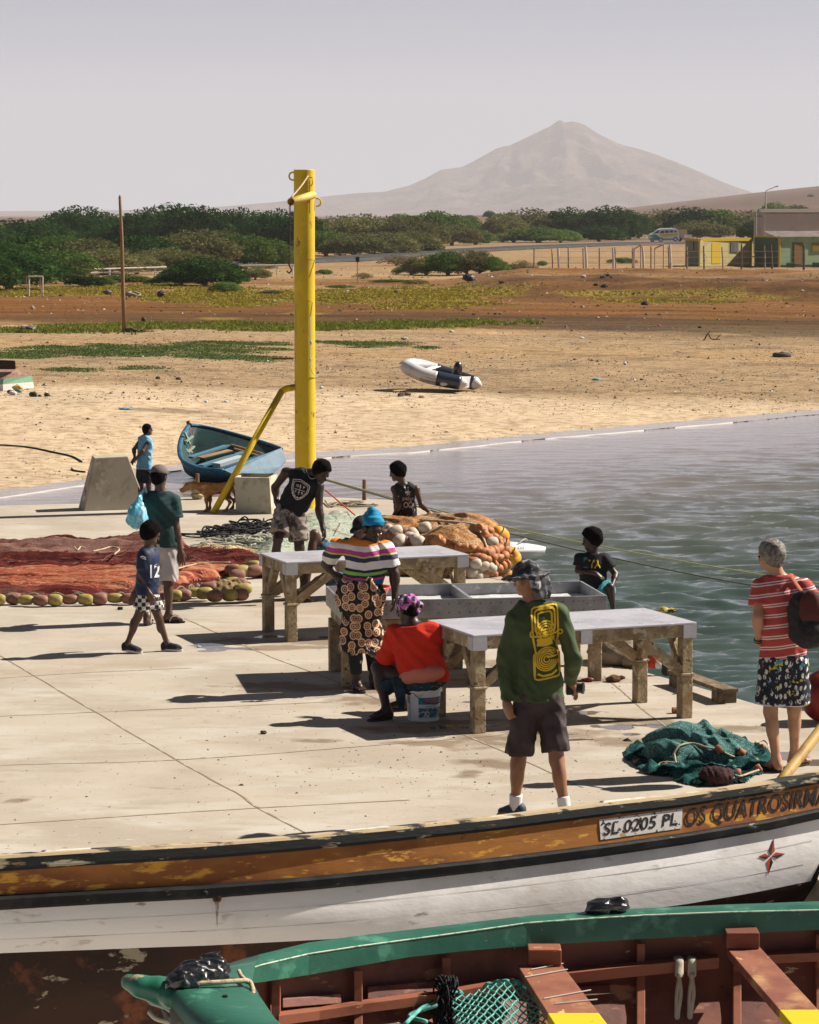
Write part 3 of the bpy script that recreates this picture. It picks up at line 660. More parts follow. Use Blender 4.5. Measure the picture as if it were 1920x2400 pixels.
    def shorts(s, m, hem=.75, g=.03, name='shorts', seed=5, amp=.006, top=.93, hemg=1.5, cutn=None):
        J, k, b = s.J, s.k, s.bw; gr = [([ell(s.T(1.0), [.150*k*b+min(g*.7,.016), .118*k*b+min(g*.7,.014), .13*k+g*.5], s.M)], [(s.T(top), s.up)], .03)]
        for n in 'RL':
            a, e = J['hip'+n], J['kn'+n]; d = nrm(e-a)
            if hem <= 1: q = a*(1-hem)+e*hem; pr = [cone(a, q+d*.05, .088*k*b+g*.6, .062*k*b+g*hemg)]; c = (q, d if cutn is None else nrm(cutn))
            else:
                w = J['an'+n]; f = hem-1; q = e*(1-f)+w*f; d = nrm(w-e); pr = [cone(a, e, .088*k*b+g*.6, .058*k*b+g), cone(e, q+d*.04, .058*k*b+g, .045*k+g*hemg*.8)]; c = (q, d)
            gr.append((pr, [c], .03))
        V, Fq = sdf_mesh(gr, .0095, .03, folds(seed, amp, 15, s.up, .6)); s.shortsVF = (V, Fq)
        return s.part(name, V, Fq, m)
    def shoe(s, n, m, sole, name='shoe', up=.0):
        k = s.k; h, b, f = getattr(s, 'heel'+n), getattr(s, 'ball'+n), getattr(s, 'fd'+n); z = np.array([0, 0, 1.0]); t = b+f*.045*k
        V, Fq = sdf_mesh([([cone(h+z*.03*k, h, .042*k, .04*k), cone(h+z*.008*k, b, .041*k, .042*k), cone(b, t, .042*k, .032*k), cone(h+z*.05*k+f*.03*k, b+z*.008*k, .035*k, .03*k)], [], .02)], .008, .01)
        o = s.part(name, V, Fq, m)
        q = MB(); sdv = np.cross(f, z); pts = []
        for a in np.linspace(0, 2*math.pi, 28, endpoint=False):
            c = (h+t)/2-z*.038*k; L = np.linalg.norm(t-h)/2+.045*k; pts.append(c+nrm(t-h)*math.cos(a)*L+sdv*math.sin(a)*(.045*k+.006*math.cos(a)))
        pts = np.array(pts); lo = pts-z*.006; hi = pts+z*.014; q.add(np.concatenate([lo, hi]), [tuple(range(27, -1, -1)), tuple(range(28, 56))]+[(i, (i+1) % 28, 28+(i+1) % 28, 28+i) for i in range(28)])
        so = q.build('sole', sole, s.root); so.parent = o; return o
    def flipflop(s, n, m, strap, name='flip_flop'):
        k = s.k; h, b, f = getattr(s, 'heel'+n), getattr(s, 'ball'+n), getattr(s, 'fd'+n); z = np.array([0, 0, 1.0]); sdv = np.cross(f, z); t = b+f*.06*k; q = MB(); pts = []
        c = (h+t)/2-z*.034*k; L = np.linalg.norm(t-h)/2+.03*k; ax = nrm(t-h)
        for a in np.linspace(0, 2*math.pi, 28, endpoint=False): pts.append(c+ax*math.cos(a)*L+sdv*math.sin(a)*(.042*k+.008*math.cos(a)))
        pts = np.array(pts); q.add(np.concatenate([pts-z*.009, pts+z*.006]), [tuple(range(27, -1, -1)), tuple(range(28, 56))]+[(i, (i+1) % 28, 28+(i+1) % 28, 28+i) for i in range(28)])
        o = q.build(name, m, s.root); q = MB()
        for sg in (1, -1): q.tube(curve([b+f*.03*k+z*.0, b+z*.026*k+sdv*sg*.018*k, b-f*.05*k+z*.022*k+sdv*sg*.034*k, b-f*.075*k-z*.026*k+sdv*sg*.04*k], 16), .0065*k, 6)
        st = q.build('strap', strap, s.root, smooth=True); st.parent = o; return o
from mathutils.bvhtree import BVHTree
def decal(name, polys, VF, org, u, v, dirn, m, parent, off=.004, lift=.6):
    """polys: list of (verts2d, faces); laid on the surface VF seen along dirn"""
    tree = BVHTree.FromPolygons([tuple(p) for p in VF[0]], [tuple(int(i) for i in f) for f in VF[1]]); b = MB(); org = np.array(org, float); u = np.array(u, float); v = np.array(v, float); dn = nrm(dirn)
    for P, f in polys:
        out = []; last = None
        for p in P:
            q = org+u*p[0]+v*p[1]; hit = tree.ray_cast(Vector(q-dn*lift), Vector(dn))
            if hit[0] is not None:
                nn = np.array(hit[1]); nn = nn if nn@dn < 0 else -nn
                r = np.array(hit[0])-dn*off; last = r
            else: r = q if last is None else q+dn*np.dot(last-q, dn)
            out.append(r)
        b.add(out, f)
    return b.build(name, m, parent)
def strip2(pts, w, closed=False, n=None):
    P = np.asarray(pts, float)
    if n: P = curve(P, n)
    if closed: P = np.vstack([P, P[0]])
    # resample
    d = np.r_[0, np.cumsum(np.linalg.norm(np.diff(P, axis=0), axis=1))]; m = max(2, int(d[-1]/.02)+1); t = np.linspace(0, d[-1], m); P = np.stack([np.interp(t, d, P[:, 0]), np.interp(t, d, P[:, 1])], 1)
    T = np.gradient(P, axis=0); T /= np.linalg.norm(T, axis=1)[:, None]+1e-9; N = np.stack([-T[:, 1], T[:, 0]], 1)*w/2
    V = np.concatenate([P-N, P+N]); return V, [(i, i+1, m+i+1, m+i) for i in range(m-1)]
def ring2(c, r, w, n=40, a0=0, a1=2*math.pi):
    a = np.linspace(a0, a1, n); ca = np.stack([np.cos(a), np.sin(a)], 1); V = np.concatenate([np.array(c)+ca*(r-w/2), np.array(c)+ca*(r+w/2)]); return V, [(i, i+1, n+i+1, n+i) for i in range(n-1)]
def fill2(pts): return np.asarray(pts, float), [tuple(range(len(pts)))]
def rrect(x0, y0, x1, y1, r, n=5):
    o = []
    for cx, cy, a in ((x1-r, y1-r, 0), (x0+r, y1-r, 90), (x0+r, y0+r, 180), (x1-r, y0+r, 270)):
        for t in np.linspace(0, 90, n): o.append((cx+r*math.cos(R(a+t)), cy+r*math.sin(R(a+t))))
    return o
def text2(body, h, cx=0, cy=0, **kw):
    v, f = text_mesh(body, 1, **kw); v = v[:, :2]; lo, hi = v.min(0), v.max(0); s_ = h/(hi[1]-lo[1]); v = (v-(lo+hi)/2)*s_+[cx, cy]; return v, f
HAIR = mat('hair_black', (.005, .004, .0035), rough=1, spec=.08)
GREY = mat('hair_grey', (.20, .175, .15), [((.05, .045, .04), 30, .45, .6), ((.5, .45, .4), 60, .58, .66)], rough=.7)
DK = skin('deep', (.040, .020, .012)); MD = skin('brown', (.085, .042, .024)); OL = skin('tanned', (.27, .125, .065)); LT = skin('light', (.42, .22, .13))
RUB = mat('rubber_dark', (.02, .02, .025), rough=.6); WSOLE = mat('sole_white', (.6, .58, .52), rough=.7)

# ================================================================ PEOPLE
# --- man in the green shirt with the camera
def green_man():
    J = dict(head=(1234, 1358), neck=(1245, 1408), shL=(1207, 1448), shR=(1312, 1438), elL=(1186, 1545, .0), wrL=(1188, 1650, -.04), hdL=(1203, 1698, -.06), elR=(1342, 1545, -.02), wrR=(1338, 1600, .2), hdR=(1350, 1625, .25),
             pelvis=(1262, 1628), knL=(1214, 1790, .0), knR=(1305, 1782, -.06), anL=(1208, 1894, .05), anR=(1325, 1908, -.12), toL=(1172, 1914, .08), toR=(1340, 1930, -.02))
    p = Person('man in green long-sleeved shirt with yellow camera print, dark shorts and white socks', J, 19.92, .985, hd=(-.75, .62, -.15), sk=OL, bw=.95, hair=None, curl=(22, 60), handd={'L': (.6, .4, 0), 'R': (-.5, 0, -.5)})
    m = mat('shirt_green', (.060, .085, .036), [((.045, .066, .03), 4, .5, .6)], rough=.75, spec=.2, bump=.1, bsc=300, bdist=.001)
    p.shirt(m, sleeve=1.93, hem=1.06, g=.020, hemw=1.22, seed=3, amp=.0075, fr=12)
    y = mat('print_yellow', (.72, .47, .02), rough=.6)
    L = []; W = .0125
    L += [strip2(rrect(-.085, .05, .085, .245, .02), W, True), strip2(rrect(-.066, .072, .066, .225, .02), W, True), strip2(rrect(-.046, .09, .046, .205, .015), W, True)]
    for r in (.060, .044, .028): L.append(ring2((0, .085), r, .0105))
    L += [strip2([(-.085, .05), (-.10, .055), (-.10, .09), (-.085, .095)], W), ring2((.098, .055), .014, .008), strip2([(-.086, .05), (-.07, -.06), (-.082, -.09), (-.082, -.21)], W), strip2([(.086, .05), (.07, -.03), (.082, -.09), (.082, -.21)], W)]
    L += [strip2(rrect(-.086, -.24, .086, -.06, .02), W, True)]
    for r in (.020, .036, .050, .064, .077): L.append(ring2((0, -.11), r, .0095, 44, R(25), R(345)))
    L += [strip2([(0, -.10), (.075, -.10)], .012), strip2([(-.06, .03), (-.03, .015), (.03, .015), (.06, .03)], .02), strip2([(-.06, .0), (.0, -.01), (.06, .0)], .03), strip2([(-.065, -.2), (-.03, -.22), (.03, -.22), (.065, -.2)], .014), strip2([(-.06, .225), (-.02, .236), (.02, .236), (.06, .225)], .008)]
    c = at(1282, 1512, 19.7); s_ = 1.05
    decal('camera_print', L, p.shirtVF, c, p.lat*s_+np.array([0, 0, .08]), (p.up*.98+p.lat*.03)*s_, (0, 1, 0), y, p.root)
    p.shorts(mat('shorts_plum', (.050, .036, .036), rough=.75, bump=.1, bsc=200, bdist=.001), hem=.86, g=.034, seed=8, amp=.008, hemg=1.35)
    s2 = mat('sock_white', (.72, .70, .70), rough=.9, bump=.3, bsc=200, bst=(1, 1, .1), bdist=.002)
    for n in 'LR':
        a, q = p.J['an'+n], p.J['kn'+n]; V, Fq = sdf_mesh([([cone(a-[0, 0, .03], a*.72+q*.28, .042, .047)], [(a*.74+q*.26, nrm(q-a))], .01)], .008); p.part('sock', V, Fq, s2)
        p.shoe(n, mat('trainer_blue', (.03, .06, .09), [((.25, .10, .05), 14, .62, .64)], rough=.6), mat('sole_teal', (.05, .12, .14)))
    # bucket hat with neck flap
    hm = mat('hat_camo', (.022, .022, .024), [((.30, .30, .31), 13, .56, .60, (1, 1, 1), 2), ((.09, .09, .10), 17, .52, .56, (1, 1, 1), 2)], rough=.7)
    gr = [([ell(p.H(0, -.01, .045), [.094, .114, .095], p.HM)], [(p.H(0, 0, .02), -p.HM[:, 2])], .02)]
    gr.append(([ell(p.H(0, .0, .024), [.168, .185, .020], p.HM)], [], .02))
    gr.append(([ell(p.H(.0, -.11, -.04), [.105, .045, .11], p.HM), ell(p.H(.06, -.10, -.08), [.06, .05, .08], p.HM)], [], .03))
    V, Fq = sdf_mesh(gr, .008, .02, folds(6, .006, 22)); p.part('bucket_hat', V, Fq, hm)
    V, Fq = sdf_mesh([([ell(p.H(0, -.012, .15), [.03, .03, .008], p.HM)], [], .01)], .008)
    # camera held at the right hip
    cm = thing('camera_in_hand', 'black camera with a long lens held by the man in the green shirt', 'camera', at(1345, 1612, 20.15))
    bk = mat('camera_black', (.012, .012, .013), rough=.35, spec=.5); b = MB(); c = at(1338, 1612, 20.15); b.box(c-[.035, .05, .045], c+[.02, .05, .045]); b.build('camera_body', bk, cm, bevel=.008)
    b = MB(); b.tube([c+[.01, 0, 0], c+[.035, -.01, 0], c+[.036, -.01, 0], c+[.075, -.02, .0], c+[.076, -.02, 0], c+[.09, -.024, 0]], [.03, .03, .035, .035, .04, .04], 24); b.build('lens', bk, cm, smooth=False)
green_man()

# --- grey-haired man with a backpack
def grey_man():
    J = dict(head=(1806, 1304), neck=(1822, 1349), shL=(1783, 1376), shR=(1884, 1378, -.02), elL=(1776, 1447, -.08), wrL=(1779, 1503, .0), hdL=(1808, 1512, .06), elR=(1925, 1440, .05), wrR=(1935, 1500, .15), pelvis=(1836, 1538),
             knL=(1806, 1668), knR=(1862, 1664, .05), anL=(1819, 1798, -.05), anR=(1862, 1788, .15), toL=(1795, 1818, .05), toR=(1890, 1800, .25))
    p = Person('grey-haired man in red striped polo and floral shorts, carrying a backpack', J, 21.75, .97, hd=(-.75, .66, -.05), sk=LT, hair='full', hairm=GREY, curl=(30, 40), handd={'L': (.3, -.6, 0)})
    rd = (.42, .060, .050)
    m = mat('polo_striped', rd, rough=.85)
    nt = m.node_tree; N = nt.nodes; L = nt.links; tc = N.new('ShaderNodeTexCoord'); sx = N.new('ShaderNodeSeparateXYZ'); L.new(tc.outputs['Object'], sx.inputs[0])
    # double white stripes that slope a little with the body
    ma = N.new('ShaderNodeMath'); ma.operation = 'MULTIPLY_ADD'; L.new(sx.outputs['X'], ma.inputs[0]); ma.inputs[1].default_value = -.15; L.new(sx.outputs['Z'], ma.inputs[2])
    mm = N.new('ShaderNodeMath'); mm.operation = 'MODULO'; L.new(ma.outputs[0], mm.inputs[0]); mm.inputs[1].default_value = .082
    rp = N.new('ShaderNodeValToRGB'); dv = N.new('ShaderNodeMath'); dv.operation = 'DIVIDE'; L.new(mm.outputs[0], dv.inputs[0]); dv.inputs[1].default_value = .082; L.new(dv.outputs[0], rp.inputs[0])
    rp.color_ramp.interpolation = 'CONSTANT'; e = rp.color_ramp.elements; e[0].color = (*rd, 1); e[1].position = .30; e[1].color = (.72, .62, .60, 1)
    for ps, c in ((.40, (*rd, 1)), (.52, (.72, .62, .60, 1)), (.62, (*rd, 1))): q = e.new(ps); q.color = c
    L.new(rp.outputs[0], N['Principled BSDF'].inputs['Base Color'])
    p.shirt(m, sleeve=.62, hem=1.0, g=.026, hemw=1.12, seed=13, amp=.006)
    fm = mat('shorts_floral', (.014, .017, .03), [((.62, .60, .58), 15, .33, .29, (1.7, 1, 1), 0, 'voronoi2'), ((.014, .017, .03), 30, .5, .56, (1.5, 1, .6), 2), ((.55, .45, .04), 15, .60, .63), ((.04, .25, .34), 13, .61, .64, (1, 1.2, 1))], rough=.8)
    p.shorts(fm, hem=.83, g=.042, seed=18, amp=.007, hemg=1.6)
    wm = mat('hem_white', (.7, .68, .66), rough=.8)
    b = MB()
    for n in 'LR':
        a, e_ = p.J['hip'+n], p.J['kn'+n]; d = nrm(e_-a); q = a*.17+e_*.83; u = nrm(np.cross(d, [0, 1, 0])); w = np.cross(d, u)
        b.tube([q+(u*math.cos(t)+w*math.sin(t))*.112 for t in np.linspace(0, 2*math.pi, 30)], .006, 6, cap=False)
    b.build('shorts_hem', wm, p.root, smooth=True)
    for n in 'LR': p.flipflop(n, mat('sandal_brown', (.03, .022, .02), rough=.7), mat('sandal_strap', (.02, .018, .018)), 'sandal')
    b = MB(); w = p.J['wrL']; d = nrm(w-p.J['elL']); u = nrm(np.cross(d, [0, 1, 0])); v = np.cross(d, u)
    for o, r_ in ((.0, .034), (.018, .032)): b.tube([w-d*(.02-o)+(u*math.cos(t)+v*math.sin(t))*r_ for t in np.linspace(0, 2*math.pi, 20)], .006, 6, cap=False)
    b.build('wrist_beads', mat('beads_dark', (.03, .02, .02)), p.root, smooth=True)
    # backpack
    c = at(1893, 1450, 21.75-.26); bp = thing('backpack', 'black and dark red backpack worn by the grey-haired man', 'backpack', c)
    up, la, fw = p.up, p.lat, p.fw; la = nrm(la+fw*.15)
    M3 = np.stack([la, fw, up], 1); bm_ = mat('pack_black', (.014, .012, .014), [((.03, .025, .025), 30, .5, .6)], rough=.75, bump=.3, bsc=60, bdist=.004)
    V, Fq = sdf_mesh([([ell(c+up*.10, [.13, .085, .12], M3), ell(c-up*.10, [.15, .095, .13], M3), ell(c, [.15, .085, .2], M3), ell(c-fw*.05-up*.10, [.115, .07, .10], M3)], [], .04)], .009, .02, folds(4, .005, 18)); MB().add(V, Fq).build('pack_bag', bm_, bp, smooth=True)
    rm = mat('pack_red', (.075, .018, .015), rough=.75)
    V, Fq = sdf_mesh([([ell(c+la*.03-fw*.06+up*.07, [.10, .055, .15], M3)], [], .03)], .009, .02, folds(14, .004, 18)); MB().add(V, Fq).build('pack_panel', rm, bp, smooth=True)
    b = MB(); sh = p.J['shR']*.55+p.T(.05)*.45
    b.tube(curve([c+up*.2+fw*.04-la*.03, sh-fw*.05+up*.055, sh+fw*.03+up*.07, sh+fw*.11+up*.0, p.T(.45, .1, .13)], 24), .02, 8, flat=.35); b.build('strap', mat('strap_orange', (.40, .10, .04), rough=.7), bp, smooth=True)
grey_man()

# --- woman in the striped top and patterned wrap
def standing_woman():
    J = dict(head=(875, 1240, -.02), neck=(866, 1270), shR=(789, 1282), shL=(905, 1285), elR=(765, 1322, .14), wrR=(790, 1352, .06), hdR=(812, 1362, .0), elL=(925, 1346, -.02), wrL=(926, 1396, -.04), hdL=(924, 1420, -.05), pelvis=(846, 1392),
             knR=(832, 1505, -.03), knL=(872, 1503, .12), anR=(836, 1606, -.02), anL=(876, 1598, .22), toR=(850, 1629, -.12), toL=(885, 1612, .1), hipR=(822, 1402), hipL=(872, 1402))
    p = Person('standing woman in striped top, blue turban and brown patterned wrap skirt', J, 25.45, .95, hd=(.42, -.85, -.28), sk=DK, bw=1.14, hair='short', curl=(20, 25), handd={'R': (.2, -.9, 0)})
    cs = [(0, (.02, .10, .25)), (.045, (.50, .05, .22)), (.07, (.02, .025, .06)), (.10, (.25, .55, .08)), (.135, (.02, .025, .06)), (.165, (.72, .70, .68)), (.25, (.04, .04, .09)), (.30, (.45, .62, .12)), (.315, (.50, .06, .24)), (.37, (.72, .70, .68)), (.43, (.72, .22, .03))]
    def stripes(nm, z0, z1, cs, sl=0.0, curvv=0.0, noise_=.01):
        m = mat(nm, (1, 1, 1), rough=.85); nt = m.node_tree; N = nt.nodes; L = nt.links; tc = N.new('ShaderNodeTexCoord'); sx = N.new('ShaderNodeSeparateXYZ'); L.new(tc.outputs['Object'], sx.inputs[0])
        ab = N.new('ShaderNodeMath'); ab.operation = 'ABSOLUTE'; L.new(sx.outputs['X'], ab.inputs[0]); ma = N.new('ShaderNodeMath'); ma.operation = 'MULTIPLY_ADD'; L.new(ab.outputs[0], ma.inputs[0]); ma.inputs[1].default_value = curvv; L.new(sx.outputs['Z'], ma.inputs[2])
        nz = N.new('ShaderNodeTexNoise'); nz.inputs['Scale'].default_value = 5; L.new(tc.outputs['Object'], nz.inputs[0]); mb = N.new('ShaderNodeMath'); mb.operation = 'MULTIPLY_ADD'; L.new(nz.outputs[0], mb.inputs[0]); mb.inputs[1].default_value = noise_*4; L.new(ma.outputs[0], mb.inputs[2])
        mr = N.new('ShaderNodeMapRange'); L.new(mb.outputs[0], mr.inputs[0]); mr.inputs['From Min'].default_value = z0+noise_*2; mr.inputs['From Max'].default_value = z1+noise_*2
        rp = N.new('ShaderNodeValToRGB'); rp.color_ramp.interpolation = 'CONSTANT'; e = rp.color_ramp.elements; e[0].color = (*cs[0][1], 1); e[1].position = cs[-1][0]/.5; e[1].color = (*cs[-1][1], 1)
        for ps, c in cs[1:-1]: q = e.new(ps/.5); q.color = (*c, 1)
        L.new(mr.outputs[0], rp.inputs[0]); L.new(rp.outputs[0], N['Principled BSDF'].inputs['Base Color']); return m
    zr = p.root.location.z; zh = p.T(.80)[2]-zr; zt = p.T(-.05)[2]-zr
    m = stripes('top_striped', zh, zt+.0, cs, 0, -.12)
    p.shirt(m, sleeve=.75, hem=.76, g=.020, hemw=1.0, seed=23, amp=.005, neck=.02)
    # wrap skirt, knotted in front, and leggings
    gm = mat('wrap_print', (.022, .014, .014), [((.66, .44, .28), 14, .49, .45, (1, 1, .85), 0, 'voronoi2'), ((.16, .055, .03), 14, .33, .29, (1, 1, .85), 0, 'voronoi2'), ((.62, .40, .25), 14, .22, .18, (1, 1, .85), 0, 'voronoi2'), ((.14, .045, .025), 14, .13, .10, (1, 1, .85), 0, 'voronoi2')], rough=.85)
    J2 = p.J; k = .95; h0 = p.T(.74); kn = at(842, 1522, 25.45); kn2 = at(868, 1525, 25.5)
    gr = [([ell(p.T(1.02), [.235, .175, .20], p.M), cone(p.T(.80), kn, .165, .190, p.fw, .75), cone(p.T(1.0, .05), kn2, .15, .15, p.fw, .75)], [(h0, p.up), (at(845, 1533, 25.4), nrm([-.10, 0, -1]))], .06, [cone(at(858, 1520, 25.15), at(856, 1440, 25.2), .03, .008)])]
    V, Fq = sdf_mesh(gr, .01, .02, folds(31, .011, 13, (0, 0, 1), .25)); p.part('wrap_skirt', V, Fq, gm)
    b = MB(); kp = at(866, 1360, 25.24)
    for q in ((880, 1400), (890, 1388), (856, 1405), (848, 1392), (868, 1420)): b.tube(curve([kp, (kp+at(*q, 25.23))/2+[0, -.02, 0], at(*q, 25.25)], 10), np.linspace(.022, .012, 11), 8)
    b.ball(kp, .032); b.build('wrap_knot', gm, p.root, smooth=True)
    lm = mat('leggings_black', (.012, .012, .016), [((.6, .55, .48), 9, .16, .10, (1, 1, 1), 0, 'voronoi')], rough=.8)
    p.shorts(lm, hem=1.82, g=.012, name='leggings', seed=3, amp=.003, hemg=1.0)
    for n in 'RL': p.flipflop(n, RUB, mat('strap_blue', (.10, .22, .30)))
    # turban
    tm = mat('turban_blue', (.0, .22, .40), [((.0, .14, .28), 8, .5, .6)], rough=.75)
    gr = [([ell(p.H(0, -.03, .065), [.098, .115, .075], p.HM), ell(p.H(0, -.055, .11), [.065, .07, .065], p.HM), ell(p.H(.0, -.075, .0), [.075, .05, .06], p.HM), ell(p.H(.02, -.05, .16), [.032, .035, .03], p.HM)], [(p.H(0, .05, .045), nrm(p.HM@np.array([0, .45, -.9])))], .03)]
    V, Fq = sdf_mesh(gr, .008, .02, folds(41, .007, 26, p.HM[:, 0], .2)); p.part('turban', V, Fq, tm)
    MB().ball(p.H(-.085, -.005, -.045), .008).build('earring', mat('gold', (.7, .5, .2), metal=1, rough=.3), p.root)
standing_woman()

# --- woman in the red cardigan sitting on the bucket
def seated_woman():
    J = dict(head=(954, 1428, .08), neck=(968, 1466, .03), shL=(926, 1482, .08), shR=(1014, 1480, -.03), elL=(907, 1540, .12), wrL=(889, 1537, .26), hdL=(870, 1532, .3), elR=(1030, 1545, .15), wrR=(1000, 1550, .4), pelvis=(992, 1592),
             knL=(886, 1566, .12), knR=(930, 1566, .45), anL=(906, 1664, -.02), anR=(945, 1650, .42), toL=(868, 1684, -.10), toR=(905, 1668, .4), hipL=(965, 1598, .02), hipR=(1010, 1598, .1))
    p = Person('woman in bright red cardigan sitting on the white paint bucket with her back turned', J, 24.0, .95, hd=(-.72, .62, -.32), sk=DK, bw=1.18, hair='short', curl=(40, 40))
    m = mat('cardigan_red', (.62, .028, .010), [((.48, .02, .008), 5, .5, .62)], rough=.9, bump=.2, bsc=220, bdist=.002)
    p.shirt(m, sleeve=1.55, hem=.98, g=.028, hemw=1.28, seed=33, amp=.006, name='cardigan', extra=[ell(p.T(.3, 0, -.05), [.17, .10, .16], p.M)], hemn=(-.1, 0, -1))
    # salmon lining cloth below the cardigan
    V, Fq = sdf_mesh([([ell(p.T(.90, .03, -.09), [.205, .11, .085], p.M)], [], .03)], .009, .02, folds(9, .004, 14)); p.part('underskirt_hem', V, Fq, mat('cloth_salmon', (.62, .20, .13), rough=.8), label='salmon pink cloth hanging out below the cardigan')
    sk_ = mat('skirt_teal', (.010, .035, .040), [((.25, .22, .12), 16, .62, .64, (1, 1, 3)), ((.02, .05, .08), 6, .5, .6)], rough=.85)
    gr = [([ell(p.T(1.05), [.20, .17, .11], p.M), cone(p.J['hipL'], p.J['knL'], .115, .085), cone(p.J['hipR'], p.J['knR'], .11, .085), cone(p.J['knL'], p.J['knL']*.55+p.J['anL']*.45+[.05, 0, 0], .085, .075), cone(p.J['knL']+[.05, 0, 0], at(945, 1610, 24.05), .08, .07)], [(p.T(.86), p.up), (at(915, 1632, 24), nrm([-.4, 0, -1]))], .04)]
    V, Fq = sdf_mesh(gr, .009, .02, folds(39, .009, 15, (0, 0, 1), .3)); p.part('skirt', V, Fq, sk_)
    b = MB()
    for i in range(7):
        x = 925+i*3; b.tube(curve([at(x, 1590, 23.93), at(x+4, 1625, 23.9), at(x+10-i, 1655+4*(i % 3), 23.93)], 10), np.linspace(.022, .008, 11), 6)
    b.build('shawl_fringe', sk_, p.root, smooth=True)
    for n in 'LR': p.flipflop(n, RUB, RUB)
    sm = mat('scarf_print', (.03, .02, .035), [((.45, .12, .38), 20, .50, .54), ((.6, .55, .58), 24, .56, .60)], rough=.8)
    V, Fq = sdf_mesh([([ell(p.H(0, -.02, .045), [.094, .108, .085], p.HM), ell(p.H(.075, -.09, .01), [.035, .04, .033], p.HM), ell(p.H(.03, -.10, -.05), [.03, .025, .045], p.HM)], [(p.H(0, .05, .02), nrm(p.HM@np.array([0, .45, -.9])))], .02)], .008, .02, folds(8, .006, 28)); p.part('head_scarf', V, Fq, sm)
seated_woman()

# --- boy walking in the foreground left
def boy():
    J = dict(head=(354, 1251), neck=(348, 1283), shR=(340, 1301, -.07), shL=(356, 1300, .13), elR=(333, 1351, -.10), wrR=(350, 1392, -.12), hdR=(358, 1414, -.12), elL=(331, 1350, .2), wrL=(316, 1390, .2), pelvis=(345, 1392),
             knR=(322, 1449, -.04), anR=(299, 1508, -.06), toR=(330, 1530, -.08), knL=(372, 1448, .06), anL=(391, 1507, .08), toL=(424, 1519, .06), hipR=(342, 1398, -.03), hipL=(354, 1398, .06))
    p = Person('barefaced boy walking in navy football jersey, black and white checked shorts and dark plimsolls', J, 27.75, .74, hd=(.72, .55, -.35), sk=MD, hair='afro', hr=.93, curl=(25, 25), handd={'R': (.2, 1, 0), 'L': (0, -1, 0)}, h=.0085)
    p.root['label'] = 'boy walking in navy football jersey, black and white checked shorts and dark canvas shoes'
    m = mat('jersey_navy', (.010, .022, .060), [((.008, .016, .045), 5, .5, .6)], rough=.6)
    p.shirt(m, sleeve=.68, hem=1.0, g=.03, hemw=1.15, seed=43, amp=.005)
    w = mat('print_white', (.75, .75, .75), rough=.6)
    decal('jersey_number', [text2('12', .13, offset=.02, space=1.05)], p.shirtVF, at(362, 1340, 27.6), np.array([.55, .0, 0])+0, (0, 0, 1), (0, 1, 0), w, p.root)
    sh_ = [strip2([(-.03, .0), (0, .012), (.035, -.012)], .018), strip2([(-.01, -.014), (.02, -.02), (.04, -.03)], .008)]
    decal('sleeve_mark', sh_, p.shirtVF, at(335, 1306, 27.6), (.8, 0, 0), (0, 0, .8), (0, 1, 0), w, p.root)
    ck = mat('shorts_check', (.02, .025, .04), [((.62, .58, .53), 26, .4, .6, (1, 0.001, 1), 0, 'checker')], rough=.85)
    p.shorts(ck, hem=.62, g=.028, seed=48, amp=.005, hemg=1.5)
    for n in 'RL': p.shoe(n, mat('canvas_navy', (.015, .02, .03), rough=.8), WSOLE, 'canvas_shoe')
boy()

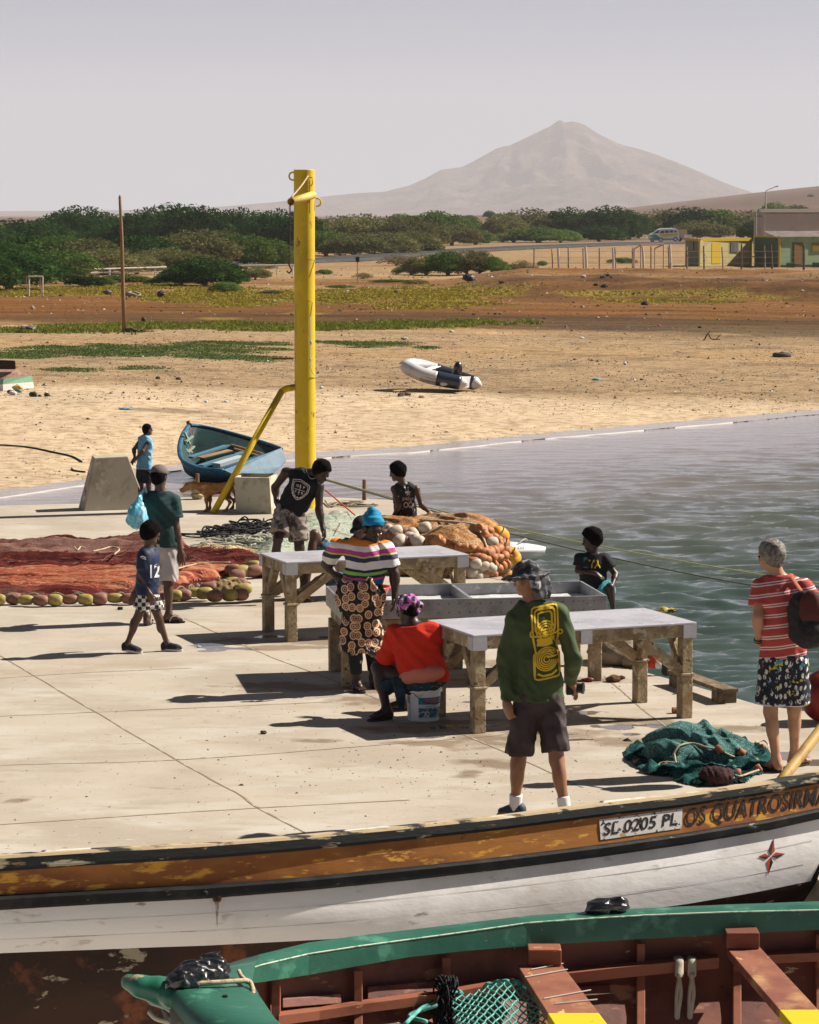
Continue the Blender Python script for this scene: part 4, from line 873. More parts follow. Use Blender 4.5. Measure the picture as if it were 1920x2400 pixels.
# --- man with cap and blue bag
def bag_man():
    J = dict(head=(374, 1118), neck=(377, 1152), shL=(347, 1171), shR=(409, 1173), elR=(413, 1240, -.03), wrR=(424, 1296, -.02), hdR=(426, 1322, -.02), elL=(336, 1215, .18), wrL=(334, 1165, .02), hdL=(332, 1150, -.05), pelvis=(380, 1282),
             knR=(395, 1364, -.02), anR=(396, 1445, -.05), toR=(428, 1464, -.06), knL=(362, 1370, .05), anL=(345, 1456, -.25), toL=(352, 1474, -.12))
    p = Person('man in dark green t-shirt, grey cap and pale shorts carrying a blue bag', J, 29.85, .95, hd=(.45, .88, -.1), sk=MD, hair='short', curl=(30, 70), handd={'R': (-.3, .9, 0), 'L': (0, 0.3, 1)})
    p.shirt(mat('tshirt_teal', (.014, .045, .042), [((.010, .034, .032), 4, .5, .6)], rough=.8), sleeve=.62, hem=1.0, g=.026, hemw=1.2, seed=53, amp=.007)
    p.shorts(mat('shorts_grey', (.42, .37, .36), [((.36, .31, .30), 6, .5, .6)], rough=.9), hem=.98, g=.032, seed=58, amp=.008, hemg=1.4)
    for n in 'RL': p.flipflop(n, RUB, mat('strap_pale', (.6, .55, .5)))
    cm = mat('cap_grey', (.13, .105, .10), rough=.8)
    V, Fq = sdf_mesh([([ell(p.H(0, -.01, .05), [.088, .104, .082], p.HM)], [(p.H(0, 0, .03), nrm(p.HM@np.array([0, -.1, -1])))], .02), ([ell(p.H(0, .11, .042), [.062, .075, .010], p.HM)], [], .01)], .008, .02); p.part('cap', V, Fq, cm)
    tb = thing('plastic_bag', 'bulging blue plastic bag slung over the shoulder of the man in the dark t-shirt', 'bag', at(322, 1230, 29.6))
    c = at(320, 1202, 29.62); V, Fq = sdf_mesh([([ell(c-[0, 0, .05], [.105, .09, .12]), ell(c-[-.015, 0, .06], [.10, .08, .10]), cone(c+[.01, 0, .02], at(332, 1152, 29.72), .075, .014)], [], .05)], .009, .02, folds(77, .010, 26, (0.2, 0, 1), .15))
    MB().add(V, Fq).build('bag', mat('bag_blue', (.10, .42, .58), [((.30, .62, .74), 10, .5, .62, (2, 1, .4)), ((.04, .25, .40), 7, .55, .68)], rough=.25, spec=.6), tb, smooth=True)
    b = MB(); b.tube(curve([at(332, 1156, 29.72), at(338, 1148, 29.75), at(344, 1154, 29.8)], 10), .012, 8); b.build('handle', MATS['bag_blue'], tb, smooth=True)
bag_man()

# --- man in the sky-blue sleeveless shirt standing at the water
def blue_man():
    J = dict(head=(346, 1007), neck=(342, 1021), shL=(331, 1031, .0), shR=(348, 1035, -.1), elR=(334, 1058, -.24), wrR=(317, 1077, -.16), hdR=(310, 1083, -.14), elL=(314, 1054, .02), wrL=(316, 1074, -.1), hdL=(310, 1084, -.12), pelvis=(338, 1098),
             knR=(349, 1143, -.05), anR=(350, 1180, -.05), knL=(331, 1143, .05), anL=(329, 1180, .05))
    p = Person('man in sky-blue sleeveless shirt standing beyond the concrete block with hands behind his back', J, 56.5, .93, hd=(.85, .5, 0), sk=MD, hair='short', h=.012, gz=-1.49)
    p.shirt(mat('vest_skyblue', (.20, .44, .58), [((.15, .36, .50), 6, .5, .6)], rough=.8), sleeve=.12, hem=1.02, g=.026, hemw=1.15, seed=63, amp=.007)
    p.shorts(mat('shorts_black', (.012, .012, .016), rough=.8), hem=.72, g=.03, seed=68, amp=.006)
blue_man()

# --- man in black vest bending over the net
def bending_man():
    J = dict(head=(754, 1106, -.22), neck=(728, 1110, -.1), shR=(671, 1107, .0), shL=(748, 1140, -.1), elR=(645, 1142, .10), wrR=(648, 1175, .05), hdR=(655, 1192, .0), elL=(748, 1196, -.16), wrL=(757, 1238, -.2), hdL=(763, 1262, -.2), pelvis=(681, 1196),
             knR=(652, 1262, -.15), anR=(634, 1372, .0), knL=(702, 1284, -.05), anL=(712, 1376, .0), toR=(624, 1388, -.15), toL=(720, 1400, -.12), hipR=(664, 1202), hipL=(697, 1206))
    p = Person('man in black vest with white shield print bending over the nets', J, 31.6, .98, hd=(.55, -.55, -.62), sk=DK, hair='afro', curl=(30, 45), handd={'L': (-1, 0, 0)})
    p.shirt(mat('vest_black', (.005, .0055, .009), rough=.85), sleeve=0, hem=.98, g=.022, hemw=1.05, seed=73, amp=.006, name='vest')
    w = mat('print_offwhite', (.62, .55, .50), rough=.7); L = []
    shd = [(-.10, .09), (-.02, .115), (.06, .09), (.10, .07), (.095, -.01), (.05, -.08), (0, -.115), (-.05, -.085), (-.09, -.01)]
    L += [strip2(shd, .008, True), strip2([(q[0]*.84, q[1]*.84) for q in shd], .006, True), strip2([(0, .06), (0, -.05)], .005), strip2([(-.06, .0), (.06, .0)], .005)]
    for t_, x, y in (('Q', -.035, .04), ('L', .0, .045), ('P', .04, .04), ('7', -.04, -.03), ('T', .0, -.04), ('9', .035, -.03)): L.append(text2(t_, .03, x, y, offset=.01))
    for a in (-50, -25, 0, 25): L.append(fill2([(.085*math.sin(R(a+d))*(1 if d % 144 else 1)*1.0+.012*math.cos(R(90+d2*144)), -.085*math.cos(R(a))+.012*math.sin(R(90+d2*144))) for d2, d in enumerate([0]*5)]))
    decal('shield_print', L, p.shirtVF, at(699, 1157, 31), (.95, 0, -.28), (.28, 0, .95), (0, 1, 0), w, p.root)
    p.shorts(mat('shorts_camo', (.26, .215, .185), [((.07, .055, .05), 14, .52, .56, (1, 1, .6), 3), ((.42, .36, .31), 11, .60, .64)], rough=.85), hem=.80, g=.036, seed=78, amp=.008, hemg=1.5)
    for n in 'RL': p.flipflop(n, RUB, RUB)
    b = MB(); n_ = p.J['neck']; b.tube(curve([n_+[-.05, -.02, .05], n_+[.0, -.11, -.04], n_+[.06, -.12, -.03], n_+[.09, -.05, .05]], 20), .003, 6); b.build('necklace', mat('silver', (.6, .6, .6), metal=1, rough=.3), p.root, smooth=True)
bending_man()

# --- person sitting on the ground behind the far table
def crouched():
    J = dict(head=(846, 1236), neck=(832, 1268), shR=(806, 1280), shL=(852, 1284), elR=(788, 1330, -.1), wrR=(760, 1352, -.2), elL=(865, 1330, -.1), wrL=(830, 1352, -.3), pelvis=(805, 1365),
             knR=(737, 1252, -.2), anR=(718, 1375, -.35), knL=(765, 1350, -.42), anL=(700, 1388, -.5), toR=(700, 1392, -.5), toL=(728, 1400, -.5), hipR=(796, 1365, 0), hipL=(815, 1368, -.1))
    p = Person('person in dark cap and denim shorts sitting behind the far table, knee raised', J, 31.9, .95, hd=(-.5, -.7, -.5), sk=MD, hair='short', curl=(40, 40), base=at(790, 1385, 31.9))
    p.shirt(mat('jacket_dark', (.02, .022, .03), rough=.85), sleeve=1.6, hem=1.0, g=.024, seed=83, name='jacket')
    p.shorts(mat('denim_blue', (.045, .10, .17), [((.03, .07, .12), 20, .5, .6)], rough=.9), hem=.80, g=.03, seed=88)
    for n in 'RL': p.flipflop(n, RUB, RUB)
    cm = mat('cap_black', (.012, .012, .014), rough=.8)
    V, Fq = sdf_mesh([([ell(p.H(0, -.01, .05), [.088, .104, .082], p.HM)], [(p.H(0, 0, .03), -p.HM[:, 2])], .02), ([ell(p.H(0, .11, .042), [.062, .075, .010], p.HM)], [], .01)], .009, .02); p.part('cap', V, Fq, cm)
crouched()

# --- boy in patterned black vest sitting on the orange net heap, from behind
def heap_boy():
    J = dict(head=(931, 1106), neck=(944, 1134), shL=(924, 1146), shR=(976, 1146), elL=(935, 1186, -.08), wrL=(921, 1212, -.02), hdL=(912, 1222, .0), elR=(988, 1184, -.05), wrR=(1008, 1202, .0), hdR=(1018, 1208, .02), pelvis=(953, 1212, .1),
             knL=(925, 1222, .45), knR=(975, 1222, .45), anL=(925, 1272, .6), anR=(975, 1272, .6))
    p = Person('boy in speckled black vest sitting on the orange net heap with his back turned', J, 35.2, .78, hd=(-.88, .35, -.25), sk=MD, hair='afro', hr=.95, curl=(10, 10), handd={'L': (0, .3, -1), 'R': (0, .3, -1)}, base=at(953, 1216, 35.3), gz=None)
    p.shirt(mat('vest_speckled', (.012, .013, .016), [((.55, .52, .50), 34, .63, .66, (1, 1, .7), 3)], rough=.8), sleeve=0, hem=1.0, g=.022, seed=93, name='vest', hemw=1.1)
    w = mat('print_grey', (.42, .38, .36), rough=.7)
    st = [(.05*(1 if i % 2 == 0 else .4)*math.cos(R(90+36*i)), .05+.05*(1 if i % 2 == 0 else .4)*math.sin(R(90+36*i))) for i in range(10)]
    decal('vest_print', [text2('JORDAN', .045, 0, -.03, offset=.015), fill2(st), ring2((-.035, -.10), .03, .012), ring2((.035, -.10), .03, .012)], p.shirtVF, at(957, 1171, 34.8), (.8, 0, 0), (0, 0, 1), (0, 1, 0), w, p.root)
    p.shorts(mat('shorts_cream', (.45, .42, .36), rough=.85), hem=.8, g=.03, seed=98)
heap_boy()

# --- boy sitting at the quay edge on the right
def edge_boy():
    J = dict(head=(1386, 1265), neck=(1391, 1297), shR=(1358, 1309), shL=(1418, 1311), elR=(1355, 1337, -.02), wrR=(1396, 1344, -.17), hdR=(1416, 1357, -.2), elL=(1443, 1347, -.04), wrL=(1434, 1374, -.2), hdL=(1437, 1394, -.2), pelvis=(1390, 1392),
             knR=(1372, 1404, -.35), knL=(1430, 1376, -.3), anR=(1380, 1450, -.42), anL=(1438, 1450, -.32), toR=(1376, 1462, -.5), toL=(1440, 1462, -.45))
    p = Person('boy in charcoal t-shirt with yellow print sitting at the quay edge', J, 30.4, .80, hd=(-.85, .15, -.2), sk=DK, hair='curly', hr=.95, curl=(25, 20), handd={'R': (0, .2, -1), 'L': (-.5, .8, 0)}, base=at(1390, 1412, 30.4))
    m = mat('tee_charcoal', (.012, .012, .014), rough=.85); p.shirt(m, sleeve=.6, hem=1.0, g=.022, seed=103, amp=.005)
    decal('tee_print', [text2('VA', .08, .012, .0, offset=.03)], p.shirtVF, at(1396, 1330, 30), (.9, 0, 0), (0, 0, 1.1), (0, 1, 0), MATS['print_yellow'], p.root)
    decal('tee_print', [fill2([(-.03, -.05), (.02, -.05), (.015, .05), (-.025, .05)])], p.shirtVF, at(1378, 1327, 30), (.9, 0, 0), (0, 0, 1.1), (0, 1, 0), mat('print_teal', (.03, .16, .20)), p.root)
    p.shorts(mat('shorts_aqua', (.06, .36, .40), rough=.8), hem=.82, g=.03, seed=108)
edge_boy()
# ================================================================ THINGS ON THE QUAY
RAW = mat('rough_concrete', (.40, .31, .19), [((.26, .19, .11), 7, .45, .58), ((.52, .44, .30), 10, .56, .64), ((.13, .09, .05), 22, .60, .66), ((.30, .20, .10), 3, .55, .68)], rough=.95, bump=1.0, bsc=34, bdist=.02, spec=.15)
SHEET = mat('zinc_sheet', (.46, .45, .48), [((.37, .36, .39), 3, .45, .6), ((.56, .55, .55), 12, .58, .66), ((.22, .2, .18), 7, .64, .7)], rough=.45, metal=.2, spec=.5, bump=.05, bsc=30, bdist=.003)
def table(label, px, H, name='concrete_table'):
    C = [G(x, y, H)[:2] for x, y in px]      # FL FR BR BL
    FL, FR, BR, BL = C; base = (FL+BR)/2; t = thing(name, label, 'table', (base[0], base[1], 0))
    ux = (FR-FL)/np.linalg.norm(FR-FL); uy = np.array([-ux[1], ux[0]]); L = np.linalg.norm(FR-FL); Wd = np.dot(BL-FL, uy)
    def P(a, b, z): q = FL+ux*a+uy*b; return np.array([q[0], q[1], z])
    X3 = np.array([ux[0], ux[1], 0])
    m = MB(); q0 = [P(0, 0, H-.018), P(L, 0, H-.018), P(L, Wd, H-.018), P(0, Wd, H-.018)]; q1 = [p+[0, 0, .018] for p in q0]; m.hexa(q0, q1); m.build('tabletop', SHEET, t, bevel=.004)
    ap = .105; z1 = H-.019; ins = .012
    for a0, a1, b0, b1 in ((ins, L-ins, ins, .10), (ins, L-ins, Wd-.10, Wd-ins), (ins, .10, .101, Wd-.101), (L-.10, L-ins, .101, Wd-.101)):
        m = MB(); m.hexa([P(a0, b0, z1-ap), P(a1, b0, z1-ap), P(a1, b1, z1-ap), P(a0, b1, z1-ap)], [P(a0, b0, z1), P(a1, b0, z1), P(a1, b1, z1), P(a0, b1, z1)]); m.build('apron', RAW, t, bevel=.008)
    lw = .052
    for a, b in ((.07, .07), (L-.07, .07), (L-.07, Wd-.07), (.07, Wd-.07)):
        m = MB()
        for z0, z2, w in ((0, .36, lw), (.36, .385, lw+.010), (.385, z1-ap+.002, lw-.003)):
            m.hexa([P(a-w, b-w, z0), P(a+w, b-w, z0), P(a+w, b+w, z0), P(a-w, b+w, z0)], [P(a-w, b-w, z2), P(a+w, b-w, z2), P(a+w, b+w, z2), P(a-w, b+w, z2)])
        m.build('leg', RAW, t, bevel=.008)
        s1 = 1 if a < L/2 else -1; s2 = 1 if b < Wd/2 else -1
        m = MB(); m.beam(P(a+s1*.045, b, .40), P(a+s1*.42, b, z1-ap-.01), .075, .085); m.build('brace', RAW, t, bevel=.006)
        m = MB(); m.beam(P(a, b+s2*.045, .42), P(a, b+s2*.24, z1-ap-.01), .07, .075); m.build('brace', RAW, t, bevel=.006)
    # folded sheet clips over the apron
    for a in (0, L*.5-.05, L-.12):
        for b in (0, Wd):
            s_ = -1 if b == 0 else 1; w = .12 if a != L*.5-.05 else .10
            m = MB(); o0, o1 = (b-.003, b+.011) if s_ < 0 else (b-.011, b+.003)
            m.hexa([P(a-.002, o0, H-.13), P(a+w, o0, H-.13), P(a+w, o1, H-.13), P(a-.002, o1, H-.13)], [P(a-.002, o0, H-.020), P(a+w, o0, H-.020), P(a+w, o1, H-.020), P(a-.002, o1, H-.020)]); m.build('corner_clip', SHEET, t)
    for a in (0, L):
        for b in (.013, Wd-.11):
            o0, o1 = (a-.004, a+.010) if a == 0 else (a-.010, a+.004); m = MB()
            m.hexa([P(o0, b, H-.13), P(o1, b, H-.13), P(o1, b+.097, H-.13), P(o0, b+.097, H-.13)], [P(o0, b, H-.020), P(o1, b, H-.020), P(o1, b+.097, H-.020), P(o0, b+.097, H-.020)]); m.build('corner_clip', SHEET, t)
    return t, P, L, Wd
table('concrete-legged table with a zinc top in front, between the green-shirted man and the water', [(1110, 1489), (1633, 1458), (1513, 1425), (1018, 1452)], .815)
table('farther concrete-legged table with a zinc top, behind the standing woman', [(671, 1318), (1099, 1299), (1015, 1276), (602, 1296)], .80)

def trough():
    H = .785; C = [G(x, y, H)[:2] for x, y in [(800, 1409), (1423, 1396), (1369, 1362.5), (769, 1372)]]; FL, FR, BR, BL = C; t = thing('fish_trough', 'long grey metal fish trough on concrete legs between the two tables', 'trough', ((FL[0]+BR[0])/2, (FL[1]+BR[1])/2, 0))
    ux = (FR-FL)/np.linalg.norm(FR-FL); uy = np.array([-ux[1], ux[0]]); L = np.linalg.norm(FR-FL); W = np.dot((BL-FL+BR-FR)/2, uy)
    def P(a, b, z): q = FL+ux*a+uy*b; return np.array([q[0], q[1], z])
    def hx(m, a0, a1, b0, b1, z0, z1): m.hexa([P(a0, b0, z0), P(a1, b0, z0), P(a1, b1, z0), P(a0, b1, z0)], [P(a0, b0, z1), P(a1, b0, z1), P(a1, b1, z1), P(a0, b1, z1)])
    w = .018; zb = .615
    ms = mat('trough_steel', (.30, .30, .31), [((.22, .22, .23), 4, .45, .6), ((.12, .11, .10), 9, .64, .70), ((.42, .41, .40), 14, .6, .68)], rough=.4, metal=.3, spec=.5, bump=.08, bsc=25, bdist=.004)
    m = MB(); hx(m, 0, L, 0, w, zb, H); m.build('front_panel', ms, t, bevel=.003)
    m = MB(); hx(m, 0, L, W-w, W, zb, H); m.build('back_panel', ms, t, bevel=.003)
    for a in (0, L-w): m = MB(); hx(m, a, a+w, w, W-w, zb, H); m.build('end_panel', ms, t)
    for a in (L*.485,): m = MB(); hx(m, a, a+.03, w, W-w, zb+.03, H-.008); m.build('divider', ms, t)
    m = MB(); n = 80; ga = np.linspace(w, L-w, n); gb = np.linspace(w, W-w, 34)
    z = .675+.012*fbm(*np.meshgrid(ga, gb, indexing='ij'), 6, 4, 5)
    m.grid([[P(a, b, z[i, j]) for j, b in enumerate(gb)] for i, a in enumerate(ga)]); m.build('tray_floor', mat('tray_wet', (.60, .60, .59), [((.8, .8, .78), 14, .5, .6), ((.35, .35, .35), 3, .55, .68)], rough=.3, spec=.6, bump=.3, bsc=60, bdist=.006), t, smooth=True)
    m = MB()
    for i in range(24):
        a = .12+i*(L-.24)/23
        for zz in (H-.045, zb+.045): m.cyl(P(a, -.004, zz), P(a, .0, zz), .006, 8)
    m.build('rivets', mat('rivet_rust', (.10, .06, .04), rough=.7), t)['kind'] = 'stuff'
    m = MB(); hx(m, .04, L-.04, .03, W-.03, .50, .613); m.build('slab', RAW, t, bevel=.01)
    for a in (.07, L*.5, L-.09):
        for b in (.09, W-.10): m = MB(); hx(m, a-.055, a+.055, b-.055, b+.055, 0, .498); m.build('leg', RAW, t, bevel=.008)
    # red basin standing at the left end of the trough
    c = P(.30, .45, .67); b = thing('basin', 'red plastic basin standing in the trough beside the standing woman', 'basin', c)
    mr = mat('basin_red', (.62, .06, .04), rough=.35); m = MB(); n = 28; rows = []
    for r_, z_ in ((.10, 0), (.13, .005), (.20, .17), (.215, .175), (.215, .185), (.20, .185), (.19, .17), (.125, .02), (.0, .02)): rows.append([c+[r_*math.cos(2*math.pi*i/n), r_*math.sin(2*math.pi*i/n), z_] for i in range(n)])
    m.grid(rows, closed=True); m.build('bowl', mr, b, smooth=True)
    return P
trough()

def bucket():
    c = G(993, 1686); t = thing('paint_bucket', 'white plastic paint bucket with blue label under the seated woman', 'bucket', c); wh = mat('bucket_white', (.70, .68, .66), [((.5, .46, .42), 9, .6, .7)], rough=.35, spec=.5); n = 44
    def ringp(r, z): return [c+[r*math.cos(2*math.pi*i/n), r*math.sin(2*math.pi*i/n), z] for i in range(n)]
    m = MB(); m.grid([ringp(.0, .0), ringp(.127, 0), ringp(.130, .004), ringp(.143, .245)], closed=True); m.build('shell', wh, t, smooth=False)
    m = MB(); m.grid([ringp(.143, .242), ringp(.156, .244), ringp(.157, .268), ringp(.153, .272), ringp(.156, .276), ringp(.156, .292), ringp(.148, .298), ringp(0, .298)], closed=True); m.build('lid', wh, t)
    def lab(name, mm, a0, a1, z0, z1, off=.0012):
        m = MB(); A = np.linspace(R(a0), R(a1), 14); f = lambda z: .130+.013*(z/.245)+off
        m.grid([[c+[f(z)*math.cos(a), f(z)*math.sin(a), z] for a in A] for z in np.linspace(z0, z1, 4)]); return m.build(name, mm, t)
    cy = mat('label_cyan', (.01, .17, .26), [((.02, .30, .34), 25, .5, .6)], rough=.4)
    lab('label_panel', mat('label_pale', (.50, .56, .60), rough=.4), 252, 352, .02, .208); lab('label_band', cy, 252, 352, .148, .206, .002)
    lab('label_picture', mat('label_picture', (.03, .14, .17), [((.5, .5, .5), 22, .5, .54), ((.20, .10, .09), 30, .56, .6), ((.02, .05, .10), 26, .58, .62)], rough=.4), 252, 352, .035, .118, .002)
    lab('label_panel', mat('label_pale', (.5, .5, .5)), 185, 215, .02, .208); lab('label_band', cy, 185, 215, .148, .206, .002)
    def wrap(txt, h, a0, z0, mm, nm):
        v, f = text2(txt, h, 0, 0, shear=.25, offset=.02, space=1.15); m = MB(); V = []
        for p in v:
            a = R(a0)+p[0]/.145; z = z0+p[1]; rr = .130+.013*(z/.245)+.0036; V.append(c+[rr*math.cos(a), rr*math.sin(a), z])
        m.add(V, f); m.build(nm, mm, t)
    wrap('NOVAL', .036, 306, .177, mat('letter_red', (.62, .03, .02), rough=.4), 'lettering'); wrap('PROFESSIONNEL', .009, 296, .132, mat('letter_black', (.02, .02, .02), rough=.5), 'lettering')
    m = MB(); pts = [c+[(.152+.006*math.sin(u*math.pi))*math.cos(R(232+u*150)), (.152+.006*math.sin(u*math.pi))*math.sin(R(232+u*150)), .25-.10*math.sin(u*math.pi)] for u in np.linspace(0, 1, 24)]; m.tube(pts, .0028, 6); m.build('wire_handle', mat('wire_dark', (.03, .03, .03), metal=.8, rough=.4), t, smooth=True)
bucket()

# --- yellow hoist post
YEL = mat('yellow_paint', (.66, .43, .010), [((.40, .27, .02), 1.3, .52, .68, (1, 1, .5)), ((.75, .50, .02), 5, .55, .7), ((.22, .10, .03), 6, .64, .70, (1, 1, .7)), ((.20, .15, .05), 2.4, .57, .70, (2.2, 2.2, .3)), ((.10, .06, .03), 14, .68, .72)], rough=.55, spec=.35, bump=.35, bsc=30, bdist=.01)
def hoist():
    B = G(716, 1190); Yp = B[1]; t = thing('hoist_post', 'tall thick yellow-painted steel hoist post with a raking strut', 'post', B); r = .149; top = at(716, 398, Yp)[2]
    m = MB(); n = 40; rows = []
    for z in [0, .05]+list(np.linspace(.2, top-.01, 16))+[top]: rows.append([B+[r*math.cos(2*math.pi*i/n), r*math.sin(2*math.pi*i/n), z] for i in range(n)])
    rows.append([B+[(r-.012)*math.cos(2*math.pi*i/n), (r-.012)*math.sin(2*math.pi*i/n), top] for i in range(n)]); rows.append([B+[(r-.012)*math.cos(2*math.pi*i/n), (r-.012)*math.sin(2*math.pi*i/n), top-.3] for i in range(n)]); rows.append([B+[0, 0, top-.3]]*n)
    m.grid(rows, closed=True); m.build('post', YEL, t, smooth=True)
    def rotp(px, py, dy): return at(px, py, Yp+dy)
    # jib stub, hollow
    m = MB(); a = rotp(733, 457, -.12); b = rotp(682, 473, -1.0); d = nrm(b-a); u = nrm(np.cross(d, [0, 0, 1])); v = np.cross(u, d); rows = []
    for q, rr in ((a, .056), (b, .056), (b, .047), (b-d*.5, .047), (b-d*.5, .001)): rows.append([q+(u*math.cos(k)+v*math.sin(k))*rr for k in np.linspace(0, 2*math.pi, 24, endpoint=False)])
    m.grid(rows, closed=True); m.build('jib_stub', mat('yellow_pale', (.68, .46, .09), [((.5, .3, .05), 6, .55, .7)], rough=.5), t, smooth=True)
    m = MB(); m.tube(curve([rotp(692, 907, .0), rotp(672, 911, -.02), rotp(661, 917, -.04)], 12), .047, 16); m.tube([rotp(661, 916, -.04), G(500, 1203)], .047, 16); m.build('strut', YEL, t, smooth=True)
    m = MB(); m.beam(rotp(726, 424, -.155), rotp(726, 500, -.155), .034, .012, up=(1, 0, 0)); m.build('bracket', mat('bracket_grey', (.25, .22, .19), rough=.6, metal=.4), t)
    for k, (x, y, a0, a1) in enumerate(((686, 413, 60, 300), (744, 474, -110, 110))):
        c = rotp(x, y, 0); m = MB(); m.tube([c+[.05*math.cos(R(q)), 0, .055*math.sin(R(q))] for q in np.linspace(a0, a1, 16)], .012, 8); m.build('lifting_eye', YEL, t, smooth=True)
    for pts in ([(718, 608), (738, 610), (725, 650)], [(724, 704), (733, 709), (727, 744)], [(712, 415), (733, 416), (733, 430), (729, 436)]):
        m = MB(); z0 = -.13; m.tube([rotp(*pts[0], -.14)]+[rotp(x, y, -.20) for x, y in pts[1:-1]]+[rotp(*pts[-1], -.145)], .009, 8); m.build('rung', YEL, t, smooth=True)
    rp = mat('rope_cream', (.45, .36, .24), [((.28, .21, .13), 40, .5, .6)], rough=.9, bump=.6, bsc=90, bdist=.004)
    m = MB(); m.tube(curve([rotp(722, 413, -.17), rotp(706, 436, -.55), rotp(683, 463, -1.0)], 16), .012, 8); m.build('stay_rope', rp, t, smooth=True)
    m = MB(); x0 = rotp(680, 478, -1.0); x1 = rotp(678, 622, -1.0); N = 34
    for i in range(N):
        c = x0+(x1-x0)*(i/(N-1)); h = .5*np.linalg.norm(x1-x0)/(N-1)*1.25; ang = R(90*(i % 2)+20); e = np.array([math.cos(ang), math.sin(ang), 0])
        m.tube([c+e*.013*math.cos(q)+np.array([0, 0, h*math.sin(q)]) for q in np.linspace(0, 2*math.pi, 13)], .0055, 5, cap=False)
    m.build('chain', mat('chain_rust', (.08, .05, .04), rough=.7, metal=.5), t, smooth=True)
    m = MB(); m.tube([x1+[.0, 0, -.0], x1+[.02, 0, -.03], x1+[.035, 0, -.07], x1+[.0, 0, -.11], x1+[-.035, 0, -.08]], .012, 8); m.build('hook', MATS['chain_rust'], t, smooth=True)
    m = MB(); m.tube(curve([rotp(727, 742, -.165), rotp(728, 790, -.16), rotp(727, 835, -.16), rotp(729, 862, -.15), rotp(737, 880, -.1), rotp(745, 882, -.0)], 30), .005, 6); m.ball(rotp(729, 803, -.16), (.018, .012, .03)); m.ball(rotp(728, 843, -.16), (.015, .012, .02)); m.build('frayed_cord', mat('cord_pale', (.4, .5, .5), rough=.9), t, smooth=True)
hoist()

def blocks():
    cm = mat('block_concrete', (.40, .35, .27), [((.30, .25, .18), 3, .48, .62), ((.22, .17, .11), 6, .62, .72, (1, 1, .4)), ((.48, .43, .36), 8, .58, .66)], rough=.9, bump=.3, bsc=25, bdist=.006)
    B = [G(198, 1198), G(347, 1193), G(338, 1185), G(184, 1190)]; Y0 = B[0][1]; T = [at(221, 1073, Y0+.066), at(300, 1069, Y0+.225), at(296, 1063, Y0+.62), at(216, 1067, Y0+.45)]
    c = (B[0]+B[1])/2; t = thing('mooring_block', 'tapering pale concrete block with painted letters on its left side', 'concrete block', c); m = MB(); m.hexa(B, T); m.build('block', cm, t, bevel=.012)
    # letters on the left face
    p0 = B[0]*.60+B[3]*.40; p1 = T[0]*.5+T[3]*.5; up = nrm(p1-p0); sd_ = nrm(B[0]-B[3]); nn = nrm(np.cross(up, sd_)); nn = nn if nn[0] < 0 else -nn; L_ = np.linalg.norm(p1-p0); cc = p0+up*L_*.5+nn*.004; m = MB()
    m.add([cc+sd_*a*.085+up*b*.26 for a, b in ((-1, -1), (1, -1), (1, 1), (-1, 1))], [(0, 1, 2, 3)]); m.build('painted_panel', mat('paint_white', (.62, .60, .57), [((.35, .3, .25), 12, .55, .65)], rough=.8), t)
    v, f = text2('PHIJ', .11, 0, 0, offset=.03); m = MB(); m.add([cc+nn*.003-sd_*p[1]*1.1+up*p[0]*1.45 for p in v], f); m.build('lettering', mat('paint_black', (.02, .02, .025), rough=.7), t)
    # square planter
    O = [G(553, 1203), G(637, 1205), None, None]; Yb = O[0][1]; O[2] = O[1]+[.06, .62, 0]; O[3] = O[0]+[.06, .62, 0]; h = .515
    U = [O[0]+[-.02, -.0, h], O[1]+[-.03, -.0, h], O[2]+[.0, .03, h], O[3]+[-.02, .03, h]]; t = thing('concrete_planter', 'square pale concrete planter box standing beside the yellow post', 'planter', (O[0]+O[1])/2)
    cen = sum(U)/4; I = [cen+(u-cen)*.82 for u in U]; I2 = [p-[0, 0, .3] for p in I]; m = MB(); rows = [[q for q in ring] for ring in (O, U, I, I2)]; m.grid(rows, closed=True); m.add(I2, [(0, 1, 2, 3)]); m.build('box', mat('planter_concrete', (.44, .41, .31), [((.30, .26, .18), 5, .5, .64), ((.50, .47, .30), 3, .55, .68), ((.25, .17, .08), 12, .66, .7)], rough=.9, bump=.3, bsc=30, bdist=.006), t, bevel=.01)
    m = MB(); q = [cen+(u-cen)*.80-[0, 0, .10] for u in U]; m.add(q, [(0, 1, 2, 3)]); m.build('sand_fill', mat('fill_sand', (.45, .36, .24), rough=1), t)
    # stakes
    wd = mat('stake_wood', (.20, .10, .055), [((.10, .05, .03), 9, .5, .62, (1, 1, .2))], rough=.85)
    for (x, y0, y1, l) in ((463, 1170, 1110, 'short wooden stake behind the dog with rope wound round its foot'), (854, 1172, 1124, 'short rusty iron stake at the quay edge right of the yellow post')):
        b = G(x, y0); s_ = thing('mooring_stake', l, 'stake', b); m = MB(); m.tube([b, at(x, y1, b[1])], [.032, .028], 10); m.build('stake', wd, s_)
        if x < 500:
            m = MB()
            for i in range(5): m.tube([b+[(.06+.02*(i % 2))*math.cos(a), (.06+.02*(i % 2))*math.sin(a), .03+.035*i+.008*math.sin(3*a)] for a in np.linspace(0, 6.28, 18)], .024, 6, cap=False)
            m.build('rope_coil', MATS['rope_cream'], s_, smooth=True)
blocks()

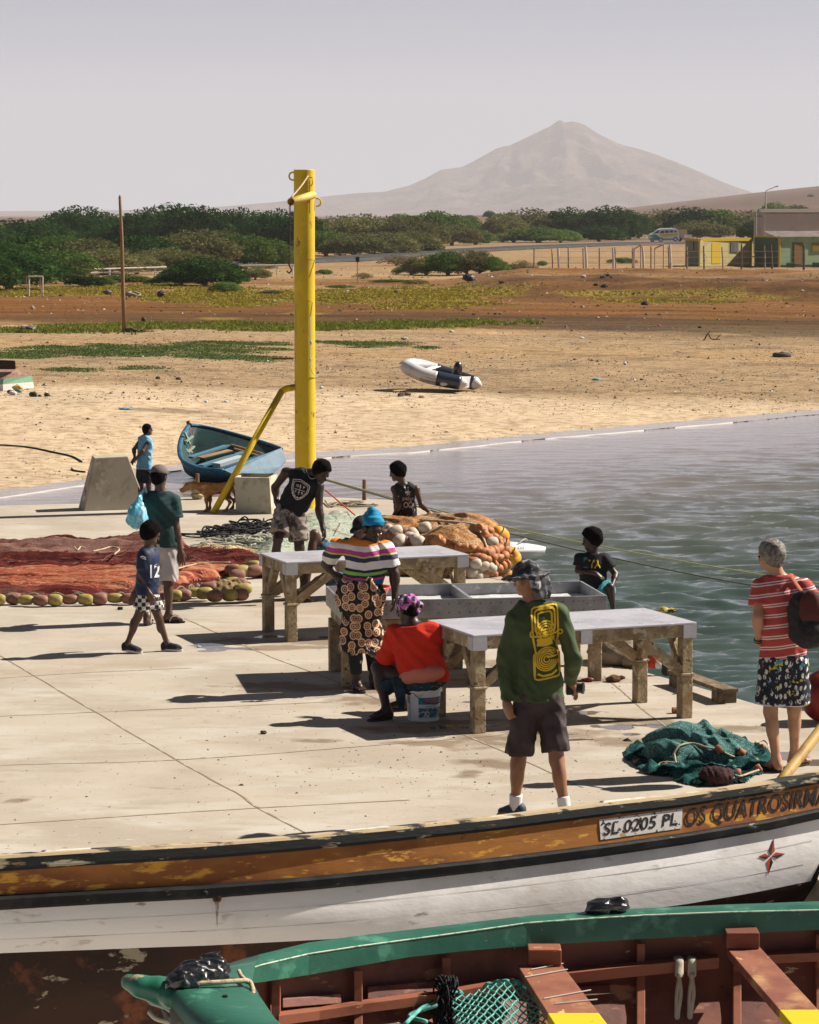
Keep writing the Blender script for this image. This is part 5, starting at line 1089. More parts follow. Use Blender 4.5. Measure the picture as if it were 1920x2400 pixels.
def dog():
    Y = G(487, 1199)[1]; A = lambda x, y, d=0: at(x, y, Y+d); t = thing('dog', 'thin tan dog standing behind the yellow strut, facing left', 'dog', G(505, 1199))
    P = [ell(A(487, 1147), [.125, .075, .098]), ell(A(507, 1145), [.15, .064, .082]), ell(A(530, 1142), [.105, .062, .075]), cone(A(478, 1141), A(455, 1138), .064, .05), ell(A(443, 1139), [.066, .05, .056]), cone(A(438, 1141), A(426, 1149), .034, .022), ell(A(425, 1148), .014),
         cone(A(436, 1148), A(428, 1153), .02, .012), ell(A(448, 1137, -.045), [.022, .012, .036]), ell(A(448, 1137, .045), [.022, .012, .036]),
         # front legs
         cone(A(484, 1153, -.05), A(484, 1172, -.05), .042, .026), cone(A(484, 1172, -.05), A(486, 1193, -.05), .023, .017), cone(A(486, 1195, -.05), A(479, 1198, -.05), .02, .019),
         cone(A(491, 1153, .05), A(493, 1171, .04), .038, .024), cone(A(493, 1171, .04), A(492, 1189, .02), .021, .017), cone(A(492, 1192, .02), A(486, 1195, .02), .02, .018),
         # hind legs: thigh forward to the knee, hock back, shank
         cone(A(532, 1145, -.04), A(524, 1162, -.05), .058, .034), cone(A(524, 1162, -.05), A(540, 1177, -.05), .028, .018), cone(A(540, 1177, -.05), A(532, 1193, -.05), .017, .015), cone(A(532, 1195, -.05), A(525, 1197, -.05), .018, .016),
         cone(A(536, 1145, .05), A(533, 1162, .06), .055, .032), cone(A(533, 1162, .06), A(549, 1173, .08), .027, .018), cone(A(549, 1173, .08), A(546, 1189, .1), .017, .015), cone(A(546, 1190, .1), A(539, 1193, .1), .018, .016),
         cone(A(541, 1138), A(549, 1152, .0), .02, .014), cone(A(549, 1152), A(551, 1170, .0), .014, .009)]
    V, Fq = sdf_mesh([(P, [], .035)], .008, .02, lambda X, Y_, Z: .0018*np.sin(X*90+4*np.sin(Z*40))*np.sin(Z*110))
    MB().add(V, Fq).build('body', mat('fur_tan', (.40, .185, .055), [((.24, .10, .03), 7, .48, .62, (1, 1, 1.5)), ((.55, .30, .12), 9, .58, .68)], rough=.8, bump=.4, bsc=90, bst=(.4, 1, 1), bdist=.006), t, smooth=True)
    m = MB(); m.ball(A(424.5, 1147.5), .012); m.build('nose', RUB, t, smooth=True)
    m = MB(); m.ball(A(438, 1136, -.043), .007); m.build('eye', RUB, t, smooth=True)
dog()

# ================================================================ NETS
def in_poly(X, Y, P):
    c = np.zeros(X.shape, bool); D = np.full(X.shape, 1e9); n = len(P)
    for i in range(n):
        (x0, y0), (x1, y1) = P[i], P[(i+1) % n]
        if y0 != y1:
            k = ((y0 > Y) != (y1 > Y)) & (X < (x1-x0)*(Y-y0)/(y1-y0)+x0); c ^= k
        dx, dy = x1-x0, y1-y0; h = np.clip(((X-x0)*dx+(Y-y0)*dy)/(dx*dx+dy*dy+1e-9), 0, 1); D = np.minimum(D, np.hypot(X-x0-h*dx, Y-y0-h*dy))
    return np.where(c, D, -D)
def netsheet(name, px, hf, m, parent=None, step=.03, edge=.12, rag=.05, smooth=True, edgecut=0):
    P = [tuple(G(x, y)[:2]) for x, y in px]; A = np.array(P); xs = np.arange(A[:, 0].min()-.1, A[:, 0].max()+.1, step); ys = np.arange(A[:, 1].min()-.1, A[:, 1].max()+.1, step*1.4)
    X, Y = np.meshgrid(xs, ys, indexing='ij'); D = in_poly(X, Y, P)+rag*fbm(X, Y, 4, 3, 3); Z = np.maximum(hf(X, Y, D)*sst(0, edge, D), 0)+.008; ok = D > edgecut; c = ok[:-1, :-1] & ok[1:, :-1] & ok[:-1, 1:] & ok[1:, 1:]
    idx = np.arange(X.size).reshape(X.shape); f = np.stack([idx[:-1, :-1][c], idx[1:, :-1][c], idx[1:, 1:][c], idx[:-1, 1:][c]], 1); V = np.stack([X, Y, Z], -1).reshape(-1, 3)
    used = np.unique(f); mp = np.full(len(V), -1); mp[used] = np.arange(len(used)); b = MB(); b.add(V[used], mp[f]); o = b.build(name, m, parent, smooth=smooth); return o, (X, Y, Z)
def ntmesh(nm, c, c2, c3, fs=90, rough=.9, al=None):
    return mat(nm, c, [(c2, 3.0, .44, .60, (.5, 1.6, 1)), (c3, 7, .56, .68, (.35, 1.3, 1)), ((c[0]*.35, c[1]*.35, c[2]*.35), 5, .60, .72, (.4, 2.0, 1)), ((c3[0]*1.2, c3[1]*1.2, c3[2]*1.2), fs, .60, .66, (.6, 1.4, 1), 2)], rough=rough, bump=.8, bsc=fs, bdist=.012, spec=.1, alpha=al)
FY = mat('float_yellow', (.34, .27, .075), [((.22, .17, .05), 7, .5, .66), ((.12, .08, .04), 16, .64, .7)], rough=.6)
FR_ = mat('float_terracotta', (.25, .12, .085), [((.17, .08, .05), 7, .5, .66), ((.30, .19, .14), 12, .6, .7)], rough=.65)
FW = mat('float_white', (.52, .45, .37), [((.42, .32, .22), 8, .52, .66)], rough=.6); FO = mat('float_orange', (.42, .17, .065), [((.30, .11, .04), 8, .5, .64)], rough=.6)
def floatm(c, r, L, d, kind=0, nm='float', m=FR_, parent=None):
    """one net float: a barrel with a bore, its axis along d"""
    d = nrm(d); b = MB(); u = nrm(np.cross(d, [0, .3, 1.0])); v = np.cross(d, u); n = 16; rows = []
    prof = [(-1, .18), (-1, .35), (-.93, .62), (-.7, .86), (-.35, .98), (0, 1), (.35, .98), (.7, .86), (.93, .62), (1, .35), (1, .18), (-1, .18)] if kind == 0 else [(-1, .25), (-1, .8), (-.85, .95), (.85, .95), (1, .8), (1, .25), (-1, .25)]
    for a, rr in prof: rows.append([np.array(c)+d*a*L+(u*math.cos(q)+v*math.sin(q))*rr*r for q in np.linspace(0, 2*math.pi, n, endpoint=False)])
    b.grid(rows, closed=True); return b.build(nm, m, parent, smooth=True)
def rednet():
    t = thing('fishing_net', 'long dark red fishing net spread across the quay with a line of floats', 'fishing net', G(250, 1350))
    px = [(-160, 1292), (0, 1282), (130, 1268), (230, 1275), (290, 1268), (340, 1260), (430, 1272), (458, 1292), (480, 1310), (560, 1312), (620, 1308), (660, 1330), (640, 1362), (560, 1352), (470, 1372), (400, 1388), (200, 1404), (0, 1408), (-160, 1412)]
    def hf(X, Y, D):
        y = Y+.25*fbm(X*.5, Y, .8, 3, 3); f1 = np.abs(np.sin(y*3.1+.3*X+1.2*fbm(X*.4, Y, 1.0, 3, 6))); return .03+.13*sst(0, .5, D)*(1-f1)**.7+.07*np.maximum(fbm(X*.5, Y, 2.2, 4, 7), -.2)+.03*fbm(X, Y, 9, 3, 8)
    m = mat('net_red', (.105, .020, .017), [((.05, .010, .009), 2.4, .44, .56, (.22, 1.7, 1)), ((.19, .10, .08), 2.0, .52, .64, (.25, 1.3, 1)), ((.20, .045, .03), 5, .55, .66, (.2, 1.8, 1)), ((.018, .005, .005), 4.2, .60, .68, (.16, 2.0, 1)), ((.26, .12, .08), 40, .62, .68, (.12, 1.2, 1), 3)], rough=.95, bump=1, bsc=70, bst=(.7, 1.3, 1), bdist=.02, spec=.05)
    netsheet('netting', px, hf, m, t, .028, .16, .10)
    netsheet('faded_netting', [(-160, 1300), (0, 1292), (130, 1276), (230, 1284), (290, 1276), (340, 1268), (430, 1280), (452, 1300), (380, 1318), (200, 1326), (60, 1330), (-160, 1334)], lambda X, Y, D: hf(X, Y+.1, D)+.045, mat('net_faded', (.19, .10, .08), [((.12, .04, .03), 3, .45, .58, (.4, 1.4, 1)), ((.28, .18, .14), 5, .56, .66, (.3, 1.4, 1)), ((.06, .02, .015), 6, .60, .70, (.2, 2, 1)), ((.30, .2, .15), 60, .6, .66, (.6, 1.4, 1), 2)], rough=.95, bump=1, bsc=70, bdist=.02, spec=.05), t, .028, .16, .16)
    netsheet('coral_netting', [(-160, 1352), (0, 1348), (200, 1346), (400, 1344), (520, 1340), (600, 1338), (560, 1352), (470, 1368), (400, 1382), (200, 1397), (0, 1401), (-160, 1404)], lambda X, Y, D: hf(X, Y+.1, D)*.6+.055+.035*np.abs(np.sin(Y*16+1.3*fbm(X*.3, Y, .8, 3, 4))), mat('net_coral', (.36, .115, .06), [((.26, .05, .03), 3, .44, .56, (.18, 1.9, 1)), ((.46, .22, .12), 4, .52, .62, (.2, 2.2, 1)), ((.08, .015, .01), 5, .58, .66, (.15, 2.6, 1)), ((.50, .26, .16), 50, .58, .64, (.3, 1.6, 1), 2)], rough=.95, bump=1, bsc=80, bst=(.5, 1.5, 1), bdist=.02, spec=.03), t, .026, .10, .10)
    P_ = [tuple(G(x, y)[:2]) for x, y in px]; g = np.random.default_rng(12)
    for nm, c_, N_, y0, y1 in (('red_strands', (.22, .05, .035), 60, 1330, 1402), ('dark_strands', (.035, .01, .01), 30, 1300, 1402), ('pink_strands', (.30, .17, .13), 34, 1275, 1395)):
        b = MB()
        for i in range(N_):
            x0 = g.uniform(-120, 500); L_ = g.uniform(60, 260); y = g.uniform(y0, y1); q = np.array([G(x, y+4*math.sin(x/60+i)+g.normal(0, .5))[:2] for x in np.linspace(x0, x0+L_, 22)]); D = in_poly(q[:, 0], q[:, 1], P_)
            z = np.maximum(hf(q[:, 0], q[:, 1], D)*sst(0, .16, D), 0)+.012+.003*np.sin(np.arange(22)*.9+i); k = D > .03
            if k.sum() > 4 and k.all(): b.tube(np.column_stack([q, z]), .0038, 4, cap=False)
        o = b.build(nm, mat(nm, c_, rough=.95), t, smooth=True); o['kind'] = 'stuff'
    b = MB(); x = [G(-40, 1420)]+[G(x_, y_) for x_, y_ in ((60, 1417), (160, 1415), (260, 1415), (330, 1412), (400, 1403), (450, 1396), (475, 1392))]; x = [p+[0, 0, .10] for p in x]; C = curve(x, 120); C[:, 2] += .02*np.sin(np.arange(len(C))*.7)
    b.tube(C, .012, 6); C2 = C+[0, -.04, -.03]; C2[:, 2] += .03*np.sin(np.arange(len(C))*.5+2); b.tube(C2, .010, 6); b.build('float_rope', mat('rope_olive', (.17, .14, .10), [((.35, .3, .22), 50, .5, .6)], rough=.9), t, smooth=True)
    for i, (x_, y_) in enumerate([(-70, 383), (-8, 380), (58, 376), (110, 383), (172, 385), (232, 383), (295, 381), (360, 381), (420, 378), (485, 375), (545, 377), (612, 374), (668, 367), (737, 363), (775, 361), (820, 350)]):
        px_, py_ = x_/1.797, 1200+y_/1.797; c = G(px_, py_+8)+[0, 0, .07]; floatm(c, .055+.006*(i % 3), .084, (1, -.12+.1*random.random(), .06*random.uniform(-1, 1)), 0, 'float', FY if i % 2 else FR_, t)
    # loop of floats at the right end
    L = [(862, 358, 1), (905, 370, 0), (968, 367, 1), (1013, 365, 0), (1027, 340, 1), (1010, 318, 0), (978, 314, 1), (940, 325, 0), (880, 335, 0)]
    for x_, y_, k in L:
        c = G(x_/1.797, 1200+y_/1.797+9)+[0, 0, .085]; floatm(c, .068, .092, (1, random.uniform(-.8, .8), .1), 0, 'float', FY if k else FR_, t)
    for x_, y_, k in [(980, 262, 0), (1020, 266, 1), (1072, 265, 0), (1068, 246, 1), (1110, 262, 0), (1150, 352, 1), (1180, 340, 0), (1000, 284, 0)]:
        c = G(x_/1.797, 1200+y_/1.797+9)+[0, 0, .10]; floatm(c, .066, .092, (1, random.uniform(-.8, .8), .1), 0, 'float', FY if k else FR_, t)
    V, Fq = sdf_mesh([([ell(G(520, 1395)+[0, .1, .06], [.26, .22, .10]), ell(G(545, 1388)+[0, .1, .05], [.2, .25, .08])], [], .05)], .014, .02, folds(5, .02, 16)); MB().add(V, Fq).build('olive_netting', ntmesh('net_olive', (.22, .16, .07), (.15, .10, .05), (.34, .26, .13)), t, smooth=True)
    b = MB()
    for pts in ([(175, 1312), (182, 1320), (190, 1312), (200, 1316)], [(218, 1323), (240, 1318), (262, 1312), (280, 1318), (268, 1331)], [(400, 1370), (470, 1352), (540, 1350)]): b.tube(curve([G(x, y)+[0, 0, .16] for x, y in pts], 30), .010, 6)
    b.build('cream_cord', MATS['rope_cream'], t, smooth=True)
rednet()
def tangle(b, c, r, n, rad, seed, zs=.35, L=26):
    g = np.random.default_rng(seed)
    for i in range(n):
        a = g.uniform(0, 6.28); rr = r*g.uniform(.2, 1); p0 = np.array(c)+[rr*math.cos(a), rr*math.sin(a), 0]; pts = []; ph = g.uniform(0, 6.28); q = g.uniform(.25, .7)*r
        for k in range(9): ph += g.uniform(.3, 1.1); pts.append(p0+[q*math.cos(ph)+.05*k*g.uniform(-1, 1)*r, q*math.sin(ph)*.8, max(.01, zs*r*(1-rr/r*.7)*g.uniform(.2, 1))])
        b.tube(curve(pts, L), rad*g.uniform(.8, 1.2), 5)
def ropes():
    t = thing('rope_heap', 'tangled heap of black and pale ropes beside the bending man', 'rope', G(575, 1262)); b = MB()
    tangle(b, G(545, 1258), .42, 16, .012, 1, .5); tangle(b, G(600, 1245), .45, 16, .011, 2, .5); b.build('dark_rope', mat('rope_black', (.018, .018, .018), rough=.8), t, smooth=True)
    b = MB(); tangle(b, G(585, 1280), .40, 22, .012, 3, .4); tangle(b, G(540, 1285), .38, 14, .012, 4, .3); tangle(b, G(620, 1272), .4, 12, .014, 14, .4); b.build('pale_rope', mat('rope_greygreen', (.34, .34, .27), [((.2, .2, .15), 30, .5, .6)], rough=.9), t, smooth=True)
    t = thing('beige_net', 'beige knotted netting bunched between the red net and the far table', 'fishing net', G(520, 1320))
    def hf(X, Y, D): return .03+.12*sst(0, .5, D)*np.abs(fbm(X, Y, 1.6, 4, 17))*2+.03*fbm(X, Y, 9, 3, 3)
    netsheet('netting', [(425, 1312), (440, 1290), (470, 1282), (530, 1290), (590, 1290), (640, 1300), (650, 1318), (560, 1322), (480, 1326)], hf, mat('net_beige', (.46, .36, .22), [((.30, .21, .11), 4, .46, .58), ((.14, .08, .04), 26, .52, .58, (1, 1, 1), 2), ((.56, .47, .32), 11, .6, .7)], rough=.95, bump=1, bsc=40, bdist=.02, spec=.05), t, .03, .12, .10)
    b = MB(); tangle(b, G(500, 1312), .45, 26, .012, 33, .3); b.build('cords', MATS['rope_cream'], t, smooth=True)
    # pale translucent monofilament net in a long low drift
    t = thing('pale_net', 'thin pale green monofilament net drifting across the quay behind the far table', 'fishing net', G(700, 1250))
    def hf2(X, Y, D): return .04+.32*sst(0, .7, D)*(.55+.45*np.abs(fbm(X*.6, Y, 1.1, 4, 37))*2)
    m = mat('net_monofilament', (.42, .50, .40), [((.28, .38, .30), 3, .45, .6), ((.56, .58, .46), 8, .56, .7)], rough=.7, spec=.2, bump=1, bsc=30, bst=(.4, 1, 1), bdist=.02)
    N = m.node_tree.nodes; Lk = m.node_tree.links; tc = N.new('ShaderNodeTexCoord'); nz = N.new('ShaderNodeTexNoise'); nz.inputs['Scale'].default_value = 55; nz.inputs['Detail'].default_value = 4; mp = N.new('ShaderNodeMapping'); mp.inputs['Scale'].default_value = (.35, 1, 1); mp.inputs['Rotation'].default_value = (0, 0, .5)
    Lk.new(tc.outputs['Object'], mp.inputs[0]); Lk.new(mp.outputs[0], nz.inputs[0]); mr = N.new('ShaderNodeMapRange'); mr.inputs['From Min'].default_value = .42; mr.inputs['From Max'].default_value = .60; mr.inputs['To Min'].default_value = .12; mr.inputs['To Max'].default_value = .72; Lk.new(nz.outputs[0], mr.inputs[0]); Lk.new(mr.outputs[0], N['Principled BSDF'].inputs['Alpha'])
    netsheet('netting', [(560, 1330), (575, 1290), (620, 1262), (720, 1238), (800, 1222), (880, 1222), (905, 1240), (880, 1270), (800, 1285), (700, 1318), (640, 1345)], hf2, m, t, .03, .25, .12)
ropes()
def place_on(tree, x, y):
    d = nrm(ray(x, y)); h = tree.ray_cast(Vector((0, 0, CH)), Vector(d)); return (np.array(h[0]), np.array(h[1])) if h[0] is not None else None
def heap():
    t = thing('orange_net_heap', 'heaped orange and beige fishing net packed with white and orange floats', 'fishing net', G(1040, 1340)); Yc = 34.4
    A = lambda x, y, d=0: at(x, y, Yc+d)
    pr = [ell(A(1075, 1300), [.60, .75, .42]), ell(A(1105, 1330, -.25), [.46, .6, .38]), ell(A(1040, 1262, .4), [.55, .55, .26]), ell(A(985, 1300, .2), [.55, .7, .34]), ell(A(930, 1290, .2), [.42, .6, .30]), ell(A(960, 1240, .7), [.62, .55, .18]), ell(A(1110, 1265, .3), [.33, .5, .30]), ell(A(1150, 1330, -.1), [.22, .5, .34]), ell(A(1010, 1335, -.3), [.6, .5, .26])]
    V, Fq = sdf_mesh([(pr, [(np.array([0, 0, .006]), np.array([0, 0, -1.0]))], .12)], .022, .03, lambda X, Y, Z: .030*np.sin(X*7+2*np.sin(Z*9+Y*4))+.020*(np.abs(np.sin(Z*17+4*np.sin(X*5+Y*3)))-.5)+.014*(np.abs(np.sin(X*19+Z*9+3*np.sin(Y*6+Z*8)))-.5))
    m = mat('net_orange', (.42, .22, .09), [((.52, .38, .23), 1.6, .46, .56), ((.40, .15, .05), 3.4, .50, .62), ((.56, .34, .16), 6, .56, .66), ((.25, .09, .035), 9, .6, .7), ((.20, .08, .03), 60, .50, .60, (1, 1, 1), 2)], rough=.95, bump=1, bsc=65, bdist=.02, spec=.05)
    MB().add(V, Fq).build('netting', m, t, smooth=True); tree = BVHTree.FromPolygons([tuple(p) for p in V], [tuple(int(i) for i in f) for f in Fq])
    Wl = [(50, 250), (108, 262), (265, 295), (240, 322), (292, 335), (325, 358), (145, 358), (380, 235), (845, 560), (910, 575), (972, 590), (808, 632), (860, 656), (912, 655), (990, 365)]
    Bl = [(175, 265), (140, 295), (105, 325), (195, 355), (10, 280), (60, 300)]
    Yl = [(1040, 285), (1065, 310), (1150, 470), (1160, 500), (1100, 650)]
    Ol = [(870, 240), (930, 300), (960, 262), (1015, 322), (905, 262), (955, 330), (700, 412), (738, 420), (775, 415), (812, 422), (862, 440), (915, 452), (958, 458), (1005, 442), (1042, 430), (1060, 382), (1092, 372), (850, 500), (900, 512), (942, 522), (1000, 502), (1050, 505), (1100, 490), (1045, 592), (1080, 572), (1120, 562), (1005, 690), (1046, 672), (1072, 640), (960, 697), (890, 706), (840, 706), (795, 722), (1092, 716), (1130, 712), (500, 345), (530, 362), (800, 500), (820, 540), (1010, 560), (950, 620), (1000, 640), (1040, 350), (1100, 420), (1130, 440)]
    for l, m_, r_ in ((Wl, FW, .072), (Bl, FR_, .06), (Yl, mat('float_amber', (.60, .30, .04), rough=.6), .10), (Ol, FO, .058)):
        for x, y in l:
            h = place_on(tree, 900+x/3.92, 1180+y/3.92)
            if h is None: h = (A(900+x/3.92, 1180+y/3.92, -.2), np.array([0, -1, .2]))
            r = r_*random.uniform(.88, 1.12); dd = nrm(np.cross(h[1], [0, .2, 1.0])+np.array([random.uniform(-.5, .5), random.uniform(-.2, .2), random.uniform(-.5, .5)]))
            floatm(h[0]+h[1]*r*.25, r, r*1.05, dd, 1 if l is Ol and random.random() < .5 else 0, 'float', m_, t)
    b = MB()
    for pts in ([(985, 1222), (1045, 1226), (1110, 1232), (1150, 1240)], [(940, 1262), (985, 1262), (1040, 1236)], [(1112, 1232), (1130, 1262), (1145, 1300), (1160, 1330)]):
        q = [place_on(tree, x, y) for x, y in pts]; q = [h[0]+h[1]*.02 for h in q if h is not None]
        if len(q) > 2: b.tube(curve(q, 30), .016, 6)
    b.build('cream_rope', MATS['rope_cream'], t, smooth=True)
heap()
def teal():
    t = thing('teal_net', 'heap of teal green fishing net with brown floats and cream rope at the quay edge', 'fishing net', G(1630, 1820)); Yc = 22.2; A = lambda x, y, d=0: at(x, y, Yc+d)
    pr = [ell(A(1585, 1760), [.26, .32, .20]), cone(A(1600, 1722), A(1580, 1775, -.2), .12, .17), cone(A(1645, 1700, .1), A(1640, 1740), .05, .10), ell(A(1660, 1765, -.05), [.34, .36, .17]), ell(A(1700, 1785), [.28, .36, .12]), cone(A(1600, 1790, -.3), A(1740, 1815, -.25), .09, .07), ell(A(1640, 1810, -.35), [.40, .25, .08]), ell(A(1530, 1800, -.1), [.18, .25, .06]), cone(A(1560, 1735), A(1545, 1790, -.2), .06, .07)]
    def fo(X, Y, Z): return .020*np.sin(X*11+3*np.sin(Z*12+Y*7)+Y*4)+.020*(np.abs(np.sin(Z*20+X*9+3*np.sin(X*8)))-.5)+.014*(np.abs(np.sin(X*26+Z*20+3*np.sin(Y*14)))-.5)
    V, Fq = sdf_mesh([(pr, [(np.array([0, 0, .006]), np.array([0, 0, -1.0]))], .07)], .012, .03, fo)
    m = mat('net_teal', (.05, .135, .125), [((.025, .075, .072), 6, .46, .58), ((.10, .21, .195), 9, .54, .64), ((.010, .035, .035), 13, .57, .66), ((.20, .33, .30), 120, .56, .62, (1, 1, 1), 2)], rough=.95, bump=1, bsc=130, bdist=.012, spec=.05)
    MB().add(V, Fq).build('netting', m, t, smooth=True); tree = BVHTree.FromPolygons([tuple(p) for p in V], [tuple(int(i) for i in f) for f in Fq])
    def hf(X, Y, D): return .015+.07*np.abs(fbm(X, Y, 5, 4, 57))*1.6+.02*fbm(X, Y, 16, 2, 3)
    netsheet('netting_fringe', [(1466, 1765), (1475, 1745), (1540, 1742), (1590, 1750), (1700, 1735), (1760, 1742), (1800, 1762), (1800, 1800), (1760, 1840), (1640, 1845), (1560, 1822), (1500, 1812)], hf, mat('net_teal_dark', (.02, .08, .075), [((.008, .02, .02), 8, .48, .58), ((.06, .18, .16), 12, .56, .66), ((.10, .03, .02), 7, .64, .70)], rough=.95, bump=1, bsc=60, bdist=.02, spec=.05), t, .02, .05, .07)
    for x, y in ((1686, 1757), (1736, 1762), (1768, 1790), (1776, 1808), (1728, 1818), (1642, 1822), (1622, 1792), (1496, 1789), (1560, 1800), (1668, 1824), (1790, 1760)):
        h = place_on(tree, x, y); c = (h[0]+h[1]*.012) if h is not None else G(x, y+6)+[0, 0, .04]; floatm(c, .033, .028, (random.uniform(-1, 1), random.uniform(-.4, .4), .4), 1, 'float', mat('float_brown', (.34, .13, .07), [((.2, .07, .04), 20, .5, .65)], rough=.7), t)
    b = MB()
    for pts in ([(1578, 1772), (1592, 1750), (1625, 1745), (1660, 1755), (1686, 1757), (1712, 1772), (1735, 1775), (1740, 1766)], [(1540, 1808), (1550, 1792), (1580, 1790), (1600, 1806)], [(1582, 1770), (1584, 1790), (1600, 1803)]):
        q = [];
        for x, y in pts:
            h = place_on(tree, x, y)
            q.append(h[0]+h[1]*.012 if h is not None else G(x, y)+[0, 0, .06])
        b = MB(); b.tube(curve(q, 40), .008, 6); b.build('cream_rope', MATS['rope_cream'], t, smooth=True)
    for pts in ([(1700, 1815), (1712, 1822), (1730, 1835), (1760, 1826), (1778, 1820)], [(1640, 1838), (1690, 1842), (1720, 1838)], [(1770, 1755), (1790, 1750), (1800, 1762), (1785, 1775)]): b = MB(); b.tube(curve([G(x, y)+[0, 0, .05] for x, y in pts], 30), .008, 6); b.build('cream_rope', MATS['rope_cream'], t, smooth=True)
    V, Fq = sdf_mesh([([ell(G(1680, 1838)+[0, 0, .06], [.14, .12, .08])], [], .03)], .012, .02, folds(3, .012, 30)); MB().add(V, Fq).build('dark_bundle', mat('bundle_maroon', (.04, .012, .014), rough=.9, bump=.8, bsc=60, bdist=.01), t, smooth=True)
teal()

# --- loose things on the quay
def loose():
    wd = mat('old_timber', (.20, .145, .09), [((.11, .08, .05), 5, .45, .6, (1, 1, 1)), ((.30, .23, .15), 8, .58, .66), ((.04, .03, .02), 24, .6, .66)], rough=.9, bump=.6, bsc=20, bdist=.01)
    a, b_ = G(1590, 1606), G(1697, 1645); t = thing('timber_plank', 'weathered timber plank resting on two wooden blocks at the quay edge', 'plank', (a+b_)/2); d = nrm(b_-a); L = np.linalg.norm(b_-a)
    m = MB(); m.beam(a-d*.08+[0, 0, .115], b_+d*.12+[0, 0, .115], .16, .035); m.build('plank', wd, t, bevel=.005)
    for q in (a+d*.06, b_-d*.0): m = MB(); m.beam(q-d*.08+[0, 0, .049], q+d*.08+[0, 0, .049], .17, .096); m.build('block', wd, t, bevel=.006)
    c = G(1590, 1672)+[0, 0, .026]; t = thing('driftwood_log', 'short brown log end lying beside the right front leg of the near table', 'log', c); m = MB(); m.tube([c-[.05, 0, 0], c+[.05, .02, 0]], .027, 12); m.build('log', mat('log_brown', (.24, .10, .03), [((.10, .04, .02), 12, .5, .6)], rough=.7), t)
    c = G(1440, 1598)+[0, 0, .03]; t = thing('sack', 'small brown sack lying under the near table', 'sack', c); V, Fq = sdf_mesh([([ell(c, [.08, .06, .035]), ell(c+[.07, 0, .01], [.03, .03, .018])], [], .02)], .008, .01, folds(4, .006, 30)); MB().add(V, Fq).build('cloth', mat('sack_brown', (.13, .07, .035), [((.06, .03, .02), 20, .5, .6)], rough=.9), t, smooth=True)
    c = G(1382, 1598)+[0, 0, .02]; t = thing('fish_remains', 'small dark red fish remains beside the brown sack', 'fish', c); V, Fq = sdf_mesh([([ell(c, [.04, .03, .022]), ell(c+[-.05, 0, 0], [.03, .02, .012])], [], .02)], .006, .01); MB().add(V, Fq).build('flesh', mat('fish_red', (.14, .03, .025), rough=.5), t, smooth=True)
    # riprap boulder and pillar at the edge
    for (x, y, r, l, nm) in ((1450, 1552, (.28, .3, .16), 'rough grey-brown boulder at the quay edge behind the near table', 'boulder'), (1490, 1560, (.16, .2, .09), 'smaller boulder beside the rough boulder at the quay edge', 'boulder')):
        c = G(x, y)+[0, 0, r[2]*.6]; m = MB(); m.ball(c, r, 18, 12, noise=.10); o = m.build(nm, mat('boulder_rock', (.26, .21, .15), [((.14, .11, .08), 6, .5, .62)], rough=.95, bump=1, bsc=12, bdist=.03), None, smooth=True); tag(o, l, 'boulder')
    b0 = G(1590, 1560); t = thing('mooring_pillar', 'squat pale concrete pillar at the quay edge behind the near table', 'bollard', b0); m = MB(); m.tube([b0, b0+[0, 0, .10], b0+[0, 0, .32], b0+[0, 0, .36]], [.10, .075, .065, .09], 14); m.build('pillar', MATS['block_concrete'], t, bevel=.005)
    c = G(1535, 1566); t = thing('life_jacket', 'red and white folded life jacket near the quay edge behind the table', 'life jacket', c); V, Fq = sdf_mesh([([ell(c+[-.02, 0, .06], [.05, .05, .07])], [], .02)], .008, .01, folds(1, .006, 20)); MB().add(V, Fq).build('red_part', mat('cloth_red', (.5, .04, .03), rough=.7), t, smooth=True)
    V, Fq = sdf_mesh([([ell(c+[.035, -.02, .04], [.04, .05, .045])], [], .02)], .008, .01); MB().add(V, Fq).build('white_part', mat('cloth_white', (.6, .58, .55), rough=.7), t, smooth=True)
    c = G(1560, 1582); t = thing('rubber_boot', 'black rubber boot standing near the quay edge', 'boot', c); V, Fq = sdf_mesh([([cone(c+[0, 0, .03], c+[0, 0, .16], .035, .04), cone(c+[0, 0, .03], c+[.09, -.02, .025], .035, .03)], [(c+[0, 0, .18], np.array([0, 0, 1.0]))], .02)], .007); MB().add(V, Fq).build('boot', RUB, t, smooth=True)
    c = at(1566, 1434, 24.85); t = thing('crumpled_bag', 'crumpled yellow and black bag lying on the back edge of the near table', 'bag', c); V, Fq = sdf_mesh([([ell(c+[0, 0, .012], [.09, .05, .028]), ell(c+[-.05, 0, .022], [.04, .03, .022])], [], .02)], .007, .01, folds(4, .010, 40)); MB().add(V, Fq).build('bag', mat('bag_yellow', (.42, .34, .04), [((.02, .02, .015), 16, .5, .56)], rough=.5), t, smooth=True)
    # big red float at the right edge of the picture
    c = G(1932, 1693)+[0, 0, .222]; t = thing('mooring_buoy', 'large dark red inflatable buoy at the right edge behind the oar', 'buoy', c-[0, 0, .2]); m = MB(); m.ball(c, (.205, .205, .222), 28, 18); m.build('buoy', mat('buoy_red', (.22, .02, .015), [((.12, .01, .01), 6, .5, .65)], rough=.45), t, smooth=True); m = MB(); m.tube([c+[0, 0, .2], c+[0, 0, .27]], [.05, .035], 12); m.build('neck', MATS['buoy_red'], t)
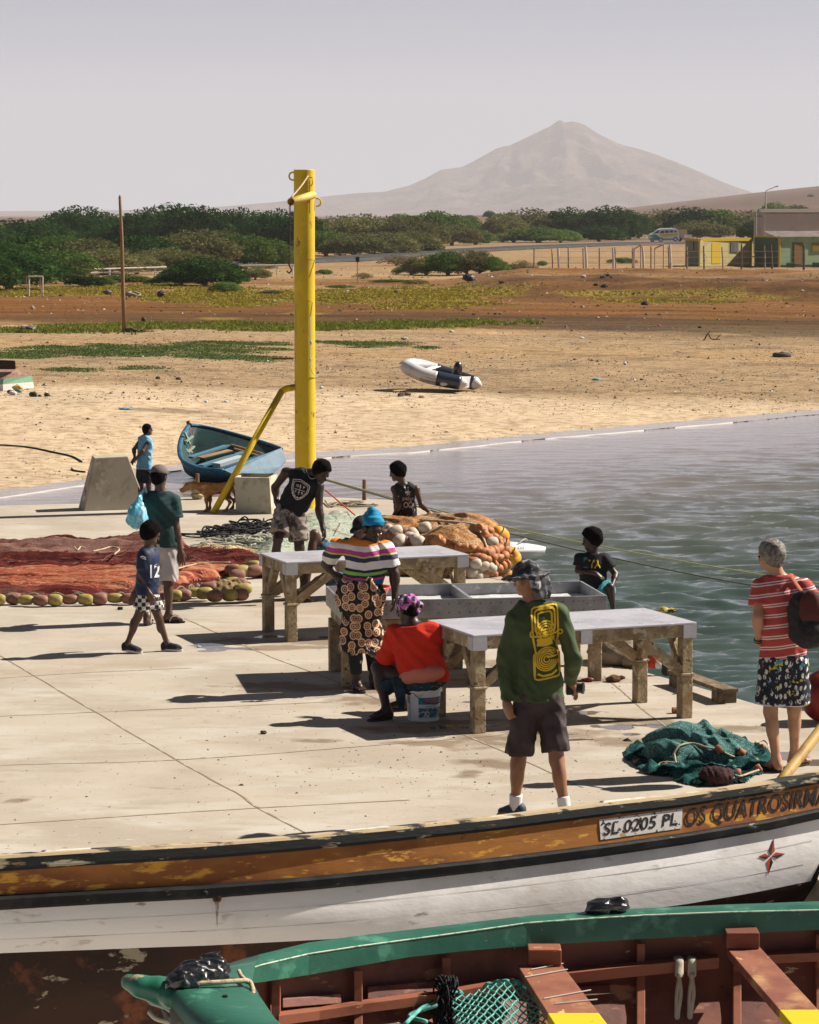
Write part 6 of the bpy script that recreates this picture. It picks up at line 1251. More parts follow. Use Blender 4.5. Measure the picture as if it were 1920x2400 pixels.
    # stones, wood chips and scraps
    sp_ = [((282, 1429), .03, 'scrap_of_cloth', 'small dark scrap lying in front of the float line', (.02, .018, .016)), ((1810, 1680), .02, 'red_scrap', 'tiny dark red scrap near the quay edge', (.16, .03, .02)), ((467, 1518), .02, 'paper_scrap', 'tiny pale blue paper scrap on the wet patch', (.35, .5, .55)), ((1500, 1640), .02, 'pebble', 'small dark pebble under the near table', (.03, .025, .02)), ((618, 1720), .025, 'leaf', 'small dark leaf on the bare concrete', (.07, .04, .02))]
    for (x, y), r, nm, l, c_ in sp_: m = MB(); m.ball(G(x, y)+[0, 0, r*.5], (r, r, r*.6), 8, 6, noise=.3); o = m.build(nm, mat(nm, c_, rough=.8)); tag(o, l, nm.replace('_', ' ').split()[-1])
    b = MB(); tangle(b, G(820, 1186), .30, 8, .010, 61, .2); b.tube(curve([G(762, 1178)+[0, 0, .03], G(775, 1190)+[0, 0, .02], G(800, 1186)+[0, 0, .05], G(860, 1186)+[0, 0, .02]], 30), .012, 6); tag(b.build('coiled_rope', MATS['rope_olive'], smooth=True), 'coil of olive rope on the quay right of the yellow post', 'rope')
    b = MB(); b.tube(curve([at(762, 1148, 40.5), at(800, 1180, 38.5), at(832, 1207, 37)], 20), .010, 6); tag(b.build('red_line', mat('rope_red', (.5, .07, .03), rough=.8), smooth=True), 'thin taut red rope running down from the yellow post', 'rope')
    for i, (pts, c_, l) in enumerate(((([(761, 1122, 41), (921, 1167, 38), (1060, 1204, 36), (1221, 1243, 34), (1500, 1298, 32), (1778, 1346, 30), (2000, 1378, 29)]), (.36, .38, .20), 'pale green mooring rope stretched over the water, upper of the pair'),
              ([(761, 1125, 41), (921, 1171, 38), (1060, 1211, 36), (1157, 1240, 35), (1344, 1287, 33), (1560, 1334, 31), (1758, 1371, 29.5), (2000, 1408, 28)], (.12, .13, .10), 'darker mooring rope stretched over the water, lower of the pair'))):
        b = MB(); b.tube(curve([at(*p) for p in pts], 60), .009, 6); tag(b.build('mooring_rope', mat('rope_line_%d' % i, c_, rough=.9), smooth=True), l, 'rope')
    b = MB(); b.tube(curve([GG(x, y)+[0, 0, .02] for x, y in ((-30, 1043), (60, 1049), (128, 1062), (170, 1072), (192, 1084))], 30), .02, 6); b.tube(curve([GG(x, y)+[0, 0, .02] for x, y in ((168, 1100), (175, 1105), (200, 1108))], 12), .02, 6); tag(b.build('shore_line', MATS['rope_black'], smooth=True), 'dark rope lying on the sand left of the concrete block', 'rope')
loose()

def grit():
    g = np.random.default_rng(3); V = []; n = 0
    for i in range(1900):
        x, y = (g.normal(1050, 330), g.uniform(1480, 1860)) if i % 3 else (g.uniform(-20, 1900), g.uniform(1430, 1990)); p = G(x, y); r = .0026*g.lognormal(0, .55); a = g.uniform(0, 6.28)
        if p[1] > 27 or p[0] > 4.3-.32*(p[1]-20): continue
        e = np.array([math.cos(a), math.sin(a), 0]); f = np.array([-e[1], e[0], 0]); V += [p+e*r*g.uniform(1, 3), p+f*r, p-e*r*g.uniform(1, 3), p-f*r, p+[0, 0, r*1.2]]; n += 1
    F_ = np.array([(0, 1, 4), (1, 2, 4), (2, 3, 4), (3, 0, 4)]); f = (np.arange(n)[:, None, None]*5+F_[None]).reshape(-1, 3); b = MB(); b.add(V, f); tag(b.build('quay_grit', mat('grit_dark', (.09, .06, .04), rough=.9)), kind='stuff')
grit()
# ================================================================ BEACH AND BACKGROUND
def leafmat(nm, c, c2):
    m = mat(nm, c, [(c2, 1.1, .42, .62), ((c[0]*.55, c[1]*.6, c[2]*.5), 3.1, .52, .68)], rough=.85, spec=.04)
    N = m.node_tree.nodes; L = m.node_tree.links; b = N['Principled BSDF']; oi = N.new('ShaderNodeObjectInfo'); mr = N.new('ShaderNodeMapRange'); L.new(oi.outputs['Random'], mr.inputs[0]); mr.inputs['To Min'].default_value = .75; mr.inputs['To Max'].default_value = 1.3
    mx = N.new('ShaderNodeMix'); mx.data_type = 'RGBA'; mx.blend_type = 'MULTIPLY'; mx.inputs[0].default_value = 1; src = b.inputs['Base Color'].links[0].from_socket; L.new(src, mx.inputs[6]); L.new(mr.outputs[0], mx.inputs[7]); L.new(mx.outputs[2], b.inputs['Base Color'])
    tr = N.new('ShaderNodeBsdfTranslucent'); L.new(mx.outputs[2], tr.inputs[0]); ms = N.new('ShaderNodeMixShader'); ms.inputs[0].default_value = .25; o = N['Material Output']; L.new(b.outputs[0], ms.inputs[1]); L.new(tr.outputs[0], ms.inputs[2]); L.new(ms.outputs[0], o.inputs['Surface']); return m
LM = {'dark': leafmat('foliage_dark', (.020, .060, .012), (.06, .115, .024)), 'mid': leafmat('foliage_green', (.085, .155, .03), (.15, .21, .05)), 'olive': leafmat('foliage_olive', (.135, .14, .05), (.20, .19, .08)), 'dry': leafmat('foliage_dry', (.15, .12, .06), (.20, .16, .085))}
BARK = mat('bark', (.14, .10, .07), rough=.95)
def crown_mesh(seed, n=3600, sparse=0.0, leaf=.034):
    g = np.random.default_rng(seed); V = []; Fc = []; cl = []
    nc = 60
    for i in range(nc):
        a = g.uniform(0, 6.28); r = math.sqrt(g.uniform(0, 1))*.86; zt = (1-r**2.2)**.5 if r < 1 else 0
        z = g.uniform(.25, 1)*zt*.92+.05; cl.append((r*math.cos(a), r*math.sin(a), z, g.uniform(.13, .26)))
    cl = np.array(cl); w = cl[:, 3]**2; w /= w.sum(); k = g.choice(nc, n, p=w); d = g.normal(size=(n, 3)); d /= np.linalg.norm(d, axis=1)[:, None]; rad = g.uniform(.25, 1, n)**.5
    c = cl[k, :3]+d*cl[k, 3:4]*rad[:, None]*np.array([1.15, 1.15, .72]); c[:, 2] = np.abs(c[:, 2])
    # feathery upper fringe leaning down wind
    m = int(n*.22); a = g.uniform(0, 6.28, m); r = np.sqrt(g.uniform(0, 1, m))*.97; zt = np.sqrt(np.clip(1-r**2.2, 0, 1)); c[:m] = np.stack([r*np.cos(a), r*np.sin(a), zt*g.uniform(.72, 1.13, m)], 1)
    ax = g.normal(size=(n, 3)); ax[:, 0] -= .8; ax /= np.linalg.norm(ax, axis=1)[:, None]; b = np.cross(ax, g.normal(size=(n, 3))); b /= np.linalg.norm(b, axis=1)[:, None]; L = leaf*g.uniform(.7, 1.7, n)[:, None]
    v = np.stack([c-ax*L*1.1, c+b*L*.45, c+ax*L*1.1, c-b*L*.45], 1).reshape(-1, 3); v[:, 2] = np.maximum(v[:, 2], .0)
    f = np.arange(4*n).reshape(-1, 4); me = bpy.data.meshes.new('crown'); me.from_pydata(v.tolist(), [], f.tolist()); return me
def trunk_mesh(seed):
    g = np.random.default_rng(seed); b = MB()
    for i in range(5):
        a = g.uniform(0, 6.28); r = g.uniform(.3, .6); b.tube(curve([(0.03*math.cos(a), .03*math.sin(a), -.05), (.12*math.cos(a), .12*math.sin(a), .28), (r*math.cos(a+.3), r*math.sin(a+.3), .72)], 8), np.linspace(.035, .010, 9), 5)
    v = np.concatenate(b.v); me = bpy.data.meshes.new('trunk'); me.from_pydata(v.tolist(), [], b.f); me.materials.append(BARK); return me
CRN = {}
for kd in LM:
    for i in range(3):
        me = crown_mesh(100+i+10*len(CRN), n={'dark': 9000, 'mid': 8000, 'olive': 7500, 'dry': 3000}[kd], leaf=.034); me.materials.append(LM[kd]); CRN[kd, i] = me
TRK = [trunk_mesh(i) for i in range(3)]
cnt = {}
def tree(x, yt, w, Y, kd, row, yb=None):
    X = at(x, 500, Y)[0]; z = float(gh(X, Y)) if yb is None else at(x, yb, Y)[2]; top = at(x, yt, Y)[2]; W = w/F*Y/2; i = random.randrange(3)
    nm = 'acacia_tree' if top-z > 2.6 else 'shrub'; cnt[row] = cnt.get(row, 0)+1
    col = {'dark': 'dark green', 'mid': 'bright green', 'olive': 'olive green', 'dry': 'dry straggly'}[kd]
    t = thing(nm, '%s %s, %s from the left %s' % (col, 'acacia tree' if nm[0] == 'a' else 'shrub', nth(cnt[row]-1), row), 'tree' if nm[0] == 'a' else 'shrub', (X, Y, z), 'acacia trees of the thicket' if nm[0] == 'a' else 'shrubs on the scrub land')
    t.scale = (W*1.12, max(W*.8, 1), (top-z)*1.0); t.rotation_euler = (0, 0, 0)
    for nme, me in (('crown', CRN[kd, i]), ('trunk', TRK[i])):
        o = bpy.data.objects.new(nme, me); COL.objects.link(o); o.parent = t
    return t
rw = 'in the back row of the left thicket'
for a in [(-50, 525, 200), (30, 520, 190), (95, 523, 180), (150, 507, 190), (188, 493, 200), (240, 508, 180), (292, 520, 160), (345, 499, 180), (400, 488, 180), (455, 492, 190), (515, 500, 170), (566, 498, 150), (610, 503, 140), (655, 501, 150), (700, 503, 130)]: tree(*a, 340+random.uniform(-15, 15), 'dark', rw)
rw = 'in the middle row of the left thicket'
for a in [(-20, 570, 220, 'dark'), (70, 555, 190, 'dark'), (140, 560, 190, 'mid'), (205, 565, 200, 'olive'), (255, 572, 180, 'olive'), (330, 555, 190, 'dark'), (400, 560, 180, 'olive'), (455, 545, 200, 'olive'), (515, 548, 180, 'olive'), (575, 555, 150, 'mid'), (630, 565, 130, 'mid')]: tree(*a[:3], (222 if a[0] < 230 else 250)+random.uniform(-5, 5), a[3], rw)
rw = 'at the foot of the left thicket'
for a in [(20, 596, 230, 172, 'dark'), (-30, 605, 160, 168, 'dark'), (100, 615, 150, 185, 'dark'), (150, 590, 170, 205, 'mid'), (240, 588, 170, 212, 'olive'), (320, 600, 130, 215, 'olive'), (290, 585, 180, 240, 'dark'), (380, 585, 170, 232, 'olive'), (430, 590, 150, 225, 'olive'), (640, 598, 120, 262, 'olive'), (598, 618, 90, 236, 'olive'), (560, 590, 110, 268, 'mid')]: tree(*a, rw)
rw = 'on the grass verge left of the yellow post'
for a in [(200, 645, 95, 178, 'dark'), (238, 652, 70, 182, 'mid'), (290, 645, 130, 190, 'mid'), (330, 652, 70, 190, 'olive'), (425, 630, 130, 182, 'dark'), (480, 608, 190, 180, 'dark'), (540, 640, 80, 184, 'dark'), (527, 662, 75, 168, 'mid'), (598, 628, 70, 196, 'olive'), (365, 655, 60, 186, 'dark')]: tree(*a, rw)
rw = 'in the thicket right of the yellow post'
for a in [(745, 520, 120, 400, 'mid'), (790, 512, 150, 395, 'olive'), (845, 508, 160, 390, 'olive'), (905, 513, 150, 392, 'olive'), (955, 512, 130, 388, 'olive'), (765, 545, 150, 312, 'mid'), (830, 550, 150, 308, 'olive'), (900, 548, 160, 315, 'olive'), (965, 545, 140, 330, 'olive'), (1020, 500, 130, 470, 'mid'), (1062, 508, 110, 470, 'mid'), (1105, 515, 90, 480, 'mid'), (1060, 528, 130, 400, 'olive'), (1115, 540, 100, 410, 'mid'), (1000, 525, 110, 395, 'olive')]: tree(*a, rw)
rw = 'in the tree belt behind the road'
for a in [(1185, 505, 110, 470, 'olive'), (1240, 495, 160, 480, 'olive'), (1205, 545, 130, 440, 'olive'), (1262, 535, 150, 436, 'mid'), (1315, 540, 100, 440, 'mid'), (1335, 494, 150, 480, 'dark'), (1385, 505, 110, 490, 'mid'), (1430, 490, 160, 478, 'dark'), (1405, 530, 130, 455, 'dark'), (1475, 500, 110, 490, 'dark'), (1545, 498, 130, 500, 'olive'), (1610, 492, 170, 500, 'dark'), (1680, 497, 170, 500, 'mid'), (1740, 500, 150, 500, 'olive'), (1775, 520, 90, 470, 'dark'), (1640, 520, 150, 480, 'olive')]: tree(*a, rw)
rw = 'on the far rise under the mountain'
for a in [(1147, 495, 30, 900, 'dark', 511), (1170, 501, 24, 950, 'mid', 512), (1100, 505, 40, 900, 'mid', 516), (1815, 478, 80, 620, 'mid', 520), (1868, 484, 80, 620, 'dark', 520), (1900, 456, 16, 1400, 'mid', 462), (940, 503, 70, 700, 'mid', 530)]: tree(*a[:5], rw, a[5])
rw = 'on the open ground in front of the road'
for a in [(760, 632, 40, 215, 'mid'), (985, 565, 90, 330, 'dark'), (1010, 570, 60, 335, 'dark'), (965, 620, 90, 214, 'olive'), (1000, 600, 110, 212, 'olive'), (1050, 593, 110, 210, 'mid'), (1095, 592, 100, 210, 'olive'), (1125, 593, 90, 212, 'olive'), (1155, 605, 80, 210, 'mid'), (1190, 622, 60, 212, 'olive'), (1225, 612, 70, 222, 'dry'), (920, 655, 110, 190, 'mid'), (930, 600, 90, 250, 'dry'), (850, 640, 50, 200, 'dry'), (1245, 625, 40, 230, 'mid'), (1272, 612, 26, 250, 'mid'), (1460, 605, 70, 262, 'mid'), (975, 655, 60, 186, 'olive'), (800, 668, 70, 178, 'mid'), (500, 700, 40, 160, 'olive'), (635, 680, 50, 165, 'olive')]: tree(*a, rw)

# --- grasses: one mass for each kind
def grass(nm, lst, seed, n, h, w, cols, x0, x1, y0, y1):
    g = np.random.default_rng(seed); X = g.uniform(x0, x1, n*4); Y = g.uniform(y0, y1, n*4); k = patch(lst, X, Y, seed) > .45+.25*g.uniform(-1, 1, n*4); X, Y = X[k][:n], Y[k][:n]; N = len(X); Z = gh(X, Y)-.01
    a = g.uniform(0, 6.28, N); hh = h*g.uniform(.4, 1.3, N)*(1+.5*fbm(X, Y, .8, 3, seed)); ww = w*g.uniform(.6, 1.3, N); lx = g.normal(0, .5, N)*hh; ly = g.normal(0, .5, N)*hh
    c = np.stack([X, Y, Z], 1); u = np.stack([np.cos(a)*ww, np.sin(a)*ww, 0*a], 1); v = np.stack([c-u, c+u, c+np.stack([lx, ly, hh], 1)], 1).reshape(-1, 3)
    me = bpy.data.meshes.new(nm); me.from_pydata(v.tolist(), [], np.arange(3*N).reshape(-1, 3).tolist()); me.materials.append(leafmat('leaf_'+nm, *cols)); o = bpy.data.objects.new(nm, me); COL.objects.link(o); tag(o, kind='stuff')
grass('beach_creeper', GREEN, 93, 60000, .045, .045, ((.09, .13, .035), (.13, .165, .045)), -17, 8, 84, 118)
grass('grass_line', LINE, 92, 32000, .11, .055, ((.14, .17, .03), (.22, .21, .035)), -19, 9, 112, 136)
grass('yellow_grass', YELL, 91, 60000, .075, .085, ((.25, .21, .03), (.34, .27, .04)), -32, 30, 140, 215)
def gravel():
    g = np.random.default_rng(5); N = 42000; k = g.random(N)
    Y = np.where(k < .12, g.uniform(135, 240, N), np.where(k < .25, g.uniform(62, 84, N), 82+50*g.beta(1.3, 1.6, N))); X = g.uniform(-.16, .16, N)*Y
    r = np.where(k < .12, .05, np.where(k < .25, .014, .017))*g.lognormal(0, .55, N); r = np.minimum(r, .13)
    cl = fbm(X*.6, Y*.6, .6, 3, 5)+.9*g.random(N)-.3; ok = (Y > np.interp(X, SHX, SHY)+1.5) & (cl > 0); X, Y, r = X[ok], Y[ok], r[ok]; N = len(X); Z = gh(X, Y)-r*.1
    base = np.array([(1, 0, 0), (-.5, .87, 0), (-.5, -.87, 0), (.1, 0, .8)]); a = g.uniform(0, 6.28, N); s1 = g.uniform(.7, 1.7, N); s3 = g.uniform(.6, 1.2, N); V = np.empty((N, 4, 3))
    for j in range(4):
        x, y, z = base[j]; x_, y_ = x*r*s1, y*r; V[:, j, 0] = X+x_*np.cos(a)-y_*np.sin(a); V[:, j, 1] = Y+x_*np.sin(a)+y_*np.cos(a); V[:, j, 2] = Z+z*r*s3
    c = g.choice(3, N, p=[.55, .32, .13])
    for i, (cc, nm) in enumerate(zip(((.06, .042, .03), (.20, .145, .095), (.45, .42, .38)), ('dark_gravel', 'tan_gravel', 'pale_gravel'))):
        v = V[c == i].reshape(-1, 3); n = len(v)//4; f = (np.arange(n)[:, None, None]*4+np.array([(0, 1, 3), (1, 2, 3), (2, 0, 3)])[None]).reshape(-1, 3); me = bpy.data.meshes.new(nm); me.from_pydata(v.tolist(), [], f.tolist()); me.materials.append(mat(nm, cc, rough=.95)); o = bpy.data.objects.new(nm, me); COL.objects.link(o); tag(o, kind='stuff')
gravel()

def put(x, y): return GG(x, y)
def rock(x, y, w, l, c=(.06, .045, .04), h=.6, nm='rock'):
    p = put(x, y); r = w/2*p[1]/F; m = MB(); m.ball(p+[0, 0, r*h*.6], (r, r*.8, r*h), 10, 7, noise=.22); o = m.build(nm, mat('rock_%d%d%d' % tuple(int(k*100) for k in c), c, [((c[0]*.5, c[1]*.5, c[2]*.5), 4, .5, .62)], rough=.95, bump=.6, bsc=8, bdist=.05)); tag(o, l, nm.replace('_', ' '))
for a in [(1511, 715, 19, 'large dark boulder on the orange earth right of centre'), (1110, 738, 9, 'dark stone, leftmost of the row on the brown earth'), (1146, 736, 7, 'reddish stone, second of the row on the brown earth', (.16, .09, .07)), (1161, 737, 8, 'low dark stone, third of the row on the brown earth'), (1172, 737, 8, 'dark stone, last of the row on the brown earth'),
          (1276, 747, 9, 'small grey stone alone on the dark grit', (.13, .11, .1)), (1640, 769, 10, 'small dark stone at the lower edge of the dark grit'), (1417, 673, 16, 'pointed dark rock at the foot of the earth bank'), (1397, 669, 11, 'rounded dark rock left of the pointed rock at the bank foot'), (1414, 651, 14, 'grey rock on top of the earth bank', (.14, .12, .12)), (1424, 647, 11, 'dark rock beside the grey rock on the earth bank'),
          (1368, 650, 12, 'pale flat rock on the earth bank', (.42, .36, .32)), (1176, 664, 12, 'dark stone below the left end of the earth bank'), (1515, 738, 8, 'small brown rock below the large dark boulder', (.2, .12, .08)), (1485, 690, 9, 'dark stone on the yellow grass right of centre'), (1498, 688, 8, 'dark stone beside the grass tuft right of centre'),
          (305, 779, 26, 'brown boulder lying against the tall wooden post', (.09, .06, .04)), (322, 779, 18, 'smaller brown boulder second from the tall post', (.12, .08, .055)), (334, 779, 14, 'third small boulder from the tall post', (.08, .05, .035)), (142, 694, 9, 'dark stone right of the left goal', (.10, .07, .04)),
          (940, 929, 18, 'brown rock anchoring the dinghy, left of the pair', (.20, .14, .09)), (955, 927, 18, 'brown rock anchoring the dinghy, right of the pair', (.14, .10, .07)), (988, 932, 16, 'flat tan stone in front of the dinghy', (.28, .20, .14), .4), (1504, 891, 10, 'small brown stone on the pale sand', (.22, .14, .09)), (1786, 926, 6, 'small stone near the shore at the right', (.2, .13, .09)), (127, 895, 9, 'pale stone right of the upturned boat', (.55, .45, .38)),
          (1830, 708, 5, 'white stone on the grassy strip far right', (.7, .66, .62)), (1881, 683, 8, 'white stone near the right edge of the grassy strip', (.72, .66, .62)), (370, 888, 12, 'dark clod left of the pair on the gravel'), (418, 890, 12, 'dark clod right of the pair on the gravel'), (930, 686, 14, 'brown stone in the yellow grass', (.12, .08, .06)), (900, 795, 10, 'pale stone behind the dinghy', (.5, .42, .38))]: rock(*a)
def litter(x, y, w, h, c, l, nm, cat):
    p = put(x, y); r = w/2*p[1]/F; V, Fq = sdf_mesh([([ell(p+[0, 0, h*r], [r, r*.7, r*h]), ell(p+[r*.5, 0, h*r*.5], [r*.5, r*.6, r*h*.7])], [], r*.3)], max(r/9, .008), .01, lambda X, Y, Z: .12*r*np.sin(X*9/r*.6+3*np.sin(Z*7/r))*np.sin(Y*5/r)); o = MB().add(V, Fq).build(nm, mat(nm+'_%d%d' % (x, y), c, rough=.5), smooth=True); tag(o, l, cat)
for a in [(293, 960, 27, .18, (.16, .30, .42), 'crumpled blue plastic sheet on the sand', 'plastic_sheet', 'litter'), (483, 944, 8, .8, (.6, .62, .66), 'crumpled white plastic bag, left of two on the gravel', 'plastic_bag', 'litter'), (530, 943, 10, .5, (.6, .66, .72), 'crumpled white plastic bag, right of two on the gravel', 'plastic_bag', 'litter'),
          (753, 911, 9, .7, (.65, .68, .7), 'white plastic scrap right of the yellow post', 'plastic_scrap', 'litter'), (1397, 891, 20, .22, (.10, .34, .36), 'teal plastic scrap lying on the sand', 'plastic_scrap', 'litter'), (1465, 854, 8, .7, (.7, .66, .64), 'white scrap on the gravel right of the dinghy', 'plastic_scrap', 'litter'), (1363, 793, 12, .3, (.45, .55, .62), 'pale blue scrap on the sand', 'plastic_scrap', 'litter'),
          (1058, 779, 12, .4, (.4, .5, .45), 'greenish scrap at the grass line', 'plastic_scrap', 'litter'), (1544, 765, 8, .5, (.5, .05, .06), 'small red scrap on the dark grit', 'plastic_scrap', 'litter'), (1098, 660, 30, .6, (.03, .03, .032), 'black rubbish bag at the left end of the earth bank', 'rubbish_bag', 'rubbish bag'), (76, 725, 9, .9, (.5, .42, .36), 'small pale bucket on the orange earth at the left', 'bucket', 'bucket'),
          (337, 754, 12, .9, (.03, .025, .02), 'dark round pot right of the tall post', 'pot', 'pot'), (65, 777, 38, .35, (.10, .09, .07), 'low dark mound of dead weed at the left', 'weed_mound', 'weed'), (948, 797, 18, .4, (.35, .36, .38), 'grey metal scrap behind the dinghy', 'metal_scrap', 'litter'), (252, 690, 22, .5, (.12, .09, .07), 'dark rubble heap on the left verge', 'rubble', 'rubble'), (310, 695, 40, .3, (.3, .24, .2), 'pale rubble heap right of the tall post', 'rubble', 'rubble'), (378, 697, 20, .8, (.05, .035, .03), 'dark stump on the left verge', 'stump', 'stump')]: litter(*a)
def tyre():
    p = put(1833, 836); t = thing('tyre', 'old tyre half buried in the sand at the right', 'tyre', p); m = MB(); m.tube([p+[.26*math.cos(a), .26*math.sin(a), .06] for a in np.linspace(0, 6.28, 30)], .10, 10, cap=False); m.build('tread', mat('tyre_rubber', (.09, .075, .065), rough=.9, bump=.5, bsc=20), t, smooth=True)
    m = MB(); m.ball(p+[0, 0, .12], (.10, .1, .08), 8, 6, noise=.2); m.build('mud', mat('mud', (.10, .07, .05), rough=1), t)
    p = put(1665, 797); m = MB(); m.tube(curve([p+[-.25, 0, 0], p+[-.1, 0, .25], p+[.05, 0, .05], p+[.4, .0, .02]], 14), .03, 6); m.tube([p+[-.1, 0, .25], p+[.0, 0, .40]], .02, 6); m.tube([p+[.25, 0, .05], p+[.42, 0, .22]], .02, 6); tag(m.build('driftwood_branch', mat('driftwood', (.14, .07, .04), rough=.9)), 'reddish forked driftwood branch on the sand at the right', 'branch')
    p = put(664, 842); m = MB(); m.beam(p+[-.36, 0, .03], p+[.36, .02, .03], .12, .05); tag(m.build('board', mat('board_red', (.22, .08, .04), rough=.9)), 'short reddish board lying on the sand left of the yellow post', 'board')
tyre()
# rubbish by the upturned boat
for i, (x, y, w, c, l) in enumerate([(42, 917, 26, (.55, .36, .12), 'yellow cloth on the rubbish by the upturned boat'), (30, 926, 18, (.55, .5, .5), 'white bag on the rubbish by the upturned boat'), (46, 920, 12, (.05, .30, .40), 'blue rag on the rubbish by the upturned boat'), (24, 923, 16, (.02, .02, .02), 'black bag on the rubbish by the upturned boat'), (78, 930, 20, (.03, .025, .02), 'black charred lump right of the rubbish, first of three'), (93, 930, 9, (.03, .025, .02), 'black charred lump right of the rubbish, second of three'), (110, 929, 14, (.04, .035, .03), 'black charred lump right of the rubbish, third of three'), (108, 923, 8, (.6, .52, .45), 'white rag on the charred lumps')]): litter(x, y, w, .6, c, l, 'rubbish_bag' if 'bag' in l else 'charred_lump' if 'lump' in l else 'rag', 'litter')

def far_boats():
    # upturned boat cut by the left edge: transom end towards the camera
    p = put(45, 917); Y = p[1]; A = lambda x, y, d=0: at(x, y, Y+d); t = thing('upturned_boat', 'upturned boat with green and white stripes and reddish bottom at the left edge', 'boat', p)
    gr = mat('boat_green_pale', (.16, .34, .22), [((.28, .36, .28), 8, .55, .68)], rough=.7); wt = mat('boat_white_worn', (.68, .64, .60), rough=.7); rb = mat('boat_redbrown', (.28, .15, .11), [((.35, .26, .20), 6, .5, .65)], rough=.8); bk = mat('keel_dark', (.03, .015, .012), rough=.9)
    b0, b1 = A(8, 917), A(80, 909, .9); g0, g1 = A(7, 901), A(78, 895, .9); r0, r1 = A(9, 888), A(74, 880, .9); k0, k1 = A(38, 866, .5), A(50, 868, .6); bkw = np.array([-5.2, 2.2, 0])
    def prism(q, nm, m): b = MB(); s2 = [v+bkw*(1 if i < 2 else 1)+[0, 0, 0] for i, v in enumerate(q)]; n = len(q); b.add(list(q)+s2, [tuple(range(n)), tuple(range(2*n-1, n-1, -1))]+[(i, n+i, n+(i+1) % n, (i+1) % n) for i in range(n)]); b.build(nm, m, t)
    prism([b0, b1, g1, g0], 'white_strake', wt); prism([g0, g1, r1, r0], 'green_strake', gr); prism([r0, r1, A(66, 872, .8), k1, k0, A(24, 874, .2)], 'bottom', rb)
    q0 = A(-6, 868, .15); q1 = A(37, 866, .2); b = MB(); b.hexa([q0-[3, -1.2, 0], q1, q1+[0, .12, 0], q0-[3, -1.32, 0]], [at(-6, 839, Y+.15)-[3, -1.2, 0], A(36, 845, .2), A(36, 845, .32), at(-6, 839, Y+.27)-[3, -1.32, 0]]); b.build('keel', bk, t, bevel=.04)
    # inflatable dinghy
    p = put(1030, 918); Y = p[1]; t = thing('inflatable_dinghy', 'grey inflatable dinghy with black stern panels and outboard pulled up on the beach', 'dinghy', p); gy = mat('pvc_grey', (.52, .50, .49), [((.42, .40, .38), 2, .5, .65)], rough=.4, spec=.5); nv = mat('pvc_navy', (.012, .02, .035), rough=.35, spec=.6)
    r = .215; A = lambda x, y, d=0: at(x, y, Y+d)
    C = curve([A(1078, 897, -.35), A(1040, 890, -.35), A(1000, 881, -.30), A(968, 868, -.1), A(955, 860, .3), A(968, 856, .8), A(1000, 862, 1.1), A(1045, 876, 1.1), A(1085, 889, .95), A(1112, 898, .8)], 90)
    n = len(C); rr = np.full(n, r); m = MB(); cut0, cut1 = int(n*.17), int(n*.72); m.tube(C[cut0-1:cut1+1], rr[cut0-1:cut1+1], 20); m.build('bow_tube', gy, t, smooth=True)
    for nm, seg in (('stern_tube', C[:cut0]), ('stern_tube', C[cut1:])):
        m = MB(); m.tube(seg, np.full(len(seg), r+.004), 20); m.build(nm, nv, t, smooth=True)
    for e, d in ((C[0], nrm(C[0]-C[3])), (C[-1], nrm(C[-1]-C[-4]))):
        m = MB(); m.tube([e, e+d*.06, e+d*.16, e+d*.24], [r, r*.9, r*.55, .05], 18); m.build('tube_end', gy, t, smooth=True)
    m = MB(); m.tube(C[:int(n*.45)]+[-.02, -r*.93, -.02], .016, 6); m.build('rub_strip', nv, t, smooth=True)
    m = MB(); a, b_ = C[int(n*.30)], C[int(n*.66)]; m.hexa([C[4]-[0, 0, .16], C[-5]-[0, 0, .16], b_-[0, 0, .16], a-[0, 0, .16]], [C[4]-[0, 0, .12], C[-5]-[0, 0, .12], b_-[0, 0, .12], a-[0, 0, .12]]); m.build('floor', gy, t)
    m = MB(); q = (C[0]+C[6])/2; w_ = (C[-1]+C[-7])/2; m.beam(q+[.05, 0, .0], w_+[.02, 0, .0], .05, .34); m.build('transom', gy, t)
    m = MB(); s0, s1 = C[int(n*.24)]+[0, 0, .16], C[int(n*.73)]+[0, 0, .16]; m.beam(s0, s1, .24, .03); m.build('seat', mat('seat_white', (.7, .68, .66), rough=.5), t, bevel=.01)
    mid = (q+w_)/2; m = MB(); V, Fq = sdf_mesh([([cone(A(1066, 876, .2), A(1073, 862, .2), .10, .13), ell(A(1074, 864, .2), [.13, .12, .22])], [], .03)], .015); m.add(V, Fq); m.build('outboard_cowl', mat('cowl_black', (.015, .012, .014), rough=.25, spec=.6), t, smooth=True)
    m = MB(); m.tube([A(1068, 878, .2), A(1080, 888, .2), A(1090, 898, .1)], [.07, .05, .04], 10); m.ball(A(1090, 899, .1), (.06, .05, .09)); m.build('outboard_leg', MATS['cowl_black'], t, smooth=True)
    for x0, y0, x1, y1, d in ((1045, 886, 1088, 897, -.5), (1105, 880, 1142, 888, .9), (912, 863, 942, 860, .4)): m = MB(); m.beam(A(x0, y0, d), A(x1, y1, d), .03, .03); m.beam(A(x1, y1, d), A(x1+(6 if x1 > x0 and x0 > 1000 else -6), y1+1, d), .12, .02) if x0 != 912 else None; m.build('oar', MATS['seat_white'], t)
    m = MB(); v, f = text2('honwave', .085, 0, 0, offset=.01); e0 = A(994, 891, -.35); e1 = A(1017, 895.5, -.35); u = nrm(e1-e0); m.add([(e0+e1)/2+u*p_[0]*1.25+np.array([0, 0, 1.0])*p_[1]*1.2+[0, -r-.02, .02] for p_ in v], f); m.build('lettering', mat('letter_navy', (.05, .02, .04), rough=.5), t)
